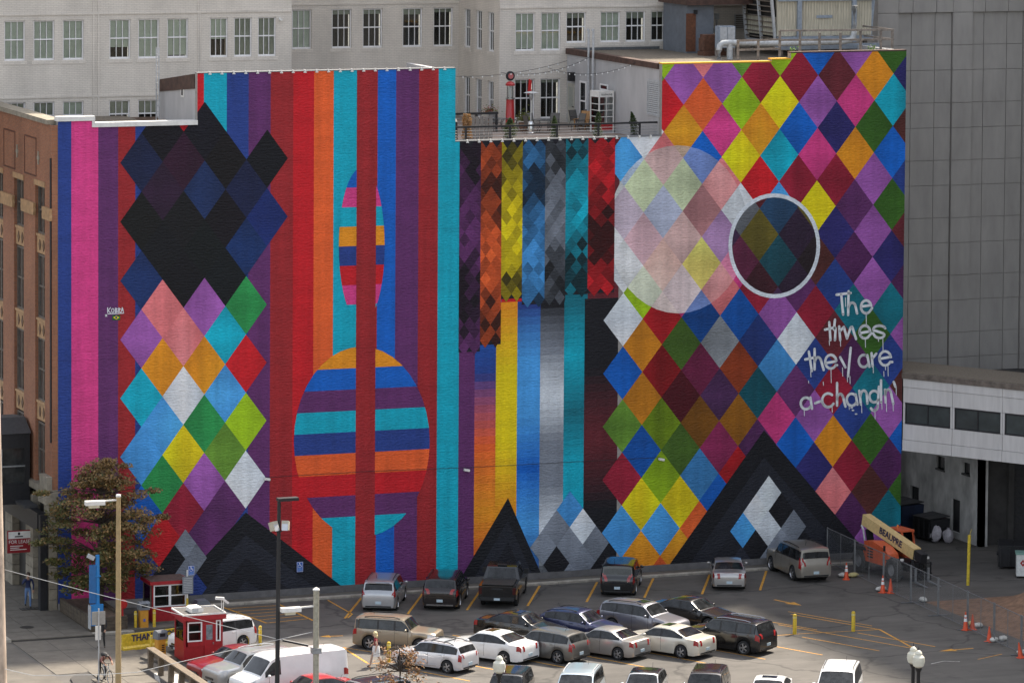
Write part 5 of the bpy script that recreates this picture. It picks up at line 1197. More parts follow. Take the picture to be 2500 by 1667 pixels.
def car(label, pos, heading, shape, L, W, H, col, group, wheel=.33, axle=(.19,.80), name='parked_car', cat='car', rails=None, roofcol=None, sun=False, front='plain', lamp='low', plate=True, trimlow=None, light_glass=False, bars=False, spoiler=False, chrome=False, ride=0.0):
    S_ = SHAPES[shape]; t = thing(name, label, cat, (pos[0],pos[1],0), R(heading), group)
    X = lambda u: L*(.5-u); top = [(u, h*H) for u, h in S_['top']]; belt = [(u, h*H) for u, h in S_['belt']]
    xa = [axle[0], axle[1]]; Ra = wheel*1.17; zc = wheel
    us = set(u for u, _ in top)
    for (a, _), (b, _) in zip(top, top[1:]):
        n = max(1, int(math.ceil((b-a)*L/.16)))
        for k in range(n): us.add(a+(b-a)*k/n)
    for (a, h), (b, h2) in zip(top, top[1:]):
        n = max(1, int(abs(h2-h)/.12))
        for k in range(n): us.add(a+(b-a)*k/n)
    for a in xa:
        for k in range(-8, 9): us.add(a+math.sin(k*PI/16)*Ra/L)
    us = sorted(u for u in us if 0 <= u <= 1); us = [u for i, u in enumerate(us) if i == 0 or u-us[i-1] > 2e-4]
    lo = .20+ride
    def section(u):
        zt = interp(top, u); bl = interp(belt, u); e = min(u, 1-u)
        pl = 1-.20*max(0, 1-u/.13)**2.2-.12*max(0, 1-(1-u)/.11)**2.2
        if u < .004 or u > .996: pl *= .985
        w = W/2*pl; zl = lo+(.07*max(0, 1-e/.06))
        for a in xa:
            d = abs(u-a)*L
            if d < Ra: zl = max(zl, zc+math.sqrt(max(0, Ra*Ra-d*d)))
        g = max(0.0, zt-bl); zb = bl if g > .03 else zt-.05*min(1, .4+e*6)
        zb = min(zb, zt-.02)
        gg = min(1, g/.10)
        w3 = w*.965; w4 = (w*.80)*(1-gg)+(w*.945-S_['tumble']*g)*gg
        z4 = (zt-.012)*(1-gg)+(zt-.045*min(1,g/.3))*gg
        zm = zl+(zb-zl)*.28; zs = zl+(zb-zl)*.62
        return [(w*.94,zl),(w*.995,zm),(w,zs),(w3,zb),(w4,z4),(w4*.72,zt),(0,zt+.012)]
    rows = [section(u) for u in us]
    def surf(u, q, s_=1, off=0.0):
        r_ = section(u); i = min(int(q), 5); f_ = q-i; y = r_[i][0]+(r_[i+1][0]-r_[i][0])*f_; z = r_[i][1]+(r_[i+1][1]-r_[i][1])*f_
        p = Vector((X(u), s_*y, z))
        if off:
            e = .004; 
            def raw(uu, qq):
                rr = section(min(max(uu,0),1)); ii = min(max(int(qq),0),5); ff = qq-ii; return Vector((X(uu), rr[ii][0]+(rr[ii+1][0]-rr[ii][0])*ff, rr[ii][1]+(rr[ii+1][1]-rr[ii][1])*ff))
            n = (raw(u+e,q)-raw(u-e,q)).cross(raw(u,min(q+.05,6))-raw(u,q-.05))
            if n.length > 1e-9:
                n.normalize()
                if n.y < 0 and q < 4.2: n = -n
                if n.z < 0 and q >= 4.2: n = -n
                p += Vector((n.x, n.y*s_, n.z))*off
        return p
    b = MB(); n = len(us)
    for s_ in (1, -1):
        base = len(b.v)
        for k, r_ in enumerate(rows):
            for y, z in r_: b.v.append((X(us[k]), s_*y, z))
        for k in range(n-1):
            for j in range(6):
                q = (base+k*7+j, base+(k+1)*7+j, base+(k+1)*7+j+1, base+k*7+j+1)
                b.f.append(q if s_ == 1 else q[::-1]); b.m.append(1 if (roofcol and j >= 4 and S_['ws'][1] < us[k] < .86) else 0); b.c.append(None)
    for k in (0, n-1):
        r_ = rows[k]; ring = [(X(us[k]), y, z) for y, z in r_]+[(X(us[k]), -y, z) for y, z in r_[-2::-1]]
        b.face(ring)
    b.build('body', [paint_mat(*col), paint_mat(*roofcol) if roofcol else M_TRIM], t, smooth=True, angle=38)
    MB().box(-L*.455,L*.455,-W*.40,W*.40,.16+ride,.55).build('underbody', M_UNDER, t)
    def patch(nm, u0, u1, qf0, qf1, m, s_=None, off=.012, nu=10, nq=4, par=None):
        mb = MB(); sides = (1,) if s_ == 1 else ((-1,) if s_ == -1 else (1,-1))
        def Q(f_, u): return f_(u) if callable(f_) else f_
        if s_ is None:      # across the roof line from one side to the other
            prof = []
            for i in range(nu+1):
                u = u0+(u1-u0)*i/nu; q0 = Q(qf0,u); line = [surf(u, q0+(6-q0)*j/nq, 1, off) for j in range(nq+1)]; prof.append([Vector((p.x,-p.y,p.z)) for p in line]+line[-2::-1])
            for i in range(nu):
                for j in range(len(prof[0])-1): mb.face([prof[i][j],prof[i][j+1],prof[i+1][j+1],prof[i+1][j]])
        else:
            for sd in sides:
                for i in range(nu):
                    a, c = u0+(u1-u0)*i/nu, u0+(u1-u0)*(i+1)/nu
                    for j in range(nq):
                        f0, f1 = j/nq, (j+1)/nq
                        P_ = lambda u, f_: surf(u, Q(qf0,u)+(Q(qf1,u)-Q(qf0,u))*f_, sd, off)
                        mb.face([P_(a,f0),P_(c,f0),P_(c,f1),P_(a,f1)])
        return mb.build(nm, m, par or t, smooth=True, angle=50)
    gm = M_CARGLASS
    a, c = S_['ws']; patch('windscreen', a+.006, c-.006, 4.25, 6, gm, None, nu=8, nq=4)
    if S_['rg']:
        a, c = S_['rg']; patch('rear_window', a+.003, c-.003, 4.3, 6, gm, None, nu=6, nq=4)
    a, c = S_['sg']
    if shape != 'van':
        for s_ in (1,-1): patch('window_surround', a-.004, c+.006, 3.05, 3.9, M_TRIM, s_, off=.0035, nu=14, nq=2)
    cuts = [a]+list(S_['pil'])+[c]
    for k in range(len(cuts)-1):
        u0 = cuts[k]+(.0 if k == 0 else .011); u1 = cuts[k+1]-(.0 if k == len(cuts)-2 else .011)
        for s_ in (1,-1): patch('side_window', u0, u1, 3.10, lambda u: 3.84, gm, s_, nu=6, nq=2)
    # door seams and handles
    for s_ in (1,-1):
        for u in [S_['sg'][0]+.005]+list(S_['pil'])[:2]:
            if any(abs(u-x_)*L < Ra*1.02 for x_ in xa): u += .03
            patch('door_seam', u-.0016, u+.0016, .55, 3.02, M_TRIM, s_, off=.004, nu=1, nq=6)
        for u in (list(S_['pil'])[:2] or [.33]):
            p = surf(u-.028, 2.75, s_, .02); MB().cbox(p, (.2,.035,.035)).build('door_handle', paint_mat(*col) if not chrome else M_CHROME, t)
        p = surf(S_['sg'][0]+.025, 3.1, s_, .0); mb = MB(); blob(mb, (p.x,p.y+s_*.14,p.z+.06), .1, 1, 6, sx=.75, sy=1.1, sz=.75, amp=0); mb.cbox((p.x,p.y+s_*.04,p.z+.02),(.05,.12,.04)).build('wing_mirror', paint_mat(*col), t, smooth=True)
        # wheels
        for u in xa:
            ty, rm, dk = wheel_meshes(wheel); y = s_*(W/2-.125)
            w_ = link('wheel', ty, t, (X(u),y,wheel)); 
            if s_ == -1: w_.rotation_euler.z = PI
            link('rim', rm, w_); link('hub_shadow', dk, w_)
            MB().lathe([(Ra*.98,-.02),(Ra*.98,-.3)] if s_ == 1 else [(Ra*.98,.02),(Ra*.98,.3)], (X(u),s_*(W/2-.03),zc), 24, axis='Y', cap=False).build('wheel_arch', M_UNDER, t, fix=False)
    # lamps
    for s_ in (1,-1):
        q0, q1 = (2.35, 3.02)
        patch('headlight', .012, .095, q0, q1, M_HEAD, s_, off=.012, nu=6, nq=3)
        if lamp == 'low': patch('tail_light', .945, .994, 2.15, 3.02, M_TAIL, s_, off=.012, nu=5, nq=3)
        elif lamp == 'tall': patch('tail_light', .955, .994, 1.9, 3.35, M_TAIL, s_, off=.012, nu=5, nq=4)
        elif lamp == 'pillar': patch('tail_light', .955, .994, 2.3, 3.8, M_TAIL, s_, off=.014, nu=5, nq=5)
        if lamp in ('low','tall'):
            ua, ub = (.985,.9985) if shape == 'sedan' else (.976,.9965)
            patch('tail_light', ua, ub, 4.03, 4.85 if lamp == 'low' else 4.5, M_TAIL, s_, off=.010, nu=6, nq=6)
    ze = rows[-1][3][1]
    if plate: MB().box(-L/2-.022,-L/2-.002,-.16,.16,ze-.17 if lamp != 'low' else ze-.16,ze-.02).build('number_plate', M_PLATE, t)
    MB().box(-L/2-.02,-L/2+.02,-W*.36,W*.36,lo+.09,lo+.16).build('bumper_strip', M_TRIM if not chrome else M_CHROME, t)
    zf = rows[0][3][1]
    g_ = MB().box(L/2-.01,L/2+.02,-W*.2,W*.2,zf-.13,zf-.03).build('grille', M_TRIM, t)
    if front == 'slots':
        for k in range(7): MB().box(L/2+.021,L/2+.03,-W*.19+k*W*.055,-W*.19+k*W*.055+.025,zf-.14,zf-.02).build('grille_bar', paint_mat(*col), g_)
    else:
        for k in range(2): MB().box(L/2+.021,L/2+.028,-W*.19,W*.19,zf-.11+k*.045,zf-.095+k*.045).build('grille_bar', M_CHROME, g_)
    MB().box(L/2-.05,L/2+.012,-W*.3,W*.3,lo+.08,lo+.2).build('air_intake', M_TRIM, t)
    MB().box(L/2+.0125,L/2+.02,-.15,.15,zf-.32,zf-.2).build('front_plate', M_PLATE, t)
    if trimlow:
        for s_ in (1,-1): patch('sill_trim', xa[0]+Ra/L+.005, xa[1]-Ra/L-.005, .02, .75, trimlow, s_, off=.008, nu=6, nq=2)
    if rails:
        for s_ in (1,-1):
            pts = [surf(S_['ws'][1]+.05+(.86-S_['ws'][1]-.05)*k/6, 4.35, s_, .0)+Vector((0,0,.02 if k in (0,6) else .065)) for k in range(7)]
            MB().tube(pts, .022, 6).build('roof_rail', rails, t, smooth=True)
        if bars:
            for u in (.55,.72):
                a = surf(u,4.35,1)+Vector((0,0,.07)); c = surf(u,4.35,-1)+Vector((0,0,.07)); MB().bar(a, c, .06, .025).build('roof_bar', M_TRIM, t)
    if sun:
        mb = MB(); u0, u1 = S_['ws'][1]+.05, S_['ws'][1]+.15
        for i in range(3):
            a, c = u0+(u1-u0)*i/3, u0+(u1-u0)*(i+1)/3
            for j in range(4):
                y0_, y1_ = -.36+.18*j, -.18+.18*j; za = lambda u: interp(top,u)+.022
                mb.face([(X(a),y0_,za(a)),(X(c),y0_,za(c)),(X(c),y1_,za(c)),(X(a),y1_,za(a))])
        mb.build('sunroof', M_CARGLASS, t)
    if spoiler:
        u = S_['rg'][0]; z = interp(top,u); MB().cbox((X(u)-.08,0,z+.0),(.26,W*.62,.04)).build('spoiler', paint_mat(*col), t)
    p = surf(.80,5.6,1); MB().tube([p, p+Vector((-.12,0,.22))], .008, 4).build('aerial', M_TRIM, t)
    return t
GW, GM, GF, GB = 'cars parked nose to the mural wall', 'cars in the back row of the middle bays', 'cars in the front row of the middle bays', 'cars cut by the bottom edge'
SIL = ('paint_silver',(.42,.43,.44,1),.6,.3); SIL2 = ('paint_warm_silver',(.40,.385,.37,1),.6,.3); BLK = ('paint_black',(.008,.008,.009,1),.2,.25); BRN = ('paint_brown_black',(.017,.013,.013,1),.3,.25); WHT = ('paint_white',(.74,.74,.73,1),.0,.3); CRM = ('paint_cream',(.60,.565,.48,1),.2,.3); TAN = ('paint_tan',(.27,.225,.165,1),.5,.32); GRY = ('paint_grey',(.17,.165,.155,1),.6,.3); NAV = ('paint_navy',(.016,.022,.075,1),.4,.28); LIL = ('paint_grey_violet',(.19,.19,.215,1),.6,.3); BEI = ('paint_champagne',(.30,.275,.235,1),.5,.32); LBL = ('paint_pale_blue',(.40,.47,.52,1),.5,.3); PRL = ('paint_pearl',(.62,.62,.64,1),.3,.3); RDD = ('paint_red',(.26,.012,.018,1),.3,.28); RDL = ('paint_bright_red',(.42,.03,.03,1),.2,.3)
def from_rear(px, py, heading, L, W, side=0.0):
    # the rear bumper's middle stands on the ground at this point
    p = G(px, py); h = R(heading); return (p.x+math.cos(h)*L/2-math.sin(h)*side, p.y+math.sin(h)*L/2+math.cos(h)*side)
def from_wheel(px, py, heading, L, W, u, s_):
    # a wheel's outer foot stands at this point; s_=+1 left side of the car
    p = G(px, py); h = R(heading); fx, ly = L*(.5-u), s_*(W/2-.05)
    return (p.x-math.cos(h)*fx+math.sin(h)*ly, p.y-math.sin(h)*fx-math.cos(h)*ly)
HW_ = 62
# --- along the wall
car('silver crossover with tall tail lights, leftmost car nosed up to the mural', from_wheel(970,1488,HW_,4.6,1.89,.80,-1), HW_, 'suv', 4.6,1.9,1.68, SIL, GW, .36, (.19,.79), lamp='pillar', rails=M_TRIM, cat='suv', spoiler=True)
car('dark brown SUV with a chrome bumper bar, second from left at the mural', from_wheel(1122,1484,HW_,4.9,1.98,.80,-1), HW_, 'suv', 4.9,1.98,1.75, BRN, GW, .38, (.19,.79), rails=M_TRIM, cat='suv', chrome=True)
car('black upright SUV with red tail lights in the middle of the wall row', from_wheel(1552,1451,HW_,4.8,1.95,.80,-1), HW_, 'boxy', 4.8,1.94,1.74, BLK, GW, .38, (.19,.79), cat='suv')
car('old silver sedan with wide dark red tail lights near the wall row end', from_wheel(1818,1435,HW_+6,5.0,1.85,.80,-1), HW_+6, 'sedan', 5.0,1.86,1.42, SIL2, GW, .32, (.19,.79), cat='sedan')
car('large beige SUV at the right end of the wall row beside the fence', from_wheel(1936,1417,HW_+26,5.13,2.0,.80,1), HW_+26, 'boxy', 5.13,2.02,1.92, BEI, GW, .40, (.18,.78), lamp='tall', rails=M_TRIM, cat='suv', ride=.08)
# --- back row of the middle bays, noses to the right
HB = -63
car('tan boxy SUV behind the walking woman', from_wheel(900,1585,HB+26,4.41,1.76,.80,-1), HB+26, 'boxy', 4.41,1.76,1.66, TAN, GM, .35, (.19,.79), rails=M_TRIM, front='slots', cat='suv', trimlow=mat('grey_cladding',(.10,.085,.07,1),.7))
car('glossy black sedan with chrome window trim, left one in the back row', from_wheel(1195,1562,HB+16,4.75,1.8,.80,-1), HB+16, 'sedan', 4.75,1.8,1.45, BLK, GM, .34, (.19,.79), cat='sedan', sun=True)
car('dark blue hatchback in the back row behind the grey hatchback', (23.4,-15.5), HB+10, 'hatch', 4.45,1.76,1.5, NAV, GM, .34, (.19,.79), rails=M_TRIM, cat='hatchback')
car('grey violet estate car with black roof rails in the back row', (27.05,-15.2), HB+8, 'wagon', 4.8,1.82,1.62, LIL, GM, .35, (.19,.79), rails=M_TRIM, cat='estate car', sun=True)
car('black sedan at the right end of the back row', (30.2,-14.3), HB+8, 'sedan', 4.85,1.85,1.47, BLK, GM, .34, (.19,.79), cat='sedan')
# --- front row of the middle bays, tails to the right
HF = 117
car('pale silver estate car with a roof rack beside the yellow bollard', from_wheel(1091,1643,HF+8,4.3,1.7,.80,1), HF+8, 'wagon', 4.3,1.7,1.47, PRL, GF, .32, (.19,.80), rails=M_TRIM, bars=True, lamp='tall', cat='estate car')
car('plain white sedan second from left in the front row', from_wheel(1232,1622,HF+8,4.85,1.83,.80,1), HF+8, 'sedan', 4.85,1.83,1.47, WHT, GF, .33, (.19,.79), cat='sedan', sun=True)
car('dark grey hatchback third from left in the front row', from_wheel(1361,1619,HF+6,4.35,1.77,.80,1), HF+6, 'wagon', 4.35,1.77,1.55, GRY, GF, .33, (.19,.80), cat='hatchback', lamp='tall')
car('grey silver sedan with scuffed doors, fourth in the front row', from_wheel(1510,1611,HF+6,4.45,1.74,.80,1), HF+6, 'sedan', 4.45,1.74,1.44, SIL2, GF, .32, (.19,.79), cat='sedan')
car('cream sedan between the grey silver sedan and the black SUV', from_wheel(1664,1607,HF+6,4.92,1.86,.80,1), HF+6, 'sedan', 4.92,1.86,1.45, CRM, GF, .34, (.19,.79), cat='sedan', sun=True)
car('black SUV with silver roof rails at the right end of the front row', from_wheel(1815,1598,HF+6,4.68,1.88,.80,1), HF+6, 'suv', 4.68,1.88,1.70, BLK, GF, .36, (.19,.80), rails=M_CHROME, cat='suv', lamp='low')
# --- bottom row facing the viewer
HN = -121
def bottom(label, px, py, shape, L, W, H, col, **k):
    # px, py: middle of the roof's rear edge
    p = G(px, py, H*.97); h = R(HN+k.pop('dh',0)); c = (p.x+math.cos(h)*L*.30, p.y+math.sin(h)*L*.30)
    return car(label, c, math.degrees(h), shape, L, W, H, col, GB, **k)
bottom('black SUV behind the white globe lamp at the bottom edge', 1255, 1627, 'suv', 4.5,1.82,1.66, BLK, cat='suv')
bottom('pale blue minivan at the bottom edge', 1425, 1622, 'minivan', 4.9,1.95,1.75, LBL, cat='minivan', rails=M_LGREY)
bottom('silver car with a black roof at the bottom edge', 1583, 1626, 'hatch', 4.4,1.8,1.58, SIL, roofcol=BLK, cat='car', )
bottom('dark SUV with bright roof rails at the bottom edge', 1735, 1623, 'suv', 4.6,1.85,1.68, BRN, cat='suv', rails=M_CHROME)
bottom('white sedan with a sunroof at the bottom edge', 1887, 1640, 'sedan', 4.7,1.82,1.46, WHT, cat='sedan', sun=True)
bottom('white minivan at the right end of the bottom row', 2055, 1614, 'minivan', 4.95,1.98,1.76, WHT, cat='minivan', rails=M_TRIM)
# --- by the booths
GL = 'vehicles by the ticket booths'
car('white SUV behind the front red booth', (4.75,-11.9), 196, 'suv', 4.4,1.8,1.58, WHT, GL, cat='suv', lamp='tall', rails=M_LGREY)
car('dark red sedan beyond the white van', (3.9,-18.4), 192, 'sedan', 4.7,1.82,1.45, RDD, GL, cat='sedan')
car('silver SUV between the dark red car and the white van', (4.0,-20.6), 192, 'suv', 4.6,1.85,1.72, SIL, GL, cat='suv', rails=M_LGREY)
car('long white cargo van with blank sides', (5.0,-23.4), 191, 'van', 5.7,2.0,2.1, WHT, GL, wheel=.36, axle=(.15,.76), name='cargo_van', cat='van')
car('bright red sedan at the bottom edge in front of the white van', (5.3,-26.2), 190, 'sedan', 4.5,1.75,1.43, RDL, GL, cat='sedan')
car('silver SUV with a dark roof at the bottom edge by the grey pole', (6.9,-29.2), 197, 'suv', 4.7,1.85,1.70, SIL, GL, cat='suv', roofcol=('paint_roof_navy',(.02,.022,.03,1),.3,.3), rails=M_TRIM)
# --- black pickup at the wall
def pickup():
    L, W, H = 5.7,2.0,1.95; hd = HW_; p = from_wheel(1263,1477,hd,L,W,.80,-1); t = thing('pickup_truck', 'black pickup truck with a covered bed, third from left at the mural', 'pickup', (p[0],p[1],0), R(hd), GW)
    m_ = paint_mat(*BLK); hx = L/2
    pr = [(-hx,.55),(-hx+.02,1.22),(-.95,1.24),(-.93,1.28),(-.72,1.88),(-.55,1.95),(.55,1.95),(.75,1.88),(1.25,1.28),(2.55,1.18),(hx-.06,1.08),(hx,.85),(hx,.42),(2.55,.36)]
    def arch(xc, r=.48): return [(xc+r*math.cos(a), .42+r*math.sin(a)) for a in [PI*k/10 for k in range(0,11)]]
    low = arch(hx*.64)+[(1.2,.34),(-1.0,.34)]+arch(-hx*.60)+[(-hx+.05,.5)]
    b = MB()
    for a, w0 in (((-1),1),): pass
    # lofted in slices across the width for a rounded cab
    def wf(z): return W/2 if z < 1.26 else W/2-.06-(z-1.26)*.22
    outline = pr+low
    n = len(outline); base = len(b.v)
    for s_ in (1,-1):
        for x, z in outline: b.v.append((x, s_*wf(z), z))
    b.f.append(tuple(range(base, base+n))); b.m.append(0); b.c.append(None)
    b.f.append(tuple(base+2*n-1-k for k in range(n))); b.m.append(0); b.c.append(None)
    for k in range(n):
        b.f.append((base+k, base+n+k, base+n+(k+1)%n, base+(k+1)%n)); b.m.append(0); b.c.append(None)
    b.build('body', m_, t)
    MB().box(-hx+.12,-1.0,-.84,.84,1.245,1.29).build('bed_cover', mat('vinyl_cover',(.03,.029,.028,1),.6,var=.15), t)
    MB().box(-hx-.012,-hx+.03,-.8,.8,.66,1.18).build('tailgate', m_, t); MB().box(-hx-.03,-hx-.0125,-.3,.3,1.02,1.1).build('tailgate_handle', M_TRIM, t)
    MB().box(-hx-.14,-hx+.0,-.92,.92,.46,.62).build('rear_bumper', M_TRIM, t); MB().box(-hx-.155,-hx-.141,-.16,.16,.48,.6).build('number_plate', M_PLATE, t)
    for s_ in (1,-1):
        y = lambda z, o=.006: s_*(wf(z)+o)
        for xs_ in ((-.72,.0,-.62,.0),(.06,.98,.06,.62)):
            MB().face([(xs_[0],y(1.32),1.32),(xs_[1],y(1.32),1.32),(xs_[3],y(1.82),1.82),(xs_[2],y(1.82),1.82)]).build('side_window', M_CARGLASS, t)
        MB().box(-hx-.016,-hx+.06,min(s_*.82,s_*.99),max(s_*.82,s_*.99),.78,1.14).build('tail_light', mat('dark_tail_lamp',(.05,.008,.008,1),.2), t)
        MB().cbox((.95,s_*1.13,1.38),(.12,.26,.26)).cbox((.95,s_*.99,1.3),(.05,.1,.05)).build('wing_mirror', M_TRIM, t)
        for xw in (-hx*.60,hx*.64):
            ty, rm, dk = wheel_meshes(.42); w_ = link('wheel', ty, t, (xw,s_*(W/2-.12),.42)); w_.rotation_euler.z = 0 if s_ == 1 else PI; link('rim', MB().lathe([(0,.1),(.25,.08),(.27,.02)], n=20, axis='Y').mesh('rim', M_TRIM), w_)
    MB().face([(-.965,-.78,1.32),(-.965,.78,1.32),(-.79,.68,1.82),(-.79,-.68,1.82)]).build('rear_window', M_CARGLASS, t)
    MB().face([(1.27,-.82,1.31),(1.27,.82,1.31),(.80,.72,1.86),(.80,-.72,1.86)]).build('windscreen', M_CARGLASS, t)
    MB().box(-hx+.3,hx-.3,-.75,.75,.3,.6).build('underbody', M_UNDER, t)
    MB().cbox((-.62,0,1.975),(.25,.5,.04)).build('brake_lamp', M_TRIM, t)
pickup()
# ------------------------------------------------------------------ telehandler
M_ORG = mat('machine_orange', (.55,.10,.035,1), .45, var=.15, coat=.2); M_BOOM = mat('boom_cream', (.62,.45,.20,1), .5, var=.15)
def telehandler():
    t = thing('telehandler', 'orange telescopic handler with a cream boom behind the wire fence', 'telehandler', (46.35,-4.95,0), R(-83))
    for x in (-1.65,1.65):
        for s_ in (-1,1):
            r = .66; ty = MB().lathe([(r*.5,-.2),(r*.88,-.2),(r*.97,-.15),(r,-.06),(r,.06),(r*.97,.15),(r*.88,.2),(r*.5,.2)], n=26, axis='Y', cap=False)
            w_ = ty.build('wheel', mat('dusty_tyre',(.06,.058,.055,1),.9,var=.3,scale=9), t, smooth=True); w_.location = (x,s_*.95,r)
            for k in range(16):
                a = 2*PI*k/16; MB().cbox((r*math.cos(a)*1.0,.1*(1 if k%2 else -1),r*math.sin(a)*1.0),(.07,.22,.07),ry=-a,).build('tread_lug', MATS['dusty_tyre'], w_)
            MB().lathe([(0,s_*.12),(.2,s_*.13),(.34,s_*.08),(.36,s_*.16)], n=20, axis='Y', cap=False).build('rim', mat('rim_grey',(.25,.25,.25,1),.6,var=.2), w_, fix=False)
    MB().box(-2.3,2.2,-.45,.45,.62,1.1).build('chassis', M_DARKM, t)
    # engine cover on the near side, cab on the far side
    MB().prism([(-1.1,.75),(1.15,.75),(1.35,1.1),(1.25,1.45),(.7,1.75),(-.3,1.95),(-1.15,1.85),(-1.25,1.3)], -1.08, -.4, 'Y').build('engine_cover', M_ORG, t)
    for k in range(4): MB().box(-.8,-.25,-1.1,-1.081,1.0+k*.16,1.08+k*.16).build('vent_slot', M_DARKM, t)
    fr = MB()
    for x, xt in ((-.75,-.7),(.75,.45)):
        for y in (.35,1.08): fr.bar((x,y,.85),(xt,y,2.45),.09,.09)
    fr.build('cab_frame', M_ORG, t); MB().box(-.8,.55,.3,1.12,2.46,2.56).build('cab_roof', M_ORG, t); MB().box(-.8,.8,.33,1.1,.75,1.3).build('cab_body', M_ORG, t)
    MB().box(-.7,.6,1.06,1.07,1.32,2.4).build('pane', M_CLEAR, t); MB().box(-.72,.5,.36,.37,1.32,2.4).build('pane', M_CLEAR, t); MB().cbox((-.3,.7,1.5),(.45,.5,.7)).build('seat', M_DARKM, t)
    a, b = Vector((-2.6,-.05,2.75)), Vector((2.55,-.05,1.62)); d = (b-a).normalized()
    MB().bar(a, b, .5, .62).build('boom', M_BOOM, t); MB().bar(b-d*.2, b+d*.75, .4, .5).build('boom_head', M_DARKM, t)
    MB().bar(a+Vector((.3,0,-.5)), Vector((-1.9,-.05,1.0)), .3, .3).build('boom_mount', M_DARKM, t)
    M_ = Matrix.Translation((a+b)/2+Vector((.35,-.262,.0))) @ Matrix.Rotation(math.atan2(-d.z,d.x),4,'Y') @ Matrix.Rotation(PI/2,4,'X')
    text_mesh('boom_lettering', 'BEAUPRE', .52, mat('lettering_navy',(.012,.014,.06,1),.5), t, M_, bold=.014, width=2.3)
    MB().tube([(2.2,-.1,1.5),(2.35,-.1,.8),(2.6,-.1,.5)], .11, 8).build('tilt_link', M_DARKM, t)
    cg = MB()
    for z in (.25,.55,.85,1.15): cg.bar((2.95,-.62,z),(2.95,.62,z),.06,.06)
    for y in (-.62,-.3,0,.3,.62): cg.bar((2.96,y,.2),(2.96,y,1.2),.05,.05)
    cg.build('fork_carriage', M_DARKM, t)
    for y in (-.42,.42):
        MB().prism([(2.98,.12),(4.2,.05),(4.2,.075),(3.06,.2),(3.06,.9),(2.98,.9)], y-.06, y+.06, 'Y').build('fork', M_GREYM, t)
        MB().cbox((2.3,y*2.0,1.3),(.1,.16,.12)).build('work_lamp', M_WHITEP, t)
    MB().cbox((2.62,-.1,1.45),(.02,.3,.3)).build('notice', M_WHITEP, t)
    MB().cbox((.95,-1.12,1.75),(.08,.1,.3)).tube([(.95,-1.0,1.4),(.95,-1.1,1.7)],.02,5).build('mirror', M_DARKM, t); MB().lathe([(.0,0),(.07,0),(.06,.12),(0,.15)], (-.5,.7,2.561), 10).build('beacon', M_AMBER, t)
    MB().tube([(-1.9,-.55,1.6),(-2.0,-.6,2.3),(-2.2,-.6,2.5)], .05, 8).build('exhaust', M_LGREY, t)
    for s_ in (-1,1): MB().prism([(-2.4,1.35),(-.9,1.35),(-1.05,1.5),(-2.3,1.5)], s_*.95-.22, s_*.95+.22, 'Y').build('mudguard', M_DARKM, t)
telehandler()

# ------------------------------------------------------------------ booths and entry
M_BRED = mat('booth_red', (.33,.010,.016,1), .45, var=.12); M_BOLL = mat('bollard_yellow', (.62,.43,.03,1), .5, var=.25, scale=9); M_MACH = mat('machine_amber', (.58,.27,.03,1), .5, var=.1); M_MGREY = mat('machine_grey', (.16,.17,.19,1), .5, var=.1)
def booth(label, loc, w, d, h, wins, rz=0.0, extra=None):
    t = thing('ticket_booth', label, 'booth', (*loc,.0), rz, 'red ticket booths')
    zs0 = .95
    MB().box(-w/2,w/2,-d/2,d/2,.1,zs0).build('lower_wall', M_BRED, t)
    for x in (-w/2+.06,w/2-.06):
        for y in (-d/2+.06,d/2-.06): MB().box(x-.06,x+.06,y-.06,y+.06,zs0,h).build('corner_post', M_BRED, t)
    lw = MB().box(-w/2+.001,-w/2+.07,-d/2+.12,d/2-.12,zs0,1.25).build('side_frame', M_BRED, t); MB().box(-w/2+.001,-w/2+.07,-d/2+.12,d/2-.12,h-.2,h).build('side_frame', M_BRED, t); MB().box(-w/2+.03,-w/2+.04,-d/2+.12,d/2-.12,1.25,h-.2).build('pane', M_PANE, lw)
    MB().box(-w/2+.12,w/2-.12,d/2-.08,d/2-.0,zs0,h).build('back_wall', M_BRED, t); MB().box(w/2-.08,w/2-.001,-d/2+.12,d/2-.12,zs0,h).build('side_wall', M_BRED, t)
    MB().box(-w/2,w/2,-d/2,d/2,0.0,.1).build('plinth', M_CONC, t)
    return t
# front booth
b1 = booth('red ticket booth with a white roof unit and camera arm, nearer of two', (3.35,-14.15), 2.3,1.6,2.5, None); b1.scale = (.88,1,.87)
MB().box(-1.28,1.28,-1.03,1.03,2.5,2.78).build('roof', M_BRED, b1); MB().box(-1.2,1.2,-.95,.95,2.781,2.80).build('roof_felt', mat('roof_felt',(.09,.085,.08,1),.9,var=.2), b1)
for a, b_, c, d_ in ((-1.28,1.28,-1.03,-.97),(-1.28,1.28,.97,1.03),(-1.28,-1.22,-.97,.97),(1.22,1.28,-.97,.97)): MB().box(a,b_,c,d_,2.782,2.87).build('roof_edge', M_WHITEP, b1)
def bwin(t, x0, x1, y, z0, z1, mid=True, sill=True):
    f = MB().box(x0,x0+.07,y-.04,y+.03,z0,z1).box(x1-.07,x1,y-.04,y+.03,z0,z1).box(x0+.07,x1-.07,y-.04,y+.03,z1-.07,z1).box(x0+.07,x1-.07,y-.04,y+.03,z0,z0+.07)
    if mid: f.box(x0+.07,x1-.07,y-.035,y+.025,(z0+z1)/2-.03,(z0+z1)/2+.03)
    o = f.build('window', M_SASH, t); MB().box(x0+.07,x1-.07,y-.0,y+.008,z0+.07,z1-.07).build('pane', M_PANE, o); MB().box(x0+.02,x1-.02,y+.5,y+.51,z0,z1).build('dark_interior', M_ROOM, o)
y = -.85
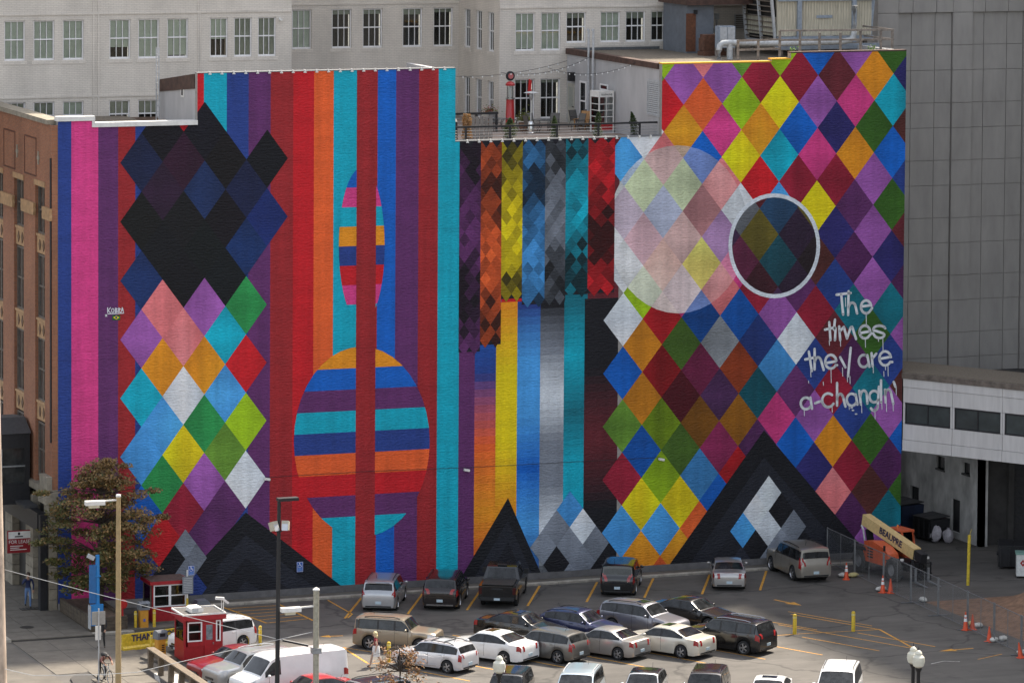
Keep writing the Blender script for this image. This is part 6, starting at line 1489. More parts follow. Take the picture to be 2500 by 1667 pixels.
MB().box(-.98,-.95+.02,y,y+.06,.96,2.5).box(-.97,-.1,y,y+.06,.96,1.25).box(-.97,-.1,y,y+.06,2.38,2.5).box(-.1,.05,y,y+.06,.96,2.5).box(.62,.72,y,y+.06,.96,2.5).box(.05,.62,y,y+.06,2.3,2.5).box(.72,1.0,y,y+.06,2.42,2.5).box(.72,1.0,y,y+.06,.96,1.2).build('front_wall', M_BRED, b1)
bwin(b1,-.96,-.1,y,1.25,2.38); bwin(b1,.72,1.0,y,1.2,2.42,False)
d = MB().box(.05,.62,y-.01,y+.045,.12,1.3).box(.05,.14,y-.01,y+.045,1.3,2.29).box(.53,.62,y-.01,y+.045,1.3,2.29).box(.14,.53,y-.01,y+.045,2.18,2.29).build('door', M_BRED, b1); MB().box(.14,.53,y+.01,y+.02,1.3,2.18).build('pane', mat('sky_glass',(.22,.26,.28,1),.1,spec=.8,var=.4,scale=2), d); MB().cbox((.56,y-.04,1.1),(.05,.06,.12)).build('handle', M_GREYM, d)
MB().prism([(-.62,2.82),(.0,2.82),(.12,2.9),(.12,3.02),(0,3.12),(-.5,3.12),(-.62,3.04)], -.5, .35, 'Y').build('roof_unit', M_WHITEP, b1); MB().box(-.55,-.2,-.512,-.501,2.87,3.07).build('grille', M_LGREY, b1)
cb_ = MB().tube([(1.12,-.7,2.8),(1.1,-.7,3.55)], .025, 6).tube([(1.2,-.72,2.8),(1.22,-.72,3.5)], .025, 6).build('camera_arm', M_WHITEP, b1); MB().cbox((1.0,-.72,3.62),(.5,.16,.15),ry=.12).build('camera', M_WHITEP, cb_); MB().cbox((1.32,-.72,3.46),(.45,.14,.13),ry=.65).build('camera', M_WHITEP, cb_)
# rear booth
b2 = booth('red ticket booth with wide white windows against the planter, farther of two', (4.75,-3.75), 2.1,1.6,2.35, None); b2.scale = (.9,1,.86)
MB().box(-1.22,1.22,-.92,.92,2.35,2.55).build('roof', M_BRED, b2); MB().box(-1.15,1.15,-.85,.85,2.551,2.57).build('roof_felt', mat('brown_felt',(.10,.065,.055,1),.9,var=.3), b2)
y = -.8; bwin(b2,-.98,.0,y,.98,2.33); bwin(b2,.0,.98,y,.98,2.33)
f = MB().box(-1.13,-1.06,-.68,-.6,.98,2.33).box(-1.13,-1.06,.6,.68,.98,2.33).box(-1.13,-1.06,-.6,.6,2.25,2.33).box(-1.13,-1.06,-.6,.6,.98,1.05).build('window', M_WFRAME, b2); MB().box(-1.1,-1.09,-.6,.6,1.05,2.25).build('pane', M_PANE, f)
# notices on posts
def post_sign(label, name, px, py, hpost, parts, cat='sign', bottom_yellow=False):
    p = G(px,py); t = thing(name, label, cat, (p.x,p.y,0)); MB().tube([(0,0,0),(0,0,hpost)], .045, 8).build('post', M_WHITEP, t, smooth=True)
    if bottom_yellow: MB().tube([(0,0,0),(0,0,1.27)], .062, 8).build('post_sleeve', M_BOLL, t)
    for (x0,x1,z0,z1,y,m_,nm) in parts: MB().box(x0,x1,y-.02,y,z0,z1).build(nm, m_, t)
    return t
def access_sign(parent, c, w=.36, h=.55):
    x, y, z = c
    o = MB().box(x-w/2,x+w/2,y-.02,y,z-h/2,z+h/2).build('blue_plate', mat('sign_blue',(.02,.10,.42,1),.4,var=.05), parent)
    e = MB()
    for a, b_, c_, d_ in ((-w/2+.015,w/2-.015,h/2-.03,h/2-.015),(-w/2+.015,w/2-.015,-h/2+.015,-h/2+.03),(-w/2+.015,-w/2+.03,-h/2+.03,h/2-.03),(w/2-.03,w/2-.015,-h/2+.03,h/2-.03)): e.box(x+a,x+b_,y-.024,y-.0205,z+c_,z+d_)
    e.build('border', M_WHITEP, o)
    k = w/.36; s_ = MB()
    s_.lathe([(0,-.004),(.03*k,-.004),(.03*k,0)], (x-.02*k,y-.0205,z+.2*k), 10, axis='Y')
    for (a,b_),(c_,d_) in (((-.02,.16),(-.01,.08)),((-.01,.08),(.07,.075)),((.07,.075),(.10,.0)),((-.02,.125),(.06,.12))): s_.bar((x+a*k,y-.0225,z+b_*k),(x+c_*k,y-.0225,z+d_*k),.004,.026*k)
    s_.tube([(x+(-.01+.085*math.cos(q))*k,y-.0225,z+(.045+.085*math.sin(q))*k) for q in [R(120+24*j) for j in range(10)]], .011*k, 5); s_.build('wheelchair_symbol', M_WHITEP, o)
    for j in range(3): MB().box(x-w*.34,x+w*.34,y-.0235,y-.0205,z-.10*k-.05*j*k,z-.085*k-.05*j*k).build('text_line', mat('pale_blue_print',(.25,.42,.65,1),.5), o)
    return o
t = thing('disabled_parking_sign', 'blue wheelchair sign mounted on the black part of the mural', 'sign', (0,0,0)); p = WY(732,1383,-.06); access_sign(t, (p.x,-.06,p.z))
t = post_sign('grey notice board with a blue wheelchair sign on a white post beside the rear booth', 'notice_post', 457,1518, 2.75, [(-.28,.3,1.5,2.42,-.06,mat('notice_grey',(.20,.21,.23,1),.5,var=.1),'notice_board')], bottom_yellow=True)
for j in range(9): MB().box(-.22,.24,-.084,-.0805,1.58+j*.09,1.61+j*.09).build('text_line', M_LGREY, t)
access_sign(t, (.2,-.05,2.72), .34,.5)
# machines and bollards
def machine(label, px, py, rz=0.0, word=False):
    p = G(px,py); t = thing('ticket_machine', label, 'ticket machine', (p.x,p.y,.0), rz, 'amber ticket machines')
    MB().box(-.21,.21,-.2,.2,.0,1.05).build('cabinet', M_MACH, t); MB().prism([(-.24,1.055),(.24,1.055),(.26,1.2),(.2,1.42),(.1,1.48),(-.2,1.48),(-.26,1.4)], -.28, .28, 'X').build('hood', M_MGREY, t); MB().box(-.15,.15,-.262,-.245,1.2,1.36).build('screen', M_DARKM, t)
    if word:
        q = MB()
        for j in range(4): q.box(-.02,.14,-.206,-.2005,.42+j*.1,.48+j*.1)
        q.build('lettering', M_DARKM, t)
    else: MB().box(-.06,.06,-.206,-.2005,.45,.6).build('sticker', mat('sticker_blue',(.1,.12,.4,1),.5), t)
machine('amber ticket machine with a grey hood in front of the rear red booth', 350,1536); machine('amber ticket machine with black lettering left of the front red booth', 391,1609, R(12), True)
def bollard(label, px, py, h=1.05, r=.085):
    p = G(px,py); t = thing('bollard', label, 'bollard', (p.x,p.y,0), 0, 'yellow steel bollards'); MB().lathe([(r,0),(r,h-.06),(r*.8,h-.015),(r*.4,h),(0,h)], n=14).build('post', M_BOLL, t, smooth=True); MB().lathe([(r+.006,h*.8),(r+.006,h*.8+.08)], n=14, cap=False).build('band', mat('bollard_band',(.6,.52,.2,1),.4), t)
for px, py, h, lb in ((331,1537,1.0,'yellow bollard left of the rear amber ticket machine'),(376.5,1536,1.05,'yellow bollard right of the rear amber ticket machine'),(369,1592,.9,'yellow bollard by the THANK YOU barrier, left of the front machine'),(635,1574,1.0,'yellow bollard right of the white SUV by the front booth'),(604,1580,.8,'short yellow bollard behind the white SUV tail'),(949,1614,1.0,'yellow bollard beside the walking woman'),(1940,1547,1.05,'yellow bollard right of the black SUV with silver rails'),(2083,1540,1.05,'yellow bollard farthest right, alone on the lot')): bollard(lb, px, py, h, .1 if px > 900 else .08)
p = G(565,1583); o = tag(MB().box(-.3,.3,-.15,.15,0,.75).box(-.33,.33,-.18,.18,.75,.82).build('wheel_stop', M_BOLL), 'yellow steel box guard right of the front red booth', 'guard box'); o.location = (p.x,p.y,0)
p = G(492,1500); o = tag(MB().prism([(-.4,0),(.4,0),(.42,.6),(.25,.8),(-.3,.8),(-.42,.6)], -.35, .35, 'Y').build('grey_bin', M_MGREY), 'grey plastic bin behind the front booth by the wall', 'bin'); o.location = (p.x,p.y,0)
# THANK YOU barrier
a, b = G(298,1588), G(452,1568); L = (b-a).length; t = thing('exit_barrier', 'low yellow barrier with THANK YOU in dark letters by the driveway', 'barrier', (a.x,a.y,0), math.atan2(b.y-a.y,b.x-a.x))
MB().prism([(-.16,0),(.16,0),(.16,.12),(.07,.22),(.06,.82),(-.06,.82),(-.07,.22),(-.16,.12)], 0, L+1.0, 'X').build('barrier_body', M_BOLL, t); text_mesh('lettering', 'THANK  YOU', .46, mat('lettering_blue',(.02,.03,.10,1),.6), t, FACE((L*.50,-.082,.58)), bold=.012, width=2.7)
s_ = MB(); rr = random.Random(3); pts = [(L*.42+.07*k,-.085,.46+.05*math.sin(2.3*k)+rr.uniform(-.02,.02)) for k in range(14)]
s_.tube(pts, .012, 4); s_.build('scribble', M_DARKM, t); MB().lathe([(.09,0),(.09,.18),(0,.2)], (-.25,0,0), 10).build('end_stop', M_BOLL, t)
o = tag(MB().box(0,4.6,-.35,.35,0,.14).build('entry_island', M_CONC2), 'long narrow concrete island under the rear ticket machine', 'traffic island'); o.location = (1.6,-6.0,0)
o = tag(MB().prism([(0,-.9),(1.2,-1.0),(1.28,-1.0),(1.28,1.1),(0.2,1.1),(-.3,.2)], 0, .14, 'Z').build('booth_island', M_CONC2), 'concrete island under the front ticket machine', 'traffic island'); o.location = (.9,-13.4,0)
o = tag(MB().tube([(0,0,0),(0,0,1.25)], .05, 8).lathe([(0,-.04),(.24,-.04),(.28,0),(.24,.04),(0,.04)], (0,0,1.4), 8, axis='Y').build('stop_paddle', M_RED), 'small red paddle on a post by the driveway island', 'sign'); p = G(299,1540); o.location = (p.x,p.y,0)
# timber guard rail
gd = thing('timber_guard', 'weathered timber guard rail running towards the viewer by the parked van', 'guard rail', (.45,-15.5,0)); M_TIMB = mat('weathered_timber',(.15,.115,.08,1),.85,var=.35,scale=3,stretch=(6,1,6))
for k in range(9): MB().box(-.12,.12,-.12-k*1.75,.12-k*1.75,0,.95).build('post', M_TIMB, gd)
MB().box(.121,.24,-15,.25,.58,.9).build('rail', M_TIMB, gd); MB().box(-.15,.25,-15,.25,.951,1.02).build('cap_board', M_TIMB, gd)
# timber planter with the tree
pl = thing('timber_planter', 'low timber planter filled with soil at the foot of the mural', 'planter', (0,0,0)); M_SLEEP = mat('old_sleeper',(.085,.065,.045,1),.9,var=.35,scale=3)
for k in range(4):
    MB().box(.05,.25,-6.2,-.12,.01+k*.2,.195+k*.2).build('sleeper', M_SLEEP, pl); MB().box(.26,2.0,-6.15,-5.95,.012+k*.2,.197+k*.2).build('sleeper', M_SLEEP, pl); MB().box(1.8,2.0,-5.94,-.12,.011+k*.2,.196+k*.2).build('sleeper', M_SLEEP, pl)
MB().box(.26,1.79,-5.94,-.12,.0,.7).build('soil', M_SOIL, pl)
o = MB().prism([(-.3,0),(2.2,0),(2.2,.4),(-.3,.4)], 0, .12, 'Z').build('planter_kerb', M_CURB); o.location = (0,-6.75,0); tag(o, 'short concrete kerb in front of the timber planter', 'kerb')

# ------------------------------------------------------------------ lamps, poles, signs, wires
M_TANP = mat('tan_pole',(.36,.26,.13,1),.6,var=.15,scale=4); M_BLKP = mat('black_pole',(.012,.012,.014,1),.5,var=.2); M_GALV = mat('galv_pole',(.36,.34,.27,1),.55,.3,var=.2)
def head_lamp(t, base, rz, m_=M_WHITEP):
    b = Vector(base); d = Vector((math.cos(rz),math.sin(rz),0))
    MB().bar(b, b+d*.75+Vector((0,0,-.03)), .07, .07).build('arm', m_, t); o = MB().cbox(b+d*1.15+Vector((0,0,-.1)),(.95,.36,.2),rz=rz).build('lamp_head', m_, t); MB().cbox(b+d*1.2+Vector((0,0,-.26)),(.5,.28,.14),rz=rz).build('lens', mat('lamp_lens',(.55,.50,.36,1),.25), o)
p = WY(289,1212,-20.0); t = thing('street_lamp', 'tan painted lamp post with a white box lamp head in front of the tree', 'street lamp', (p.x,-20,0)); MB().tube([(0,0,0),(-.0,0,p.z)], [.15,.11], 12).build('pole', M_TANP, t, smooth=True); MB().lathe([(.13,0),(.12,.1),(0,.14)], (0,0,p.z), 10).build('cap', M_WHITEP, t); head_lamp(t, (0,0,p.z-.15), R(176))
p = WY(680,1218,-27.0); t = thing('lot_lamp', 'tall thin black lamp post with floodlights in front of the mural', 'street lamp', (p.x-.05,-27,0)); MB().tube([(0,0,0),(.08,0,p.z)], [.12,.085], 12).build('pole', M_BLKP, t, smooth=True); MB().cbox((.5,0,p.z-.02),(1.0,.4,.14)).build('lamp_head', M_BLKP, t)
for dx, rz in ((-.22,.5),(.36,-.5)):
    f = MB().cbox((dx,-.12,p.z-1.25),(.34,.3,.42),rz=rz,rx=-.35).build('floodlight', mat('flood_beige',(.42,.38,.30,1),.5), t); MB().cbox((dx+math.sin(rz)*.17,-.12-.17*math.cos(rz),p.z-1.3),(.28,.02,.32),rz=rz,rx=-.35).build('lens', M_HEAD, f); MB().bar((.05,0,p.z-1.6),(dx,-.1,p.z-1.4),.05,.05).build('bracket', M_BLKP, t)
p = WY(772,1440,-27.5); t = thing('grey_lamp_post', 'pale galvanised post with a side lamp at the bottom edge', 'street lamp', (p.x,-27.5,0)); MB().tube([(0,0,0),(0,0,p.z)], .14, 14).build('pole', M_GALV, t, smooth=True); MB().lathe([(.17,0),(.16,.06),(.06,.12),(0,.12)], (0,0,p.z), 12).build('cap', M_WHITEP, t); head_lamp(t, (-.1,0,p.z-.75), R(178)); MB().box(-.22,.22,-.2,.2,p.z-3.0,p.z-2.75).build('clamp', M_GREYM, t)
pt = p
pa = WY(1,755,-24); t = thing('utility_pole', 'thick weathered pole at the left edge', 'pole', (pa.x-.55,-24,0)); MB().tube([(.25,0,0),(0.0,0,pa.z)], [.62,.42], 16).build('pole', mat('rusty_pole',(.46,.36,.28,1),.8,var=.45,scale=1.2,stretch=(1,1,.5)), t, smooth=True)
def wire(label, pts, r=.016):
    o = MB().tube(pts, r, 5).build('overhead_wire', mat('wire_grey',(.45,.45,.44,1),.5)); tag(o, label, 'wire', 'overhead wires')
def px_at(px, py, y): return WY(px, py, y)
wire('pale wire sloping from the thick left pole to the grey post', [px_at(12,1390,-24),px_at(200,1440,-25),px_at(480,1510,-26.2),px_at(762,1580,-27.4)])
wire('sagging wire crossing low over the pavement to the grey post', [px_at(12,1632,-30),px_at(80,1648,-30),px_at(240,1646,-30),px_at(334,1640,-30),px_at(430,1617,-29.5),px_at(600,1578,-28.5),px_at(762,1542,-27.6)])
o = tag(MB().tube([px_at(690,1562,-27.2),px_at(752,1575,-27.45)], .055, 8).build('wire_insulator', M_DARKM), 'dark tubular sleeve on the wire beside the grey post', 'insulator')
# globe lamps
def globe_lamp(label, px, py, y):
    p = WY(px, py, y); t = thing('globe_lamp', label, 'street lamp', (p.x,y,0), 0, 'white globe lamps'); zt = p.z
    MB().lathe([(.16,0),(.16,.5),(.09,.7),(.085,zt-1.2),(.14,zt-1.1),(.17,zt-1.03),(.12,zt-.99),(0,zt-.99)], n=14).build('post', M_BLKP, t, smooth=True)
    MB().lathe([(.13,zt-.99),(.25,zt-.9),(.30,zt-.70),(.27,zt-.50),(.15,zt-.38),(.17,zt-.33),(.14,zt-.25),(.05,zt-.18),(0,zt-.17)], n=20).build('globe', mat('opal_globe',(.62,.60,.50,1),.25,var=.08), t, smooth=True); MB().tube([(0,0,zt-.2),(0,0,zt)], [.025,.008], 6).build('finial', M_BLKP, t)
globe_lamp('white globe lamp in front of the bottom row, left of centre', 1219,1590,-38.0); globe_lamp('rear one of the two overlapping globe lamps at bottom right', 2230,1568,-41.0); globe_lamp('front one of the two overlapping globe lamps at bottom right', 2243,1577,-42.0)
# blue hanging sign and plain signs
p = G(238,1560); t = thing('blue_sign_pole', 'tall blue sign pole seen from behind beside the tree', 'sign', (p.x,p.y,0)); h_ = 4.35
M_SBLUE = mat('sign_pole_blue',(.02,.20,.50,1),.45,var=.1)
MB().tube([(0,0,0),(0,0,h_)], .11, 12).build('pole', M_SBLUE, t, smooth=True); MB().box(-.42,-.11,-.1,.1,1.9,3.85).build('sign_box', mat('sign_box_blue',(.02,.13,.34,1),.45), t); MB().box(-.42,.25,-.22,-.12,.75,1.85).build('sign_panel', M_SBLUE, t); MB().box(-.47,-.425,-.3,.1,.6,1.8).build('panel_edge', M_LGREY, t); MB().cbox((-.35,0,h_-.08),(.35,.22,.22),ry=.5).build('floodlight', M_LGREY, t); MB().box(-.14,.14,-.14,.14,h_-1.1,h_-1.05).box(-.14,.14,-.14,.14,h_-2.7,h_-2.65).build('clamp', M_SBLUE, t)
p = G(238,1667); t = thing('traffic_sign', 'grey back of a square sign on a thin post above the bent cyclist', 'sign', (p.x-.05,p.y-.4,0)); MB().tube([(0,0,0),(0,0,3.75)], .035, 8).build('post', M_LGREY, t); MB().box(-.34,.34,.03,.05,2.95,3.6).build('sign_plate', mat('sign_back',(.30,.29,.27,1),.5,var=.1), t); MB().box(-.16,.12,.03,.05,2.2,2.9).build('small_plate', M_WHITEP, t)
# hanging lease board on the street front
p = WX(40,1317,-1.2); ls = thing('lease_board', 'red and white FOR LEASE board hanging from the street front', 'sign', (-.55,p.y,p.z-.05)); 
MB().box(-1.15,.25,-.04,.04,-.65,.55).build('board', mat('board_red',(.26,.012,.018,1),.5,var=.08), ls); MB().box(-1.1,.2,-.05,-.041,.12,.5).build('white_panel', M_WHITEP, ls); text_mesh('lettering', 'FOR LEASE', .27, M_WHITEP, ls, FACE((-.5,-.046,-.06)), width=1.15)
for j, w in enumerate((.7,.5,.9)): MB().box(-1.0,-1.0+w,-.046,-.0405,-.3-.1*j,-.26-.1*j).build('text_line', M_WHITEP, ls)
MB().box(-.75,-.3,-.056,-.0505,.2,.26).build('text_line', M_DARKM, ls); MB().cbox((-.52,-.053,.38),(.12,.006,.14)).build('emblem', M_DARKM, ls)
# small lamps on the mural
for px, py, lb in ((650,1168,'small white lamp on the mural above the black lamp post'),(1137,1146,'small white lamp on the cyan stripe of the mural'),(1612,1120,'small white lamp on the lozenges of the mural')):
    p = WY(px,py,0); t = thing('wall_lamp', lb, 'lamp', (p.x,-.05,p.z), 0, 'small lamps on the mural'); MB().cbox((0,-.12,0),(.3,.2,.12),ry=.2).build('housing', M_WHITEP, t); MB().cbox((-.1,-.02,.02),(.06,.08,.06)).build('bracket', M_GREYM, t)
pts = [WY(px,py,-.06) for px, py in ((650,1165),(900,1150),(1137,1141),(1380,1128),(1612,1116))]
o = tag(MB().tube(pts, .012, 5).build('wall_cable', M_DARKM), 'thin cable running along the mural between its small lamps', 'cable')
# ------------------------------------------------------------------ trees
def branch_tree(name, label, base, trunk, clumps, leaf, cols, seed, per, flat=.45, spread=.55, r0=.13, group=None):
    t = thing(name, label, 'tree', base, 0, group); rr = random.Random(seed)
    MB().tube(trunk, [r0*(1-.75*k/(len(trunk)-1)) for k in range(len(trunk))], 9).build('trunk', M_BARK, t, smooth=True)
    br = MB(); cr = MB()
    for c, r in clumps:
        c = Vector(c); k = min(range(len(trunk)), key=lambda i: (Vector(trunk[i])-c).length+max(0, trunk[i][2]-c.z)*2); a = Vector(trunk[k]); m_ = a.lerp(c,.5)+Vector((rr.uniform(-.2,.2),rr.uniform(-.2,.2),.15))
        br.tube([a, m_, c], [.035,.022,.01], 5)
        for _ in range(3):
            q = c+Vector((rr.gauss(0,r*.6),rr.gauss(0,r*.6),rr.gauss(0,r*.3))); br.tube([m_.lerp(c,.6), q], [.012,.005], 4)
        for _ in range(int(per*rr.uniform(.6,1.3))):
            d = Vector((rr.gauss(0,1),rr.gauss(0,1),rr.gauss(0,1))); d = d.normalized()*(rr.random()**.45)*r
            p = c+Vector((d.x,d.y,d.z*flat)); s_ = leaf*rr.uniform(.6,1.35)
            n = Vector((rr.gauss(0,.7),rr.gauss(0,.7)-.3,1)).normalized(); u = n.cross(Vector((rr.gauss(0,1),rr.gauss(0,1),rr.gauss(0,1)))).normalized(); v = n.cross(u)
            col = cols(p, rr); f_ = rr.uniform(.7,1.3)
            cr.face([p-u*s_, p-u*.2*s_+v*s_*.55, p+u*s_, p-u*.2*s_-v*s_*.55], 0, (col[0]*f_,col[1]*f_,col[2]*f_,1))
    br.build('branches', M_BARK, t); cr.build('crown', M_LEAF, t, fix=False)
    return t
rt_ = random.Random(31); TB = (1.5,-3.0,.7)
cl = []
for k in range(128):
    u = rt_.random(); z = 1.0+6.6*u; prof = math.sin(PI*min(1,(u*.86+.12)))**.75*(1.0-.25*u)
    a = rt_.uniform(0,2*PI); rad = 3.55*prof*math.sqrt(rt_.uniform(.08,1)); cl.append(((rad*math.cos(a), rad*math.sin(a)*.85, z), rt_.uniform(.5,1.0)))
for x, z in ((-3.4,3.6),(-3.2,6.2),(2.8,6.0),(3.3,4.6),(2.3,2.0),(.4,7.7),(1.2,7.4),(-2.6,2.6)): cl.append(((x,.0,z),.5))
def tcol(p, rr):
    f_ = (p.x+3.3)/6.6*.5+(p.z-1)/7*.5+rr.gauss(0,.2)
    return rr.choice([(.22,.13,.045),(.26,.155,.05),(.13,.09,.035),(.29,.18,.07)]) if f_ > .42 else rr.choice([(.12,.12,.035),(.085,.095,.026),(.15,.125,.04)])
branch_tree('street_tree', 'autumn tree with brown and olive leaves before the left end of the mural', TB, [(0,0,0),(.05,0,1.2),(-.05,.05,2.8),(.1,0,4.4),(0,0,6.0),(.1,0,7.2)], cl, .085, tcol, 12, 190, r0=.16, flat=.3)
p = WY(975,1572,-40.0); zt = p.z; cl = []
for k in range(40):
    a = rt_.uniform(0,2*PI); u = rt_.random(); cl.append(((2.5*math.cos(a)*math.sqrt(rt_.random())*(1.05-u*.8), 1.0*math.sin(a)*(1.1-u*.7), zt-2.4+2.25*u), rt_.uniform(.22,.4)))
branch_tree('young_tree', 'top of a small sparse tree with orange leaves at the bottom edge', (p.x,-40,0), [(0,0,0),(0,0,zt*.5),(.05,0,zt-1.2),(0,0,zt-.2)], cl, .075, lambda q, rr: rr.choice([(.24,.11,.035),(.20,.085,.03),(.27,.14,.05),(.13,.08,.03)]), 9, 24, flat=.9, r0=.09)

# ------------------------------------------------------------------ people
def vcol_mat(name, rough):
    m = bpy.data.materials.new(name); m.use_nodes = True; n, l = m.node_tree.nodes, m.node_tree.links; b = n['Principled BSDF']; b.inputs['Roughness'].default_value = rough
    at = n.new('ShaderNodeAttribute'); at.attribute_name = 'Col'; l.new(at.outputs['Color'], b.inputs['Base Color']); return m
M_BODY = vcol_mat('clothed_body', .75)
SKIN = (.42,.24,.16); SKIN2 = (.46,.30,.22)
def person(label, loc, rz, J, cloth, skin=SKIN, hair=None, scale=1.0):
    # J: joint positions by name; cloth: colour by body region
    names = []; verts = []; rad = []; edges = []; reg = []
    def add(nm, p, r, par, rg):
        names.append(nm); verts.append(Vector(p)); rad.append(r); reg.append(rg)
        if par is not None: edges.append((names.index(par), len(names)-1))
    add('pelvis', J['pelvis'], .135, None, 'legs'); add('waist', J['waist'], .115, 'pelvis', 'torso'); add('chest', J['chest'], .145, 'waist', 'torso'); add('neck', J['neck'], .055, 'chest', 'skin'); add('head', J['head'], .092, 'neck', 'skin'); add('crown', J['crown'], .078, 'head', 'skin')
    fwd = Vector(J.get('face', (0,1,0))).normalized()
    add('nose', Vector(J['head'])+fwd*.105+Vector((0,0,-.005)), .018, 'head', 'skin')
    for s_, sx in (('l',-1),('r',1)):
        add('sh'+s_, J['sh'+s_], .068, 'chest', 'torso'); add('el'+s_, J['el'+s_], .05, 'sh'+s_, 'sleeve'); add('wr'+s_, J['wr'+s_], .034, 'el'+s_, 'fore')
        w, e = Vector(J['wr'+s_]), Vector(J['el'+s_]); d = (w-e).normalized(); side = d.cross(Vector((0,0,1)) if abs(d.z) < .9 else Vector((0,1,0))).normalized()
        add('pa'+s_, w+d*.07, .036, 'wr'+s_, 'skin')
        pa = w+d*.07
        for k in range(4):
            o = side*(.028*(k-1.5)); L_ = (.075,.085,.08,.06)[k]; curl = d.cross(side)*.02
            add('f%d%s' % (k,s_), pa+o+d*.05, .0105, 'pa'+s_, 'skin'); add('g%d%s' % (k,s_), pa+o*1.1+d*(.05+L_*.7)+curl, .0085, 'f%d%s' % (k,s_), 'skin')
        add('t1'+s_, w+d*.045-side*.045, .012, 'pa'+s_, 'skin'); add('t2'+s_, w+d*.09-side*.06, .009, 't1'+s_, 'skin')
        add('hip'+s_, J['hip'+s_], .1, 'pelvis', 'legs'); add('kn'+s_, J['kn'+s_], .066, 'hip'+s_, 'legs' if 'shin' not in cloth else 'thigh'); add('an'+s_, J['an'+s_], .045, 'kn'+s_, 'shin' if 'shin' in cloth else 'legs')
        an = Vector(J['an'+s_]); tf = Vector(J.get('toe'+s_, (0,1,0))).normalized(); add('to'+s_, an+tf*.16+Vector((0,0,-.05)), .04, 'an'+s_, 'shoes')
    me = bpy.data.meshes.new('tmp'); me.from_pydata([tuple(v*scale) for v in verts], edges, [])
    ob = bpy.data.objects.new('tmp', me); COL.objects.link(ob)
    md = ob.modifiers.new('s', 'SKIN'); md.use_smooth_shade = True
    for i, sv_ in enumerate(me.skin_vertices[0].data): sv_.radius = (rad[i]*scale, rad[i]*scale*(.8 if names[i] in ('waist','chest','pelvis') else 1)); sv_.use_root = (i == 0)
    sb = ob.modifiers.new('u', 'SUBSURF'); sb.levels = 1; sb.render_levels = 1
    out = bpy.data.meshes.new_from_object(ob.evaluated_get(bpy.context.evaluated_depsgraph_get())); bpy.data.objects.remove(ob)
    ca = out.color_attributes.new('Col', 'FLOAT_COLOR', 'POINT'); C_ = dict(cloth); C_['skin'] = skin
    segs = [(verts[a]*scale, verts[b]*scale, reg[a], reg[b]) for a, b in edges]
    for i, v in enumerate(out.vertices):
        best = None
        for a, b, ra_, rb_ in segs:
            ab = b-a; t_ = max(0, min(1, (v.co-a).dot(ab)/max(1e-9, ab.length_squared))); d_ = (v.co-a-ab*t_).length
            if best is None or d_ < best[0]: best = (d_, rb_ if t_ > .35 else ra_)
        rg = best[1]; c_ = C_.get(rg) or C_.get({'sleeve':'torso','fore':'skin','thigh':'legs'}.get(rg,'torso')) or C_['torso']
        ca.data[i].color = (*c_, 1)
    out.materials.clear(); out.materials.append(M_BODY)
    t = thing('person', label, 'person', loc, rz); link('body', out, t)
    hd = Vector(J['head'])*scale; cw = Vector(J['crown'])*scale; sd_ = fwd.cross(Vector((0,0,1))).normalized()
    for s_ in (-1,1):
        blob(MB(), hd+fwd*.09*scale+sd_*s_*.032*scale+Vector((0,0,.02)), .012, 1, 4, amp=0).build('eye', M_DARKM, t); blob(MB(), hd+sd_*s_*.092*scale, .024, 1, 4, sx=.6, amp=0).build('ear', mat('ear_skin', (*skin,1), .7), t)
    MB().bar(hd+fwd*.096*scale-sd_*.025+Vector((0,0,-.05)), hd+fwd*.096*scale+sd_*.025+Vector((0,0,-.05)), .008, .01).build('mouth', mat('lip', (.25,.08,.07,1), .6), t)
    if hair:
        c = hd.lerp(cw,.5)-fwd*.02; mb = blob(MB(), c+Vector((0,0,.025)), .118*scale, 3, 8, sx=.95, sy=1.0, sz=1.0, amp=.05)
        if hair[1] > 0: blob(mb, c-fwd*.05+Vector((0,0,-.09)), .11*scale, 5, 8, sx=1.0, sy=.75, sz=1.25*hair[1], amp=.08)
        # cut the face side free
        keep = MB(); keep.v = mb.v
        for f_, m_, c_ in zip(mb.f, mb.m, mb.c):
            ce = sum((Vector(mb.v[i]) for i in f_), Vector())/len(f_)
            if (ce-hd).dot(fwd) < .035 or ce.z > hd.z+.085: keep.f.append(f_); keep.m.append(0); keep.c.append(None)
        keep.build('hair', mat('hair_'+str(hair[0]), (*hair[0],1), .6, var=.3, scale=20), t, smooth=True, angle=80)
    return t
# woman walking away to the left: red top, white skirt, dark bag
W = dict(pelvis=(0,0,.98), waist=(0,.01,1.14), chest=(0,.03,1.34), neck=(0,.04,1.49), head=(0,.07,1.60), crown=(0,.06,1.69), shl=(-.17,.03,1.41), shr=(.17,.03,1.41), ell=(-.24,-.08,1.16), elr=(.24,.10,1.17), wrl=(-.26,-.02,.93), wrr=(.22,.24,1.05), hipl=(-.08,0,.93), hipr=(.08,0,.93), knl=(-.09,.2,.52), knr=(.09,-.10,.50), anl=(-.10,.28,.10), anr=(.10,-.34,.13), toel=(0,1,-.1), toer=(0,1,-.35))
p = G(918,1626); wm = person('woman in a red sleeveless top and white skirt walking past the yellow bollard', (p.x,p.y,-.02), R(62), W, dict(torso=(.20,.012,.02), sleeve=SKIN2, legs=(.62,.60,.58), thigh=SKIN2, shin=SKIN2, shoes=(.05,.03,.03)), SKIN2, ((.62,.50,.27), .9))
MB().lathe([(.15,1.08),(.175,.98),(.19,.85),(.20,.62),(.195,.54)], n=18, cap=False).build('skirt', mat('white_skirt', (.66,.64,.62,1), .8, bump=.3, bscale=8), wm, smooth=True)
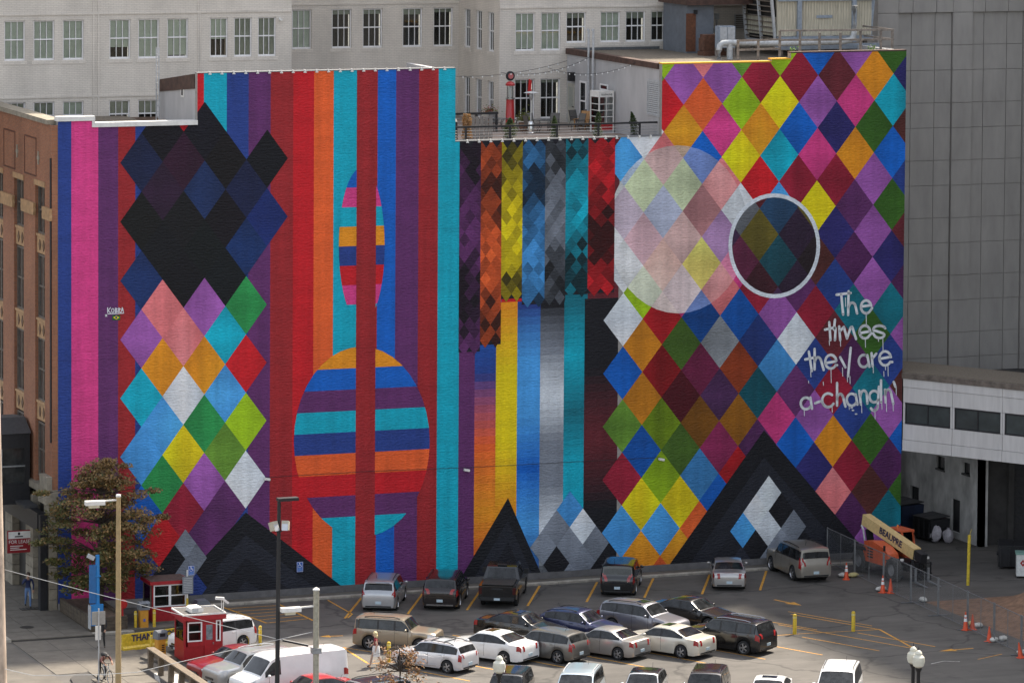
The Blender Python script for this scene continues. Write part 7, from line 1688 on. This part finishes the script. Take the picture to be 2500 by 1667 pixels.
o = tag(MB().cbox((.30,-.02,1.05),(.12,.34,.30)).tube([(.30,-.14,1.18),(.2,-.03,1.47),(.30,.12,1.18)], .012, 5).build('shoulder_bag', M_DARKM), 'dark shoulder bag carried by the woman in the red top', 'bag'); o.location = wm.location; o.rotation_euler.z = R(62)
# man in a navy sweater, hand raised to his face
W = dict(pelvis=(0,0,.95), waist=(0,.01,1.12), chest=(0,.02,1.34), neck=(0,.02,1.50), head=(0,.05,1.61), crown=(0,.04,1.70), shl=(-.19,.02,1.42), shr=(.19,.02,1.42), ell=(-.27,.05,1.14), elr=(.30,.12,1.20), wrl=(-.24,.16,.92), wrr=(.10,.22,1.48), hipl=(-.09,0,.91), hipr=(.09,0,.91), knl=(-.10,.14,.50), knr=(.10,-.04,.50), anl=(-.10,.16,.09), anr=(.10,-.30,.14), toel=(0,1,0), toer=(0,1,-.3))
person('man in a navy sweater and jeans, hand to his face, by the stone piers', (-1.3,1.24,.13), R(172), W, dict(torso=(.012,.02,.07), sleeve=(.012,.02,.07), fore=(.012,.02,.07), legs=(.10,.17,.32), shoes=(.02,.02,.02)), SKIN, ((.07,.045,.03), 0.0), 1.05)
# person in dark clothes standing behind the sign post
W2 = dict(pelvis=(0,0,.98), waist=(0,0,1.15), chest=(0,.02,1.38), neck=(0,.02,1.54), head=(0,.04,1.65), crown=(0,.03,1.74), shl=(-.2,0,1.46), shr=(.2,0,1.46), ell=(-.25,.02,1.18), elr=(.25,.02,1.18), wrl=(-.22,.14,.98), wrr=(.22,.14,.98), hipl=(-.1,0,.93), hipr=(.1,0,.93), knl=(-.12,.03,.5), knr=(.12,.02,.5), anl=(-.15,0,.09), anr=(.14,.0,.09), toel=(-.3,1,0), toer=(.3,1,0))
person('person in black clothes standing behind the grey square sign', (-.45,-9.9,.03), R(150), W2, dict(torso=(.015,.015,.016), sleeve=(.015,.015,.016), fore=(.015,.015,.016), legs=(.02,.019,.018), shoes=(.05,.03,.02)), SKIN, ((.03,.02,.015), 0.0))
# cyclist bent over a bicycle
CX, CY, CR = -2.75, -18.55, R(188)
W3 = dict(pelvis=(0,-.45,.98), waist=(0,-.28,1.12), chest=(0,-.02,1.24), neck=(0,.12,1.27), head=(0,.22,1.25), crown=(0,.31,1.28), face=(0,.75,-.65), shl=(-.19,.02,1.26), shr=(.19,.02,1.26), ell=(-.26,.16,1.08), elr=(.26,.16,1.08), wrl=(-.2,.36,1.0), wrr=(.2,.36,1.0), hipl=(-.09,-.45,.94), hipr=(.09,-.45,.94), knl=(-.13,-.2,.55), knr=(.12,-.35,.5), anl=(-.13,-.35,.12), anr=(.2,-.5,.10), toel=(0,1,0), toer=(0,1,0))
cy = person('person in a brown top and dark trousers bent over a bicycle handlebar', (CX,CY,.133), CR, W3, dict(torso=(.16,.06,.05), sleeve=(.16,.06,.05), legs=(.02,.02,.022), shoes=(.02,.02,.02)), SKIN, ((.03,.02,.016), 0.0))
o = tag(blob(MB(), (0,-.12,1.36), .2, 4, 8, sx=.85, sy=1.1, sz=.6, amp=.08).build('backpack', mat('black_backpack',(.015,.015,.016,1),.7), smooth=True), 'black backpack on the back of the bent cyclist', 'backpack'); o.location = cy.location; o.rotation_euler.z = CR
bk = thing('bicycle', 'silver bicycle held by the bent cyclist, front wheel to the viewer', 'bicycle', (CX,CY,.133), CR)
def torus(c, R_, r_, n=28, m_=6):
    mb = MB(); base = 0
    for i in range(n):
        a = 2*PI*i/n
        for j in range(m_):
            b = 2*PI*j/m_; q = R_+r_*math.cos(b); mb.v.append((c[0]+r_*math.sin(b), c[1]+q*math.cos(a), c[2]+q*math.sin(a)))
    for i in range(n):
        for j in range(m_): mb.f.append((i*m_+j, ((i+1)%n)*m_+j, ((i+1)%n)*m_+(j+1)%m_, i*m_+(j+1)%m_)); mb.m.append(0); mb.c.append(None)
    return mb
for y in (.58,-.46):
    w_ = torus((0,y,.34), .33, .02).build('wheel', M_TYRE, bk, smooth=True); torus((0,y,.34), .30, .012).build('rim', M_CHROME, w_, smooth=True)
    sp = MB()
    for k in range(12): a = 2*PI*k/12; sp.tube([(0,y,.34),(0,y+.3*math.cos(a),.34+.3*math.sin(a))], .003, 3)
    sp.build('spokes', M_CHROME, w_)
fm = MB()
for a, b in (((0,.42,.86),(0,-.02,.30)),((0,.42,.84),(0,-.22,.82)),((0,-.24,.92),(0,-.02,.30)),((0,-.02,.30),(0,-.46,.34)),((0,-.24,.84),(0,-.46,.34)),((0,.40,.95),(0,.58,.34))): fm.tube([a,b], .018, 6)
fm.build('frame', M_LGREY, bk); MB().tube([(-.28,.38,1.0),(-.1,.44,1.02),(.1,.44,1.02),(.28,.38,1.0)], .014, 6).tube([(0,.42,.9),(0,.43,1.02)], .016, 6).build('handlebar', M_DARKM, bk); MB().prism([(-.10,-.38),(.10,-.38),(.03,-.1),(-.03,-.1)], .93, .97, 'Z').build('saddle', M_DARKM, bk); MB().tube([(-.1,-.02,.3),(.1,-.02,.3)], .012, 5).cbox((-.14,-.02,.16),(.08,.1,.02)).cbox((.14,-.02,.44),(.08,.1,.02)).build('pedals', M_DARKM, bk)
